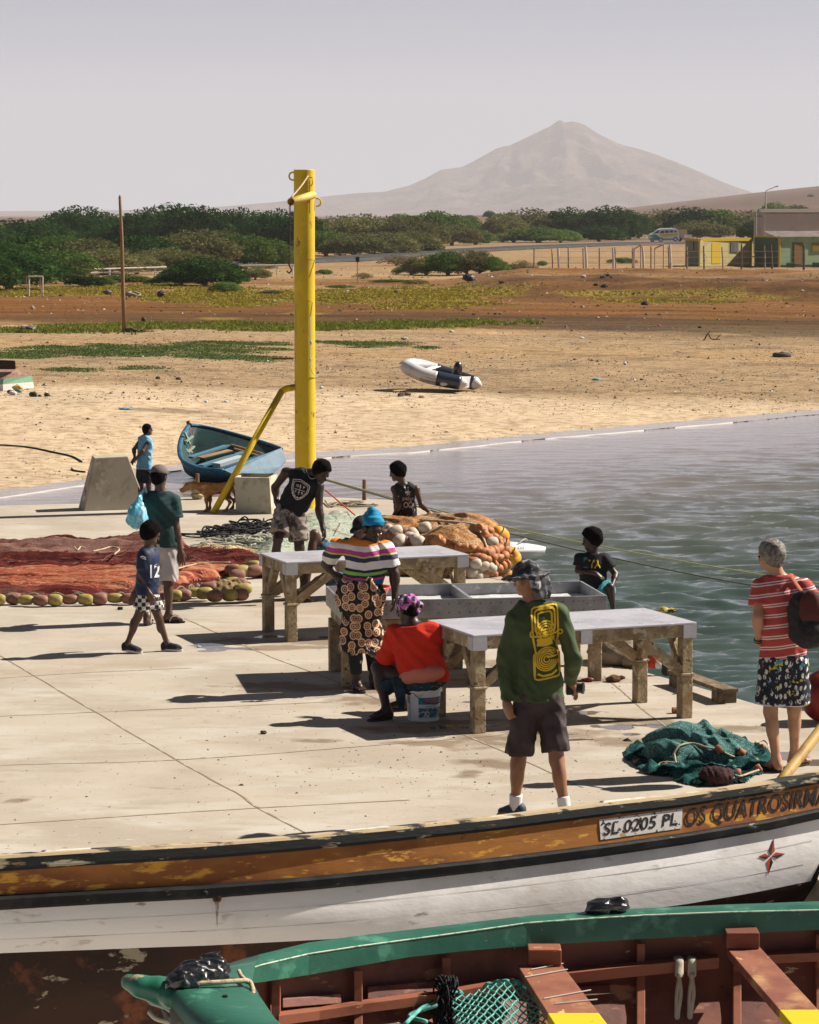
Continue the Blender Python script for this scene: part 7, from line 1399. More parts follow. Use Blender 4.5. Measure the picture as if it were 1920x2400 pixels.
    m = MB(); e = A(1040, 899, -.35); m.ball(e+[0, -r*.9, 0], (.12, .02, .06)); m.build('patch', gy, t, smooth=True)
    # white moored boat behind the orange heap, afloat
    Y = 47.0; A = lambda x, y, d=0: at(x, y, Y+d); t = thing('white_boat', 'small white fibreglass boat moored behind the orange net heap', 'boat', A(1190, 1312)); wm = mat('gelcoat_white', (.70, .68, .66), rough=.25, spec=.5)
    rows = []
    for k, x in enumerate((1080, 1120, 1160, 1190, 1215, 1240, 1262, 1279)):
        f_ = k/7; hw = .42*(1-f_**2.4)+.01; yy = 1290+3*(1-f_); c = A(x, yy); dk = 1270+14*f_**2.2+2*f_; top = A(x, dk)
        rows.append([A(x-6*f_-16*f_, 1316-2*f_), A(x-4*f_, 1306-5*f_)+[0, -hw*.75, 0], c+[0, -hw, 0], c+[0, -hw*.97, .05], top+[0, -hw*.6, 0], top+[0, 0, .03], top+[0, hw*.6, 0], c+[0, hw, .05], A(x-4*f_, 1306-5*f_)+[0, hw*.75, 0]])
    m = MB(); m.grid(rows, closed=True); m.build('hull', wm, t, smooth=True)
    m = MB(); m.tube([A(x, 1292.5-1.0*((x-1100)/180)**2, -.43*(1-((x-1080)/199)**2.4)-.02) for x in range(1090, 1280, 10)], .018, 6); m.build('rub_rail', mat('rail_grey', (.35, .34, .34), rough=.5), t, smooth=True)
    m = MB(); m.tube(curve([A(1180, 1276, -.2), A(1205, 1281, -.2), A(1222, 1268, -.1), A(1232, 1263, 0), A(1236, 1268, 0)], 14), .012, 6); m.build('bow_line', mat('rail_grey', (0, 0, 0)), t, smooth=True)
    v, f = text2('HERCULES', .035, 0, 0, offset=.01); m = MB(); e0 = A(1206, 1285, -.47); m.add([e0+[q_[0]*1.4, q_[0]*.05, q_[1]] for q_ in v], f); m.build('lettering', mat('letter_grey', (.08, .07, .07), rough=.6), t)
    # blue rowing boat, heeled towards the quay
    t = thing('blue_rowing_boat', 'blue wooden rowing boat lying heeled at the waterline behind the dog', 'boat', put(560, 1118)); A = at
    N_ = curve([A(443, 996, 64.5), A(428, 1020, 63.9), A(421, 1052, 63.0), A(430, 1080, 62.0), A(468, 1097, 61.4), A(523, 1102.5, 60.9)], 50); Fp = curve([A(443, 996, 64.5), A(466, 998, 64.8), A(510, 1007, 64.7), A(560, 1020, 64.2), A(612, 1035, 63.4), A(659, 1051, 62.3)], 50)
    K = curve([A(447, 1045, 64.2), A(446, 1088, 63.8), A(462, 1112, 63.2), A(505, 1122, 62.5), A(570, 1124, 62.0), A(640, 1110, 61.7)], 50); n = len(N_)
    blu = mat('boat_blue', (.018, .105, .175), [((.012, .07, .12), 5, .48, .6), ((.07, .19, .27), 12, .60, .68)], rough=.55, bump=.2, bsc=20, bdist=.005); inn = mat('boat_inside_green', (.012, .045, .042), [((.008, .025, .025), 6, .5, .6)], rough=.7); bot = mat('boat_bottom_dark', (.035, .03, .028), [((.16, .05, .03), 2, .52, .6)], rough=.8)
    out = []; inr = []; bt = []
    for i in range(n):
        a, b, k = N_[i], Fp[i], K[i]; f_ = i/(n-1); bul = a*.35+k*.65+(a-b)*.18+[0, -.1*f_, 0]; bul2 = b*.35+k*.65+(b-a)*.18
        out.append([a, a*.6+bul*.4+(a-b)*.03, bul]); bt.append([bul, (bul*.5+k*.5), k, (bul2*.5+k*.5), bul2, b*.6+bul2*.4, b])
        ai = a+(b-a)*.05-[0, 0, .02]; bi = b+(a-b)*.05-[0, 0, .02]; ki = k+[0, .1, .12]; inr.append([ai, (a*.45+k*.55)+(b-a)*.05+[0, 0, .03], ki, (b*.45+k*.55)+(a-b)*.05+[0, 0, .03], bi])
    m = MB(); m.grid(out); m.build('side_planking', blu, t, smooth=True, solid=.01); m = MB(); m.grid(bt); m.build('bottom', bot, t, smooth=True, solid=.01); m = MB(); m.grid(inr); m.build('inner_skin', inn, t, smooth=True)
    for nm, C in (('gunwale', N_), ('gunwale', Fp)): m = MB(); sgn = 1 if C is N_ else -1; q = [p_ for p_ in C[1:]]; m.tube(q, .055, 8, flat=.7); m.build(nm, blu, t, smooth=True)
    s = [out[-1][0], out[-1][1], bt[-1][0], bt[-1][1], bt[-1][2], bt[-1][3], bt[-1][4], bt[-1][5], bt[-1][6]]; m = MB(); m.add(s, [tuple(range(len(s)))]); m.build('transom', blu, t, solid=.05)
    def plank(nm, x0, y0, Y0, x1, y1, Y1, w, h, mm): m = MB(); m.beam(A(x0, y0, Y0), A(x1, y1, Y1), w, h); m.build(nm, mm, t)
    pale = mat('boat_blue_pale', (.09, .21, .28), rough=.6); wo = mat('lid_wood', (.42, .25, .12), [((.3, .16, .07), 9, .5, .6, (.3, 1, 1))], rough=.7)
    plank('thwart', 446, 1072, 63.2, 541, 1042, 63.9, .22, .04, pale); plank('thwart', 470, 1092, 62.2, 576, 1059, 63.0, .22, .04, pale); plank('thwart', 505, 1103, 61.7, 632, 1062, 62.6, .18, .04, blu)
    plank('box_lid', 470, 1073, 62.8, 540, 1056, 63.1, .34, .03, wo); plank('box', 476, 1083, 62.7, 546, 1066, 63.0, .28, .18, inn); plank('white_crate', 508, 1092, 62.0, 568, 1074, 62.4, .30, .12, mat('crate_white', (.5, .52, .52), rough=.6))
    for q in ((543, 1043, 63.7, 618, 1064, 62.6), (550, 1052, 63.3, 612, 1070, 62.5)): m = MB(); m.tube([A(*q[:3]), A(*q[3:])], .028, 8); m.build('oar', wo, t)
    for q in ((432, 1012, 444, 1040), (436, 1035, 452, 1022), (430, 1050, 450, 1060), (440, 1060, 455, 1046)): m = MB(); m.beam(A(q[0], q[1], 63.7), A(q[2], q[3], 63.9), .06, .03); m.build('rib', mat('rib_pale', (.35, .42, .30), rough=.7), t)
    m = MB(); m.ball(A(442, 992, 64.5), (.05, .05, .06), noise=.2); m.build('bow_post', bot, t)
far_boats()

def far_things():
    # tall wooden post
    p = put(292, 779); t = at(281, 457, p[1]); o = MB().tube([p-[0, 0, .2], p*.7+t*.3, p*.3+t*.7+[.02, 0, 0], t-[0, 0, .08], t], [.085, .078, .066, .055, .02], 12).build('wooden_post', mat('post_wood', (.26, .15, .075), [((.14, .08, .04), 3, .48, .62, (4, 4, .3)), ((.34, .23, .13), 6, .58, .66, (4, 4, .3))], rough=.9, bump=.5, bsc=10, bst=(4, 4, .3)), smooth=True); tag(o, 'tall thin wooden post standing on the sand at the left', 'post')
    whp = mat('rail_white', (.60, .56, .50), [((.3, .24, .18), 4, .56, .66)], rough=.8); rst = mat('rail_rust', (.34, .22, .16), rough=.8)
    # left goal
    p0, p1 = put(68, 694), put(100, 694); Y = p0[1]; t = thing('football_goal', 'small rusty football goal at the edge of the left thicket', 'goal', p0)
    for x in (68, 100): m = MB(); m.tube([at(x, 694, Y), at(x, 648, Y)], .045, 8); m.build('post', whp, t)
    m = MB(); m.tube([at(67, 648, Y), at(101, 648, Y)], .04, 8); m.build('crossbar', whp, t)
    for x in (68, 100): m = MB(); m.tube(curve([at(x, 649, Y), at(x-6, 652, Y+.7), at(x-3, 690, Y+1.5)], 12), .02, 6); m.build('stay', rst, t)
    # white railing
    Y = 205.0; t = thing('white_railing', 'long low white pipe railing in front of the left thicket', 'railing', at(151, 663, Y))
    for (a, b) in (((115, 634), (150, 632)), ((148, 633), (390, 626))): m = MB(); m.tube([at(*a, Y), at(*b, Y+4)], .055, 8); m.build('top_rail', whp, t)
    m = MB(); m.tube([at(134, 641, Y), at(388, 636, Y+4)], .045, 8); m.build('lower_rail', whp, t)
    for x, y0, y1 in ((151, 634, 664), (257, 631, 656), (364, 627, 650)): m = MB(); m.tube([at(x, y0, Y+x/100), at(x, y1, Y+x/100)], .06, 8); m.build('post', whp, t)
    t = thing('white_railing', 'white pipe railing just left of the yellow post', 'railing', at(560, 640, Y)); m = MB(); m.tube([at(548, 623, Y+6), at(690, 621, Y+6)], .06, 8); m.build('top_rail', whp, t)
    for x in (552, 600, 650, 686): m = MB(); m.tube([at(x, 622, Y+6), at(x, 645, Y+6)], .05, 8); m.build('post', whp, t)
    # black sign on a thin pole
    p = put(838, 663); t = thing('road_sign', 'small black square sign on a thin pole right of the yellow post', 'sign', p); Y = p[1]; m = MB(); m.tube([p, at(838, 602, Y)], .03, 8); m.build('pole', rst, t); m = MB(); m.box(at(833.5, 614, Y)-[0, .03, 0], at(842.5, 602, Y)+[0, .03, 0]); m.build('panel', mat('sign_black', (.02, .02, .02), rough=.6), t)
    # wire fence
    t = thing('wire_fence', 'wire fence on wooden and concrete posts running along the earth bank', 'fence', at(1250, 640, 205)); wd = mat('fence_wood', (.32, .24, .18), [((.15, .10, .08), 5, .5, .6)], rough=.9); cc = mat('fence_concrete', (.52, .46, .42), rough=.9); dkw = mat('fence_dark', (.12, .07, .05), rough=.9)
    tops = []
    for i, (x, y0, y1, w, mm) in enumerate([(1252, 582, 640, .05, wd), (1295, 584, 640, .04, wd), (1311, 582, 639, .085, cc), (1332, 581, 641, .055, wd), (1368, 582, 640, .045, wd), (1375, 577, 633, .085, cc), (1405, 581, 640, .05, wd), (1438, 580, 634, .08, cc), (1444, 579, 641, .055, wd), (1482, 584, 640, .04, wd), (1485, 580, 640, .05, wd), (1509, 578, 633, .085, cc), (1526, 577, 640, .055, wd), (1568, 577, 640, .055, wd), (1573, 572, 632, .085, cc), (1610, 578, 638, .06, wd), (1651, 576, 638, .07, wd), (1695, 579, 637, .05, wd), (1738, 572, 636, .065, dkw), (1793, 576, 627, .05, wd), (1810, 574, 627, .075, dkw), (1884, 574, 632, .085, dkw)]):
        Y = 204+random.uniform(-1, 1); b = at(x, y1+3, Y); a = at(x-1.5*(i % 3), y0, Y); m = MB(); m.tube([b, (a+b)/2+[.02*(i % 2), 0, 0], a], [w*1.05, w, w*.9], 8); m.build('post', mm, t); tops.append(a)
    for k in (.12, .38, .65, .92): m = MB(); m.tube([at(x, 583+k*52, 204) for x in (1252, 1400, 1568, 1738, 1884)], .010, 4); m.build('wire', mat('wire_grey', (.2, .17, .15), rough=.7), t)
    # goal frame behind the fence
    Y = 208.0; t = thing('football_goal', 'pinkish rusty goal frame standing among the fence posts', 'goal', at(1502, 640, Y)); pk = mat('goal_pink', (.50, .34, .28), rough=.8)
    for x, y0, y1 in ((1502, 575, 639), (1555.5, 573, 637), (1535, 582, 640), (1487, 583, 640)): m = MB(); m.tube([at(x, y1, Y), at(x, y0, Y)], .05, 8); m.build('post', pk, t)
    for a, b in (((1502, 574), (1556, 573)), ((1487, 583), (1502, 574)), ((1535, 582), (1556, 573))): m = MB(); m.tube([at(*a, Y), at(*b, Y)], .05, 8); m.build('crossbar', pk, t)
    # yellow hut
    def wallbox(t, nm, a, b, Ya, Yb, z0, z1, m, th=.1, off=0):    # a wall panel between two plan points
        p = np.array([at(a, 600, Ya)[0], Ya, 0]); q = np.array([at(b, 600, Yb)[0], Yb, 0]); d = nrm(q-p); n_ = np.array([d[1], -d[0], 0]); p = p+n_*off; q = q+n_*off; mm = MB(); mm.hexa([p+[0, 0, z0], q+[0, 0, z0], q-n_*th+[0, 0, z0], p-n_*th+[0, 0, z0]], [p+[0, 0, z1], q+[0, 0, z1], q-n_*th+[0, 0, z1], p-n_*th+[0, 0, z1]]); return mm.build(nm, m, t)
    def zz(y, Y): return at(960, y, Y)[2]
    yl = mat('wall_pale_yellow', (.55, .48, .22), [((.45, .39, .18), 1.2, .5, .62)], rough=.9); yt = mat('trim_yellow', (.52, .36, .02), rough=.8); dr = mat('door_yellow', (.62, .42, .02), rough=.7); gl = mat('window_dark', (.03, .04, .04), rough=.3); base = mat('plinth_dark', (.03, .045, .04), rough=.8); gw = mat('wall_yellow_shaded', (.20, .21, .15), rough=.9)
    t = thing('yellow_hut', 'small flat-roofed hut with pale yellow walls and bright yellow trim', 'hut', at(1690, 628, 248)); YA, YB, YC = 246.5, 250.5, 251.0
    zb, zt = zz(632, 248), zz(562, 248); 
    wallbox(t, 'wall', 1639, 1763, YA, YB, zb, zt, yl); wallbox(t, 'side_wall', 1607, 1639, YC, YA, zb, zt, gw)  # side wall gets a darker material, its shade painted into the colour
    wallbox(t, 'fascia', 1636, 1765, YA, YB, zt-.12, zt+.15, yt, .3, .06); wallbox(t, 'fascia', 1606, 1637, YC, YA, zt-.08, zt+.13, yt, .25, .05); wallbox(t, 'corner_trim', 1756, 1763, YB-.2, YB, zb, zt, yt, .05, .04); wallbox(t, 'corner_trim', 1637.5, 1641, YA+.1, YA, zb, zt, yt, .05, .04); wallbox(t, 'corner_trim', 1607, 1609, YC, YC-.2, zb, zt, yt, .05, .04)
    wallbox(t, 'plinth', 1640, 1762, YA, YB, zb, zb+.32, base, .05, .03); wallbox(t, 'door', 1668, 1688, YA+.95, YA+1.6, zz(618, 248), zz(569, 248), dr, .04, .04)
    w_ = wallbox(t, 'window', 1708, 1732, YA+2.25, YA+3, zz(594, 248), zz(565, 248), mat('window_frame', (.25, .25, .15), rough=.8), .04, .04); g_ = wallbox(t, 'pane', 1711.5, 1728.5, YA+2.35, YA+2.9, zz(591, 248), zz(568, 248), gl, .02, .055); g_.parent = w_
    for k in range(6): x = 1713+k*2.9; q = wallbox(t, 'window_bar', x, x+.9, YA+2.4+k*.09, YA+2.43+k*.09, zz(591, 248), zz(568, 248), mat('bar_pale', (.4, .38, .33)), .02, .08); q.parent = w_
    wallbox(t, 'window', 1619, 1626, YC-1.9, YC-2.9, zz(584, 248), zz(567, 248), gl, .04, .04)
    m = MB(); c = [np.array([at(x, 600, Y_)[0], Y_, zt+.13]) for x, Y_ in ((1607, YC), (1639, YA), (1763, YB), (1732, YB+4.5))]; m.hexa([p-[0, 0, .1] for p in c], c); m.build('roof', mat('roof_grey', (.3, .28, .25), rough=.9), t); wallbox(t, 'rear_wall', 1763, 1732, YB, YB+4.5, zb, zt, yl); wallbox(t, 'rear_wall', 1732, 1607, YB+4.5, YC, zb, zt, yl)
    # green building
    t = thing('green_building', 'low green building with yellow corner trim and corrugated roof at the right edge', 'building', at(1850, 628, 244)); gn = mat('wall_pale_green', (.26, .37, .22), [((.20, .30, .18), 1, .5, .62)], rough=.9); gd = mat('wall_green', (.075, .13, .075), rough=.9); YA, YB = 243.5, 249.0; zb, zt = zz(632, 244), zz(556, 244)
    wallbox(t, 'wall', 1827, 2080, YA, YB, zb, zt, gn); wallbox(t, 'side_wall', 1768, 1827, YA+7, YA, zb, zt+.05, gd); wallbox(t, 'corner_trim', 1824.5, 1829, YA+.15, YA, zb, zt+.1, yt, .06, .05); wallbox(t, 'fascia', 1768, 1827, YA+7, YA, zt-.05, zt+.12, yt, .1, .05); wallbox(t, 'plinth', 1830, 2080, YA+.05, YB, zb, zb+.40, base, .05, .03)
    dg = wallbox(t, 'door', 1861, 1878, YA+.7, YA+1.1, zz(619, 244), zz(570, 244), mat('door_brown', (.20, .10, .03), rough=.8), .04, .05); wallbox(t, 'window', 1903, 1935, YA+1.6, YA+2.3, zz(590, 244), zz(569, 244), mat('grille_yellow', (.32, .24, .03), [((.1, .07, .01), 6, .4, .6, (1, .01, .01), 0, 'wave')], rough=.8), .04, .05); wallbox(t, 'window_surround', 1857, 1882, YA+.62, YA+1.15, zz(619, 244), zz(568, 244), gd, .02, .02)
    m = MB(); n = 60; a0 = np.array([at(1825, 600, YA)[0]-.2, YA-.35, zt+.02]); a1 = np.array([at(2080, 600, YB)[0], YB-.35, zt+.02]); bk = np.array([-.2, 7.0, .42]); R0 = []; R1 = []
    for i in range(n*2+1): f_ = i/(n*2); z = .05*(i % 2); R0.append(a0+(a1-a0)*f_+[0, 0, z]); R1.append(R0[-1]+bk)
    m.grid([R0, R1]); m.build('corrugated_roof', mat('roof_sheet', (.42, .36, .32), [((.28, .2, .16), 1, .5, .62)], rough=.7), t, solid=.02)
    for x in (1847, 1908): wallbox(t, 'bench', x, x+17, YA-.4, YA-.2, zz(627, 244), zz(615, 244), gd, .3)
    # warehouse
    t = thing('grey_warehouse', 'stained grey concrete warehouse with a white roof edge at the right', 'building', at(1850, 560, 300)); gyw = mat('wall_stained', (.40, .36, .355), [((.30, .27, .265), .6, .52, .62), ((.04, .035, .035), .55, .66, .72), ((.46, .42, .4), .3, .5, .6)], rough=.95); Y = 300; zb, zt = zz(600, Y), zz(497, Y)
    wallbox(t, 'wall', 1783, 2150, Y, Y+6, zb, zt, gyw, .3); wallbox(t, 'parapet', 1783, 2150, Y-.02, Y+5.98, zt, zz(492, Y)+.12, mat('parapet_white', (.68, .64, .62), rough=.8), .5, .02); wallbox(t, 'side_wall', 1766, 1783, Y+14, Y, zb, zt, gyw, .3); m = MB(); q = [at(x, 600, y_) for x, y_ in ((1783, Y), (2150, Y+6), (2130, Y+24), (1766, Y+14))]; q = [np.array([p[0], p[1], zt-.05]) for p in q]; m.hexa([p-[0, 0, .15] for p in q], q); m.build('roof', MATS['parapet_white'], t)
    m = MB(); m.hexa(*[[np.array([at(x, 600, Y_)[0], Y_, z]) for x, Y_ in ((1768, 296), (1784, 296), (1784, 299), (1768, 299))] for z in (zz(508, 297), zz(505, 297))]); m.build('porch_roof', mat('porch', (.12, .12, .11), rough=.9), t)
    # lamps
    for (x, yb, yt_, Y, pts, l) in ((1795, 540, 450, 306, [(1795, 450), (1798, 446), (1810, 441), (1817, 438)], 'tall street lamp above the warehouse'), (1772, 550, 496, 280, [(1772, 496), (1768, 492), (1762, 493), (1757, 497)], 'shorter street lamp left of the warehouse')):
        t = thing('street_lamp', l, 'street lamp', at(x, yb, Y)); m = MB(); m.tube([at(x, yb+8, Y), at(x, yt_, Y)], [.10, .06], 8); m.build('pole', mat('lamp_pole', (.30, .28, .26), rough=.7), t); m = MB(); m.tube(curve([at(a, b, Y) for a, b in pts], 12), .045, 6); m.build('arm', MATS['lamp_pole'], t)
        m = MB(); a, b = pts[-1]; s_ = 1 if a > x else -1; m.beam(at(a, b, Y), at(a+7*s_, b-2*s_ if s_ > 0 else b+1, Y), .25, .10); m.build('lamp_head', mat('lamp_head', (.06, .05, .05), rough=.6), t, bevel=.03)
    # car and truck on the road
    Y = 437.0; c = at(1557, 566, Y); zr = c[2]; s_ = Y/F; t = thing('parked_car', 'teal, white and yellow people carrier on the road', 'car', c); A = lambda x, y, d=0: at(x, y, Y+d)
    prof = [(1525, 562), (1523.5, 553), (1527, 550), (1534, 547.5), (1545, 539.5), (1552, 538), (1578, 537.5), (1586, 539), (1590, 548), (1591, 560), (1588, 563)]
    yc = 1.0; m = MB(); f0 = [A(x, y) for x, y in prof]; f1 = [A(x-3, y-1.5, 1.75) for x, y in prof]; n = len(f0); m.add(f0+f1, [tuple(range(n)), tuple(range(2*n-1, n-1, -1))]+[(i, (i+1) % n, n+(i+1) % n, n+i) for i in range(n)])
    cm_ = mat('car_paint', (.75, .78, .77), rough=.25, spec=.6); m.build('body', cm_, t, bevel=.12)
    tl = mat('car_teal', (.03, .22, .27), rough=.3, spec=.6); m = MB(); q = [(1524, 562.5), (1523.7, 553), (1535, 549), (1541, 552), (1550, 559), (1590, 559.5), (1590.5, 562)]; m.add([A(x, y, -.03) for x, y in q], [tuple(range(len(q)))]); m.build('side_panel', tl, t, solid=.03)
    m = MB(); q = [(1545, 549), (1590, 547), (1589, 552), (1556, 555), (1549, 553)]; m.add([A(x, y, -.05) for x, y in q], [tuple(range(len(q)))]); m.build('yellow_stripe', mat('car_yellow', (.6, .52, .12), rough=.35), t, solid=.02)
    cg = mat('car_glass', (.015, .02, .022), rough=.1, spec=.8)
    for q in ([(1546, 547), (1550, 541), (1557, 540.3), (1557, 546)], [(1559, 546), (1559, 540.2), (1567, 540), (1568, 545.5)], [(1570, 545.3), (1570, 540), (1577, 540), (1579, 544.8)], [(1581, 544.5), (1580, 540.3), (1585, 541), (1587, 544.5)], [(1532, 547.5), (1542, 540), (1546, 538.8), (1543, 546)]): m = MB(); m.add([A(x, y, -.06) for x, y in q], [tuple(range(len(q)))]); m.build('window', cg, t, solid=.02)
    for x, y in ((1549, 562), (1583.5, 560.5)):
        m = MB(); w0 = A(x, y, -.08); m.cyl(w0, w0+[0, .22, 0], .34, 20); w = m.build('wheel', RUB, t); m = MB(); m.cyl(w0-[0, .02, 0], w0+[0, .02, 0], .22, 16); o = m.build('rim', mat('rim_silver', (.6, .6, .6), metal=.5, rough=.4), t); o.parent = w
    m = MB(); w0 = A(1529.5, 563.5, .8); m.cyl(w0, w0+[0, .2, 0], .3, 16); m.build('wheel', RUB, t); m = MB(); m.beam(A(1524, 557, -.02), A(1530, 556, -.04), .05, .18); m.build('headlight', mat('headlight', (.7, .7, .68), rough=.1), t)
    t = thing('flatbed_truck', 'small grey flatbed truck with beige crates behind the car', 'truck', A(1606, 563, 3)); gt = mat('truck_grey', (.28, .27, .28), rough=.5)
    m = MB(); m.box(A(1592, 562, 3), A(1622, 554, 3)+[0, 1.9, 0]); m.build('bed', gt, t, bevel=.05); m = MB(); m.box(A(1590, 555, 3.1), A(1611, 538, 3.1)+[0, 1.6, 0]); m.build('crates', mat('crate_beige', (.50, .38, .24), [((.3, .2, .12), 2.5, .4, .6, (1, 1, 1), 0, 'wave')], rough=.8), t)
    m = MB(); m.box(A(1604, 557, 2.8), A(1622, 550, 2.8)+[0, .06, 0]); m.build('name_board', mat('board_white', (.62, .60, .57), rough=.6), t)
    for x in (1594, 1616): m = MB(); w0 = A(x, 561, 2.9); m.cyl(w0, w0+[0, .2, 0], .30, 16); m.build('wheel', RUB, t)
far_things()
# ================================================================ THE TWO BOATS IN FRONT
def fish_boat():
    t = thing('fishing_boat', 'long wooden fishing boat with orange topside, black wales and white hull', 'boat', G(900, 2120)); 
    xs = [-700, -200, 0, 217, 480, 700, 960, 1163, 1405, 1600, 1795, 1920, 2010]
    top = np.array([2048, 2022, 2011, 1997, 1983, 1966, 1941, 1920, 1889, 1867, 1838, 1814, 1796]); tb = top+[30, 30, 29, 28, 27, 26, 25, 24, 23, 22, 21, 20, 19]
    w1 = np.array([2150, 2112, 2100, 2088, 2074, 2056, 2030, 2008, 1978, 1951, 1919, 1892, 1872]); w2 = w1+[29, 29, 28, 27, 26, 25, 24, 23, 22, 21, 20, 19, 18]
    wb = np.array([2300, 2250, 2234, 2226, 2212, 2196, 2176, 2158, 2134, 2108, 2076, 2053, 2040])
    def Yx(x): X = at(x, 1950, 17)[0]; return 16.05+.26*(X+2.24)+.040*(X+2.24)**2
    n = 130
    def row(yy, end, off=0, z=None, x0=-640):
        out = []
        for s in np.linspace(0, 1, n):
            x = x0+s*(end-x0); Y = Yx(x)+off
            if z is None: out.append(at(x, np.interp(x, xs, yy), Y))
            else: p = at(x, 1950, Y); p[2] = z(s) if callable(z) else z; out.append(p)
        return np.array(out)
    T0 = row(top, 1998); T1 = row(tb, 1992, -.012); tl = lambda end: sst(150, 1000, np.linspace(-640, end, n)); W1 = row(w1, 1965, -.01); W2 = row(w2, 1958, .0); WB = row(wb, 1902, .035); KP = row(wb+52, 1876, .14)
    W1[:, 1] -= .035*tl(1965); W2[:, 1] -= .045*tl(1958); WB[:, 1] -= .13*tl(1902)*(1-.3*sst(1700, 1902, np.linspace(-640, 1902, n)))
    KP[:, 2] -= .42*(1-np.linspace(0, 1, n)**3)
    orr = mat('paint_orange', (.33, .125, .018), [((.24, .075, .012), 1.6, .45, .6, (1, 1, 2)), ((.17, .05, .012), 2.2, .52, .68, (.6, 1, 1.5)), ((.60, .30, .03), 4.5, .58, .63, (.5, 1, 2.2)), ((.58, .30, .04), 12, .61, .66, (.5, 1, 2)), ((.08, .04, .02), 14, .67, .71, (.6, 1, 1))], rough=.55, spec=.4, bump=.25, bsc=9, bst=(.5, 1, 2.5), bdist=.012)
    wh = mat('paint_white_hull', (.78, .75, .73), [((.60, .56, .53), 1.4, .52, .68), ((.35, .33, .26), 4, .68, .71, (.6, 1, 2)), ((.55, .50, .45), 8, .64, .70, (.5, 1, 2))], rough=.5, spec=.4, bump=.30, bsc=7, bst=(.6, 1, 1.6), bdist=.014)
    bk = mat('paint_black_wale', (.006, .007, .008), [((.30, .27, .22), 9, .66, .70, (.35, 1, 2)), ((.02, .02, .02), 5, .5, .62)], rough=.6, spec=.2, bump=.4, bsc=12, bst=(.5, 1, 1.5), bdist=.01)
    cap = mat('cap_worn', (.42, .32, .19), [((.022, .022, .02), 4.5, .53, .57, (.35, 1, 1.6)), ((.58, .49, .34), 7, .58, .64, (.4, 1, 1)), ((.10, .07, .045), 14, .62, .66, (.4, 1, 1))], rough=.8, bump=.5, bsc=16, bst=(.5, 1, 1.5), bdist=.01)
    capb = mat('cap_side_worn', (.008, .010, .010), [((.36, .30, .19), 6, .58, .62, (.3, 1, 2.2)), ((.20, .12, .06), 10, .64, .68, (.3, 1, 2))], rough=.7, bump=.5, bsc=16, bst=(.5, 1, 1.5), bdist=.01)
    bo = mat('bottom_brown', (.045, .018, .009), [((.03, .014, .008), 2, .45, .6), ((.33, .29, .20), 5.5, .62, .645, (.6, 1, 1.3)), ((.16, .05, .02), 3, .58, .66), ((.03, .018, .012), 7, .6, .68)], rough=.7, bump=.4, bsc=12, bdist=.01)
    up = np.array([0, 0, 1.0]); inn = nrm([-.30, .95, 0])
    def sp(ys, o): return ys+inn*o
    m = MB(); m.grid([T1, W1*.5+T1*.5+[0, .004, 0], W1]); topside = m.build('topside', orr, t, smooth=True)
    m = MB(); m.grid([sp(W1, .05)+up*.004, W1+[0, -.035, .004], W1+[0, -.045, -.010], W2+[0, -.045, .012], W2+[0, -.03, -.006], sp(W2, .05)]); m.build('wale', bk, t, smooth=False, bevel=0)
    m = MB(); rows = [W2*(1-k)+WB*k+[0, -.028*math.sin(k*math.pi), 0] for k in np.linspace(0, 1, 7)]; m.grid(rows); whh = m.build('white_strake', wh, t, smooth=True)
    VFw = (np.concatenate(m.v), m.f)
    m = MB(); rows = [WB*(1-k)+KP*k+[0, -.05*math.sin(k*math.pi)*(1), 0] for k in np.linspace(0, 1, 8)]; m.grid(rows); m.build('bottom', bo, t, smooth=True)
    # rail cap: top board and black outer edge
    m = MB(); m.grid([T0+up*.0+[0, -.018, 0], T0*.25+T1*.75+[0, -.022, 0], T1+[0, -.012, -.004], sp(T1, .05)]); m.build('rail_edge', capb, t)
    m = MB(); m.grid([T0+[0, -.018, 0], T0+up*.014+[0, -.005, 0], sp(T0, .055)+up*.012, sp(T0, .07)-up*.01, sp(T0, .07)-up*.05]); m.build('rail_cap', cap, t, smooth=False)
    # far side: the boat lies heeled away, so its far rail is the lower one
    wd = np.array([1.45*(1-s**3.2)+.02 for s in np.linspace(0, 1, n)]); FR2 = T0+inn[None]*wd[:, None]-up*(wd*.42)[:, None]; CR = W2+inn[None]*(wd*.72)[:, None]-up*.34
    m = MB(); m.grid([sp(T0, .07)-up*.05, T0*.3+CR*.7-inn*.0, CR+up*.04, CR*.4+FR2*.6-inn*.06, FR2-inn*.03]); m.build('inner_skin', mat('boat_inner_brown', (.20, .08, .05), [((.12, .05, .03), 3, .5, .6)], rough=.8), t, smooth=True)
    m = MB(); m.grid([FR2, FR2*.5+KP*.5+inn*.14, KP]); m.build('far_side', wh, t, smooth=True); m = MB(); m.tube(FR2, .03, 6); m.build('far_rail', cap, t, smooth=True)
    # stem
    m = MB(); q = [T0[-1], T1[-1], W1[-1], W2[-1], WB[-1], KP[-1]]; m.tube(q, [.03, .03, .032, .03, .022, .02], 8); m.build('stem', bk, t, smooth=True)
    m = MB()
    # plank seams and nail heads
    for k in (.34, .68):
        for kk, (A_, B_) in enumerate(((W2, WB),)):
            C = (A_*(1-k)+B_*k+[0, -.028*math.sin(k*math.pi)-.0015, 0])[2:-2]; m = MB(); up_ = .0022+.0012*np.sin(np.arange(len(C))*.37)[:, None]; m.grid([C+up*up_, C-up*up_]); m.build('plank_seam', mat('seam_grey', (.50, .47, .44), [((.74, .71, .69), 4, .42, .52)], rough=.9), t)
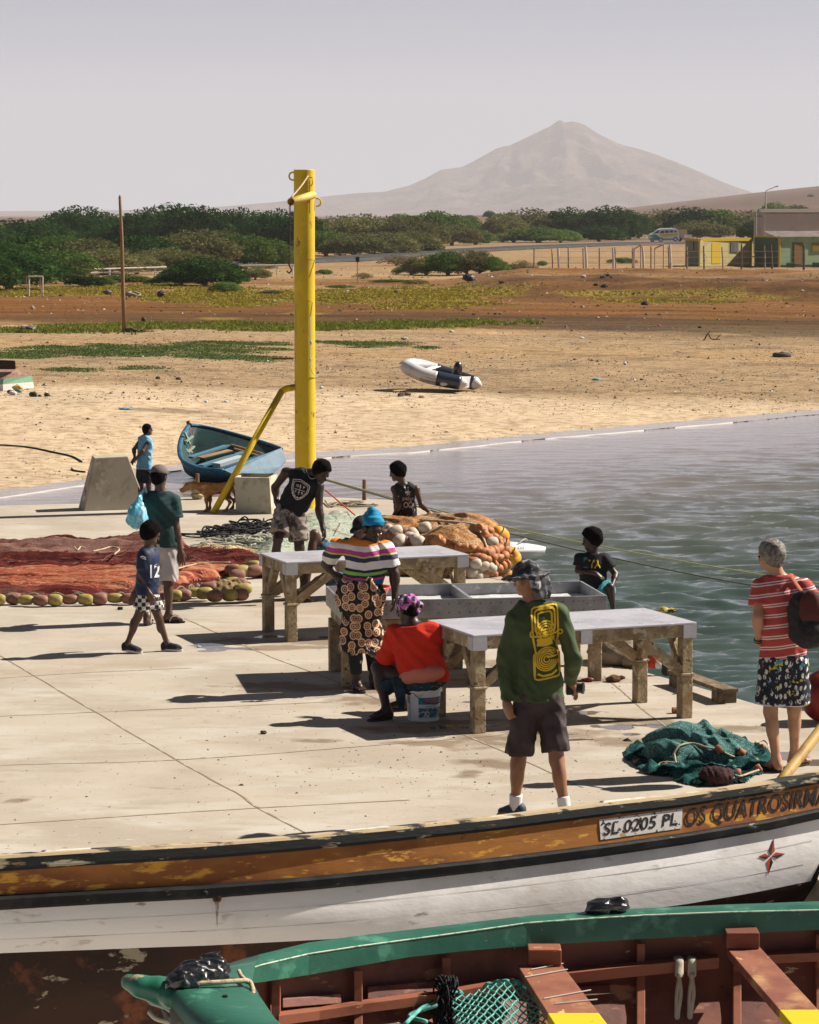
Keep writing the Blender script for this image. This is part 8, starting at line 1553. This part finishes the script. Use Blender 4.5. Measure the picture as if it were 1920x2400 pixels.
    # oar pins: small white pads on the rail
    for x0, x1, z_ in ((104, 216, 0), (806, 914, 0), (1412, 1518, 0)):
        a = at(x0, np.interp(x0, xs, top)-4, Yx(x0)+.045); b = at(x1, np.interp(x1, xs, top)-4, Yx(x1)+.045); m = MB(); m.beam(a, b, .05, .026); m.build('rowlock_pad', mat('pad_white', (.62, .57, .50), [((.4, .35, .28), 10, .55, .65)], rough=.7), t, bevel=.008)
        m = MB(); m.ball(a+[.0, 0, .004], (.022, .022, .016)); m.build('bolt', mat('bolt_grey', (.2, .2, .22), metal=.5, rough=.5), t, smooth=True)
    c = at(509, 2105, Yx(509)-.04); m = MB(); m.tube([c+[0, .03, 0], c-[0, .012, 0]], [.026, .026], 18); p_ = m.build('drain_pipe', mat('rust', (.16, .06, .02), rough=.8), t); m = MB(); m.cyl(c-[0, .0121, 0], c-[0, .0135, 0], .014, 14); o = m.build('pipe_bore', RUB, t); o.parent = p_
    m = MB(); a = [at(509, y, Yx(509)-.012+(.001)*k) for k, y in enumerate((2114, 2130, 2150, 2170))]
    Vs = []
    for k, (y, w) in enumerate(((2113, 5), (2130, 3.5), (2150, 2.2), (2172, 1.0))):
        f_ = (y-2100)/(2210-2100); Y = Yx(509)-.05+.0*f_-.028*math.sin(max(0, f_)*math.pi)-.006; Vs += [at(509-w, y, Y), at(509+w, y, Y)]
    m.add(Vs, [(0, 1, 3, 2), (2, 3, 5, 4), (4, 5, 7, 6)]); m.build('rust_streak', mat('rust_stain', (.30, .22, .13), [((.55, .5, .45), 20, .5, .6)], rough=.8), t)
    c = at(475, 2094, Yx(475)-.05); m = MB(); m.ball(c, (.036, .02, .026), 12, 8); m.build('wale_knob', bk, t, smooth=True)
    # registration plate and name: painted on the topside
    def on(x, y, off=.006): 
        f_ = (y-np.interp(x, xs, tb))/(np.interp(x, xs, w1)-np.interp(x, xs, tb)); return at(x, y, Yx(x)-.012-.033*np.clip(f_, 0, 1)-off)
    m = MB(); q = [(1405, 1921), (1600, 1895), (1598, 1941), (1408, 1969)]; 
    def bil(u, v): a = np.array(q, float); return tuple((a[0]*(1-u)+a[1]*u)*(1-v)+(a[3]*(1-u)+a[2]*u)*v)
    m.grid([[on(*bil(u, v), .0035) for u in np.linspace(0, 1, 20)] for v in np.linspace(0, 1, 4)]); m.build('registration_plate', mat('plate_white', (.60, .57, .54), [((.03, .028, .025), 22, .575, .59, (1, 1, 1.3)), ((.42, .30, .12), 8, .66, .68)], rough=.7), t)
    ink = mat('letter_paint', (.014, .011, .010), rough=.6)
    def paint(txt, p0, p1, h0, h1, nm, mm, off, **kw):
        v, f = text2(txt, 1.0, 0, 0, **kw); lo = v.min(0); hi = v.max(0); m = MB(); V = []
        for p in v:
            u = (p[0]-lo[0])/(hi[0]-lo[0]); w = p[1]/(hi[1]-lo[1])*2; cx = p0[0]+(p1[0]-p0[0])*u; cy = p0[1]+(p1[1]-p0[1])*u; V.append(on(cx+w*.5*4, cy-w*(h0+(h1-h0)*u)/2, off))
        m.add(V, f); m.build(nm, mm, t)
    paint('SL 0205 PL', (1416, 1944), (1590, 1918), 30, 30, 'plate_lettering', ink, .0065, offset=.012)
    # serifed-looking capitals: heavy outline
    paint('OS QUATROSIRMAOS', (1607, 1921), (1992, 1857), 50, 50, 'name_lettering', ink, .0035, offset=.012, shear=.12, space=1.0)
    # compass star on the white hull
    S = dict(c=(1807, 2007), n=(1814, 1964), s=(1800, 2052), w=(1777, 2008), e=(1841, 2001)); red = mat('star_red', (.42, .045, .02), rough=.6); blk = mat('star_black', (.02, .012, .012), rough=.6)
    tree = BVHTree.FromPolygons([tuple(p) for p in VFw[0]], VFw[1])
    def onw(x, y):
        d = ray(x, y); h = tree.ray_cast(Vector((0, 0, CH)), Vector(nrm(d))); p = np.array(h[0]) if h[0] is not None else at(x, y, Yx(x)); return p-nrm(d)*.005
    c = np.array(S['c'], float)
    for k, (nm, lat) in enumerate((('n', (7, 1)), ('e', (1, 7)), ('s', (7, 1)), ('w', (1, 7)))):
        tp = np.array(S[nm], float); d = (tp-c)/np.linalg.norm(tp-c); pr = np.array([-d[1], d[0]]); j = c+d*13
        m = MB(); m.add([onw(*(c+d*2)), onw(*(j+pr*7)), onw(*tp)], [(0, 1, 2)]); m.build('star_point', red if k != 1 else blk, t); m = MB(); m.add([onw(*(c+d*2)), onw(*tp), onw(*(j-pr*7))], [(0, 1, 2)]); m.build('star_point', blk if k != 1 else red, t)
    # oar leaning out of the boat
    o = thing('oar', 'long yellow-brown wooden oar leaning out of the boat at the right edge', 'oar', at(1835, 1830, 19.0)); m = MB(); m.tube([at(1815, 1850, 18.3), at(1850, 1805, 18.6), at(1920, 1715, 19.0), at(2010, 1600, 19.6)], [.034, .036, .037, .037], 14); m.build('shaft', mat('oar_wood', (.40, .25, .07), [((.25, .14, .04), 5, .5, .62)], rough=.6), o, smooth=True)
    # sacks sitting just above the rail inside, seen from behind
fish_boat()

def green_boat():
    t = thing('green_boat', 'green wooden boat with red-brown inside, seen from above in the foreground', 'boat', G(900, 2400, 0))
    H = .78; gm = mat('paint_green', (.022, .115, .075), [((.016, .088, .058), 3, .48, .62), ((.06, .21, .14), 7, .56, .66), ((.02, .09, .06), 16, .66, .7), ((.35, .33, .22), 22, .70, .73)], rough=.42, spec=.4, bump=.35, bsc=10, bst=(.8, 1, 1), bdist=.012)
    rb = mat('paint_redbrown', (.17, .052, .030), [((.10, .030, .02), 2.5, .46, .6, (1, 1, 1)), ((.30, .13, .07), 6, .60, .66, (.5, 1, 1.6)), ((.48, .36, .22), 12, .68, .70, (.5, 1, 1.2)), ((.05, .02, .015), 8, .64, .7)], rough=.6, spec=.35, bump=.4, bsc=14, bst=(.5, 1, 1), bdist=.01)
    wt = mat('paint_edge_pale', (.55, .58, .48), [((.2, .35, .25), 20, .5, .6)], rough=.7)
    def YR(x): return float(np.interp(x, [390, 450, 517, 612, 723, 960, 1238, 1516, 1920, 2500], [12.95, 13.12, 13.30, 13.52, 13.75, 14.05, 14.34, 14.50, 14.64, 14.75]))
    xo = [390, 420, 450, 517, 560, 612, 723, 840, 960, 1100, 1238, 1380, 1516, 1700, 1920, 2500]; yo = [2316, 2304, 2291, 2265, 2250, 2236, 2209, 2193, 2179, 2162, 2146, 2136, 2128, 2120, 2112, 2095]
    yc = [2319, 2309, 2300, 2284, 2279, 2262, 2236, 2218, 2202, 2183, 2163, 2153, 2145, 2138, 2133, 2118]      # crease between top and inner face
    yi = [2322, 2316, 2312, 2306, 2308, 2302, 2285, 2264, 2243, 2228, 2217, 2208, 2200, 2190, 2179, 2160]      # lower edge of the inner face
    xs = np.linspace(590, 2400, 150)
    def L(x, yy): return np.interp(x, xo, yy)
    O = np.array([at(x, L(x, yo), YR(x)) for x in xs]); Cc = np.array([at(x, L(x, yc), YR(x)-.13) for x in xs]); I = np.array([at(x, L(x, yi), YR(x)-.145) for x in xs])
    m = MB(); m.grid([O-[0, -.02, .16], O+[0, .02, -.01], O, O*.5+Cc*.5+[0, 0, .006], Cc, Cc+[0, -.004, -.006], I, I+[0, .04, -.004]]); m.build('far_rail', gm, t, smooth=False)
    m = MB(); m.tube(Cc+[0, -.002, .001], .0045, 5); m.build('rail_edge_line', wt, t, smooth=True)
    # foredeck with side decks: one shaped plate between outer outline and the opening
    outF = [(390, 2316), (420, 2304), (450, 2291), (517, 2265), (560, 2250), (590, 2242)]
    def dk(x, y, z=None): return at(x, y, np.interp(y, [2230, 2330, 2400, 2520], [13.62, 12.95, 12.60, 12.05])) if z is None else G(x, y, z)
    far = curve([at(x, y, YR(x)) for x, y in outF]+[at(606, 2237.5, YR(606))], 42); near = curve([G(398, 2326, H), G(415, 2350, H), G(440, 2378, H), G(490, 2415, H), G(560, 2455, H), G(640, 2490, H), G(720, 2520, H)], 42); mid = curve([G(400, 2320, H+.01), G(430, 2316, H+.02), G(480, 2312, H+.02), G(520, 2308, H+.01), G(555, 2303, H), G(576, 2302, H-.01), G(590, 2306, H-.02)], 42)
    edg = curve([G(586, 2296, H), G(590, 2306, H-.01), G(603, 2332, H-.01), G(628, 2370, H-.01), G(660, 2402, H-.01), G(700, 2450, H-.01), G(740, 2500, H-.01)], 42)
    n_ = min(map(len, (far, mid, near, edg)))
    m = MB(); m.grid([far[:n_]-[0, 0, .10], far[:n_], far[:n_]*.5+mid[:n_]*.5+[0, 0, .012], mid[:n_]]); m.grid([mid[:n_], mid[:n_]*.5+near[:n_]*.5+[0, 0, .02], near[:n_]+[0, 0, .005], near[:n_]-[0, 0, .05]])
    m.build('foredeck', gm, t, smooth=True)
    m = MB(); e2 = near[-1]; m.grid([edg[:n_], edg[:n_]*.5+np.array([mid[-1]*(1-k)+e2*k for k in np.linspace(0, 1, n_)])*.5+[0, -.0, .01], np.array([mid[-1]*(1-k)+e2*k for k in np.linspace(0, 1, n_)])+[-.02, 0, 0]]); m.grid([edg[:n_], edg[:n_]-[0, 0, .05]]); m.build('side_deck', gm, t, smooth=True)
    # near rail beyond the bottom of the picture
    NR = [near[-1]]+[np.array([at(x, 1200, 12)[0], y, H]) for x, y in ((900, 11.5), (1300, 11.45), (1700, 11.45), (2400, 11.5))]; NR = curve(NR, 60); m = MB(); m.grid([NR-[0, 0, .2], NR, NR+[0, .18, 0], NR+[0, .19, -.10]]); m.build('near_rail', gm, t, smooth=False)
    # carved snout
    V, Fq = sdf_mesh([([cone(G(420, 2335, .74), G(372, 2322, .77), .085, .060), cone(G(372, 2322, .77), G(330, 2312, .79), .058, .046), cone(G(330, 2312, .79), G(302, 2302, .80), .046, .036), ell(G(404, 2338, .76), [.055, .055, .05]), cone(G(440, 2345, .72), G(360, 2342, .70), .07, .03)], [], .03)], .007, .02)
    MB().add(V, Fq).build('carved_snout', mat('paint_green_snout', (.018, .13, .08), [((.36, .30, .17), 8, .60, .63), ((.012, .10, .06), 5, .5, .62)], rough=.35, spec=.5, bump=.2, bsc=12, bdist=.008), t, smooth=True)
    # outer bow below the deck
    m = MB(); nb = near[:n_]; kb = curve([G(372, 2352, .60), G(400, 2420, .45), G(460, 2520, .30), G(560, 2600, .15), G(700, 2640, .05)], 42); nn = min(n_, len(kb)); m.grid([nb[:nn]-[0, 0, .05], nb[:nn]-[0, -.0, .12], kb[:nn]]); m.build('bow_side', bw := mat('bow_black', (.015, .016, .015), [((.5, .48, .4), 10, .62, .66)], rough=.5), t, smooth=True)
    m = MB(); m.tube(curve([G(350, 2372, .60), G(368, 2388, .58), G(400, 2396, .58), G(450, 2400, .56), G(520, 2430, .5)], 24), .012, 8); m.build('stem_band', mat('band_cream', (.52, .45, .32), [((.2, .15, .08), 12, .55, .65)], rough=.7), t, smooth=True)
    fb = curve([at(x, L(x, yo), YR(x)+.0)-[0, -.03, .16] for x in (400, 600, 960, 1500, 2400)], 40); m = MB(); m.grid([fb, fb+[0, -.05, -.3], fb+[0, -.35, -.62]]); m.build('far_outer_side', gm, t, smooth=True)
    # inner skin, far wall curving down to the floor
    W = []
    for k, (dy, dz) in enumerate(((.06, -.03), (.05, -.11), (.01, -.20), (-.11, -.31), (-.28, -.44), (-.46, -.56), (-.70, -.66), (-1.0, -.72))): W.append(np.array([[p[0], YR(x)+dy-.08, p[2]+dz] for x, p in zip(xs, I)]))
    m = MB(); m.grid(W); m.build('inner_skin', rb, t, smooth=True)
    def wall(x, y, off=.0):    # point of the picture on the inner wall
        best = None; tr = wall.tree; d = nrm(ray(x, y)); h = tr.ray_cast(Vector((0, 0, CH)), Vector(d)); p = np.array(h[0]) if h[0] is not None else at(x, y, YR(x)-.1); return p-d*off
    wall.tree = BVHTree.FromPolygons([tuple(p) for p in np.concatenate(m.v)], m.f)
    brd = mat('board_redbrown', (.25, .085, .045), [((.16, .05, .03), 3, .48, .62, (.6, 1, 2)), ((.45, .26, .13), 9, .66, .69, (.5, 1, 1.4))], rough=.65, bump=.3, bsc=18, bdist=.006)
    for x in (648, 840, 1046, 1272, 1501, 1726, 1920):
        m = MB(); w = .042; ys = np.linspace(float(L(x, yi))+2, 2470, 12); P = [wall(x, y, .03) for y in ys]; q = [[p+[-w/2, 0, 0], p+[-w/2, -.045, -.01], p+[w/2, -.045, -.01], p+[w/2, 0, 0]] for p in P]; m.grid(q); m.build('rib', brd, t, bevel=.004)
    # stringers and low boards
    def bar(pts, w, h, off, nm='stringer', mm=brd): m = MB(); P = [wall(x, y, off) for x, y in pts]; 
    def bar(pts, w, h, off, nm='stringer', mm=brd):
        m = MB(); P = [wall(x, y, off) for x, y in pts]; q = [[p+[0, .02, -h/2], p+[0, -w, -h/2], p+[0, -w, h/2], p+[0, .02, h/2]] for p in P]; m.grid([list(r) for r in zip(*q)]); m.grid([[r[0], r[3]] for r in q]); m.add(q[0], [(0, 1, 2, 3)]); m.add(q[-1], [(0, 1, 2, 3)]); return m.build(nm, mm, t)
    bar([(655, 2384), (750, 2372), (860, 2355), (960, 2342), (1080, 2325), (1205, 2301)], .06, .045, .05); bar([(1328, 2287), (1440, 2274), (1560, 2262), (1682, 2250)], .06, .055, .06); bar([(1790, 2242), (1920, 2236), (2080, 2228)], .06, .045, .05)
    for x0, x1, y0, y1 in ((663, 800, 2330, 2352), (862, 1030, 2300, 2330), (1062, 1230, 2296, 2320), (1290, 1430, 2308, 2330), (968, 1035, 2335, 2360)):
        m = MB(); q = [wall(x0, y0+(x1-x0)*.06, .022), wall(x1, y0-(x1-x0)*.02, .022), wall(x1, y1-(x1-x0)*.02, .03), wall(x0, y1+(x1-x0)*.06, .03)]; m.hexa(q, [p-[0, .018, 0] for p in q]); m.build('lining_board', rb, t, bevel=.004)
    # thwarts running across the boat towards the camera
    yp = mat('paint_yellow_end', (.62, .47, .015), [((.35, .16, .05), 11, .62, .66)], rough=.5)
    thw = mat('thwart_worn', (.27, .105, .06), [((.40, .22, .10), 3.5, .55, .64, (1, .5, 1)), ((.20, .07, .045), 4, .45, .6), ((.52, .38, .16), 9, .66, .70, (1, .4, 1)), ((.50, .42, .34), 26, .68, .70)], rough=.65, bump=.3, bsc=18, bdist=.006)
    for a0, a1, b0, b1, zt_, kx in (((1213, 2262), (1316, 2259), (1300, 2400), (1424, 2400), .50, (1238, 1316)), ((1703, 2222), (1781, 2219), (1856, 2400), (1950, 2400), .52, (1702, 1780))):
        A0, A1, B0, B1 = (G(*q, zt_) for q in (a0, a1, b0, b1)); d0, d1 = B0-A0, B1-A1; yb = 2374 if a0[0] < 1500 else 2366; fy = (G(a0[0], yb, zt_)[1]-A0[1])/(B0[1]-A0[1])
        def sec(f): return A0+d0*f, A1+d1*f
        for f0, f1, mm, nm, pr in ((0, fy, thw, 'thwart', 0), (fy, 1.45, yp, 'thwart_end', .002), (1.45, 1.55, thw, 'thwart', 0)):
            (p0, p1), (q0, q1) = sec(f0), sec(f1); m = MB(); z = np.array([0, 0, .045]); m.hexa([p0-z, p1-z, q1-z, q0-z], [p0, p1, q1, q0]); m.build(nm, mm, t, bevel=.004)
        m = MB(); k0, k1 = kx; zt2 = zt_; p0 = at(k0, a0[1]-2, A0[1]-.02); p1 = at(k1, a0[1]-2, A0[1]-.02); m.box((p0[0], A0[1]-.03, zt_+.002), (p1[0], A0[1]+.10, zt_+.085)); m.build('knee_block', brd, t, bevel=.006)
    for pts in ([(1245, 2272), (1320, 2258)], [(1230, 2290), (1330, 2272)], [(1275, 2340), (1385, 2320)], [(1300, 2352), (1400, 2342)]):
        m = MB(); m.tube([G(x, y, .506) for x, y in pts], .0035, 5); m.build('cord', mat('cord_grey', (.45, .43, .38), rough=.9), t)
    # rope lashing round the bow
    m = MB(); C = curve([G(388, 2312, H+.03), G(430, 2307, H+.04), G(500, 2303, H+.04), G(560, 2299, H+.03), G(583, 2300, H+.02), G(592, 2316, H), G(594, 2335, H-.02)], 60); m.tube(C, .0115, 8); m.tube(curve([G(560, 2276, H+.02), G(566, 2288, H+.02), G(580, 2302, H+.02)], 16), .010, 8); tag(m.build('lashing_rope', MATS['rope_cream'], smooth=True), 'cream rope tied across the bow of the green boat', 'rope')
    m = MB(); c = G(528, 2332, H+.026); m.cyl(c, c-[0, 0, .01], .012, 12); m.build('deck_hole', RUB, t)
    # black bundles lying on the rail
    pl = mat('black_plastic', (.012, .012, .013), [((.30, .27, .24), 7, .60, .66, (.6, 1, 1)), ((.07, .03, .02), 5, .62, .66)], rough=.12, spec=.9, bump=.8, bsc=11, bst=(.5, 1, 1), bdist=.02)
    for (pa, pb, r, l) in ((G(424, 2300, H+.05), G(502, 2272, H+.06), .060, 'shiny crumpled black plastic bundle on the bow of the green boat'), ((at(1390, 2138, 14.38)+[0, 0, .02]), (at(1452, 2130, 14.42)+[0, 0, .02]), .040, 'black taped bundle lying on the far rail of the green boat')):
        o = thing('black_bundle', l, 'bundle', (pa+pb)/2-[0, 0, r]); V, Fq = sdf_mesh([([cone(pa, pb, r, r*1.1), ell(pa*.7+pb*.3, r*1.15), ell(pb, r*1.05)], [], .03)], .006, .02, folds(6, r*.16, 45, (1, 0, 0), .1)); MB().add(V, Fq).build('wrapping', pl, o, smooth=True)
    # diamond mesh net hanging in the boat
    o = thing('mesh_net', 'coarse turquoise diamond-mesh net hanging inside the green boat', 'fishing net', G(1130, 2380, .3)); nm_ = mat('twine_turquoise', (.06, .30, .26), [((.18, .42, .36), 30, .5, .62)], rough=.8); m = MB(); A_, B_ = 13, 7
    def npt(u, v):      # u along, v down
        x = 1052+u*235+18*v; y = 2322-10*u-22*math.sin(u*1.4)*.6+v*(92+25*u)+8*math.sin(u*9+v*3); Y = 14.05-.12-.95*v*.75+.10*math.sin(u*5+v*4)+u*.1; z = None; return at(x, y, Y)
    for i in range(-B_, A_):
        for sg in (1, -1):
            P = []
            for k in np.linspace(0, 1, 16):
                u = (i+sg*k*B_*.9)/(A_-1)*1.0+(.5/(A_-1) if sg < 0 else 0)+(B_*.9/(A_-1) if sg < 0 else 0); 
                if 0 <= u <= 1: P.append(npt(u+.008*math.sin(k*30), k*1.05))
            if len(P) > 2: m.tube(P, .0042, 5)
    m.build('netting', nm_, o, smooth=True); m = MB(); C = curve([npt(u, 0)+[0, -.01, .01*math.sin(u*40)] for u in np.linspace(0, 1, 14)], 60); m.tube(C, .012+.004*np.sin(np.arange(len(C))*1.3), 7); C = curve([npt(1, v) for v in np.linspace(0, 1.1, 8)], 30); m.tube(C, .011+.004*np.sin(np.arange(len(C))*1.5), 7); C = curve([at(950, 2400, 13.6), at(990, 2362, 13.85), at(1022, 2356, 13.85), at(960, 2380, 13.8), at(1000, 2395, 13.7)], 40); m.tube(C, .011, 7); m.build('head_rope', nm_, o, smooth=True)
    o = thing('black_net_bundle', 'tangled black net bundle hanging over the stringer of the green boat', 'fishing net', at(1055, 2330, 13.9)); m = MB(); g = np.random.default_rng(9)
    for i in range(46):
        x = 1046+g.normal(0, 10); P = [at(x+g.normal(0, 7), y, 13.96-.10*((y-2280)/100)+g.normal(0, .018)) for y in np.linspace(2284+g.uniform(0, 16), 2420, 8)]; m.tube(curve(P, 20), .0055, 5)
    m.build('strands', mat('net_black', (.010, .010, .012), rough=.8), o, smooth=True)
    # cloth strips tied to the stringer
    cl = mat('strip_cloth', (.42, .37, .29), [((.28, .24, .18), 12, .5, .64, (1, 1, .3))], rough=.9)
    for x, l in ((1592, 'off-white cloth strip tied to the stringer of the green boat, left of two'), (1622, 'off-white cloth strip tied to the stringer of the green boat, right of two')):
        o = thing('cloth_strip', l, 'cloth strip', wall(x, 2290, .12)); a = wall(x, 2250, .13); b = wall(x, 2288, .14); m = MB(); m.tube(curve([wall(x-3, 2244, .05), a, (a+b)/2, b], 14), [.026]*4+[.022]*(len(curve([a, a, a, a], 14))-4), 8, flat=.45); m.build('loop', cl, o, smooth=True); m = MB(); m.ball(b, (.016, .016, .018), noise=.15); m.build('knot', cl, o, smooth=True)
        for k, dx in ((0, -6), (1, 4)): m = MB(); C = curve([b, at(x+dx, 2330, b[1]-.02), at(x+dx*.6-4, 2375, b[1]-.05), at(x+dx-6, 2425, b[1]-.1)], 20); m.tube(C, np.linspace(.012, .009, len(C)), 7, flat=.5); m.build('tail', cl, o, smooth=True)
green_boat()
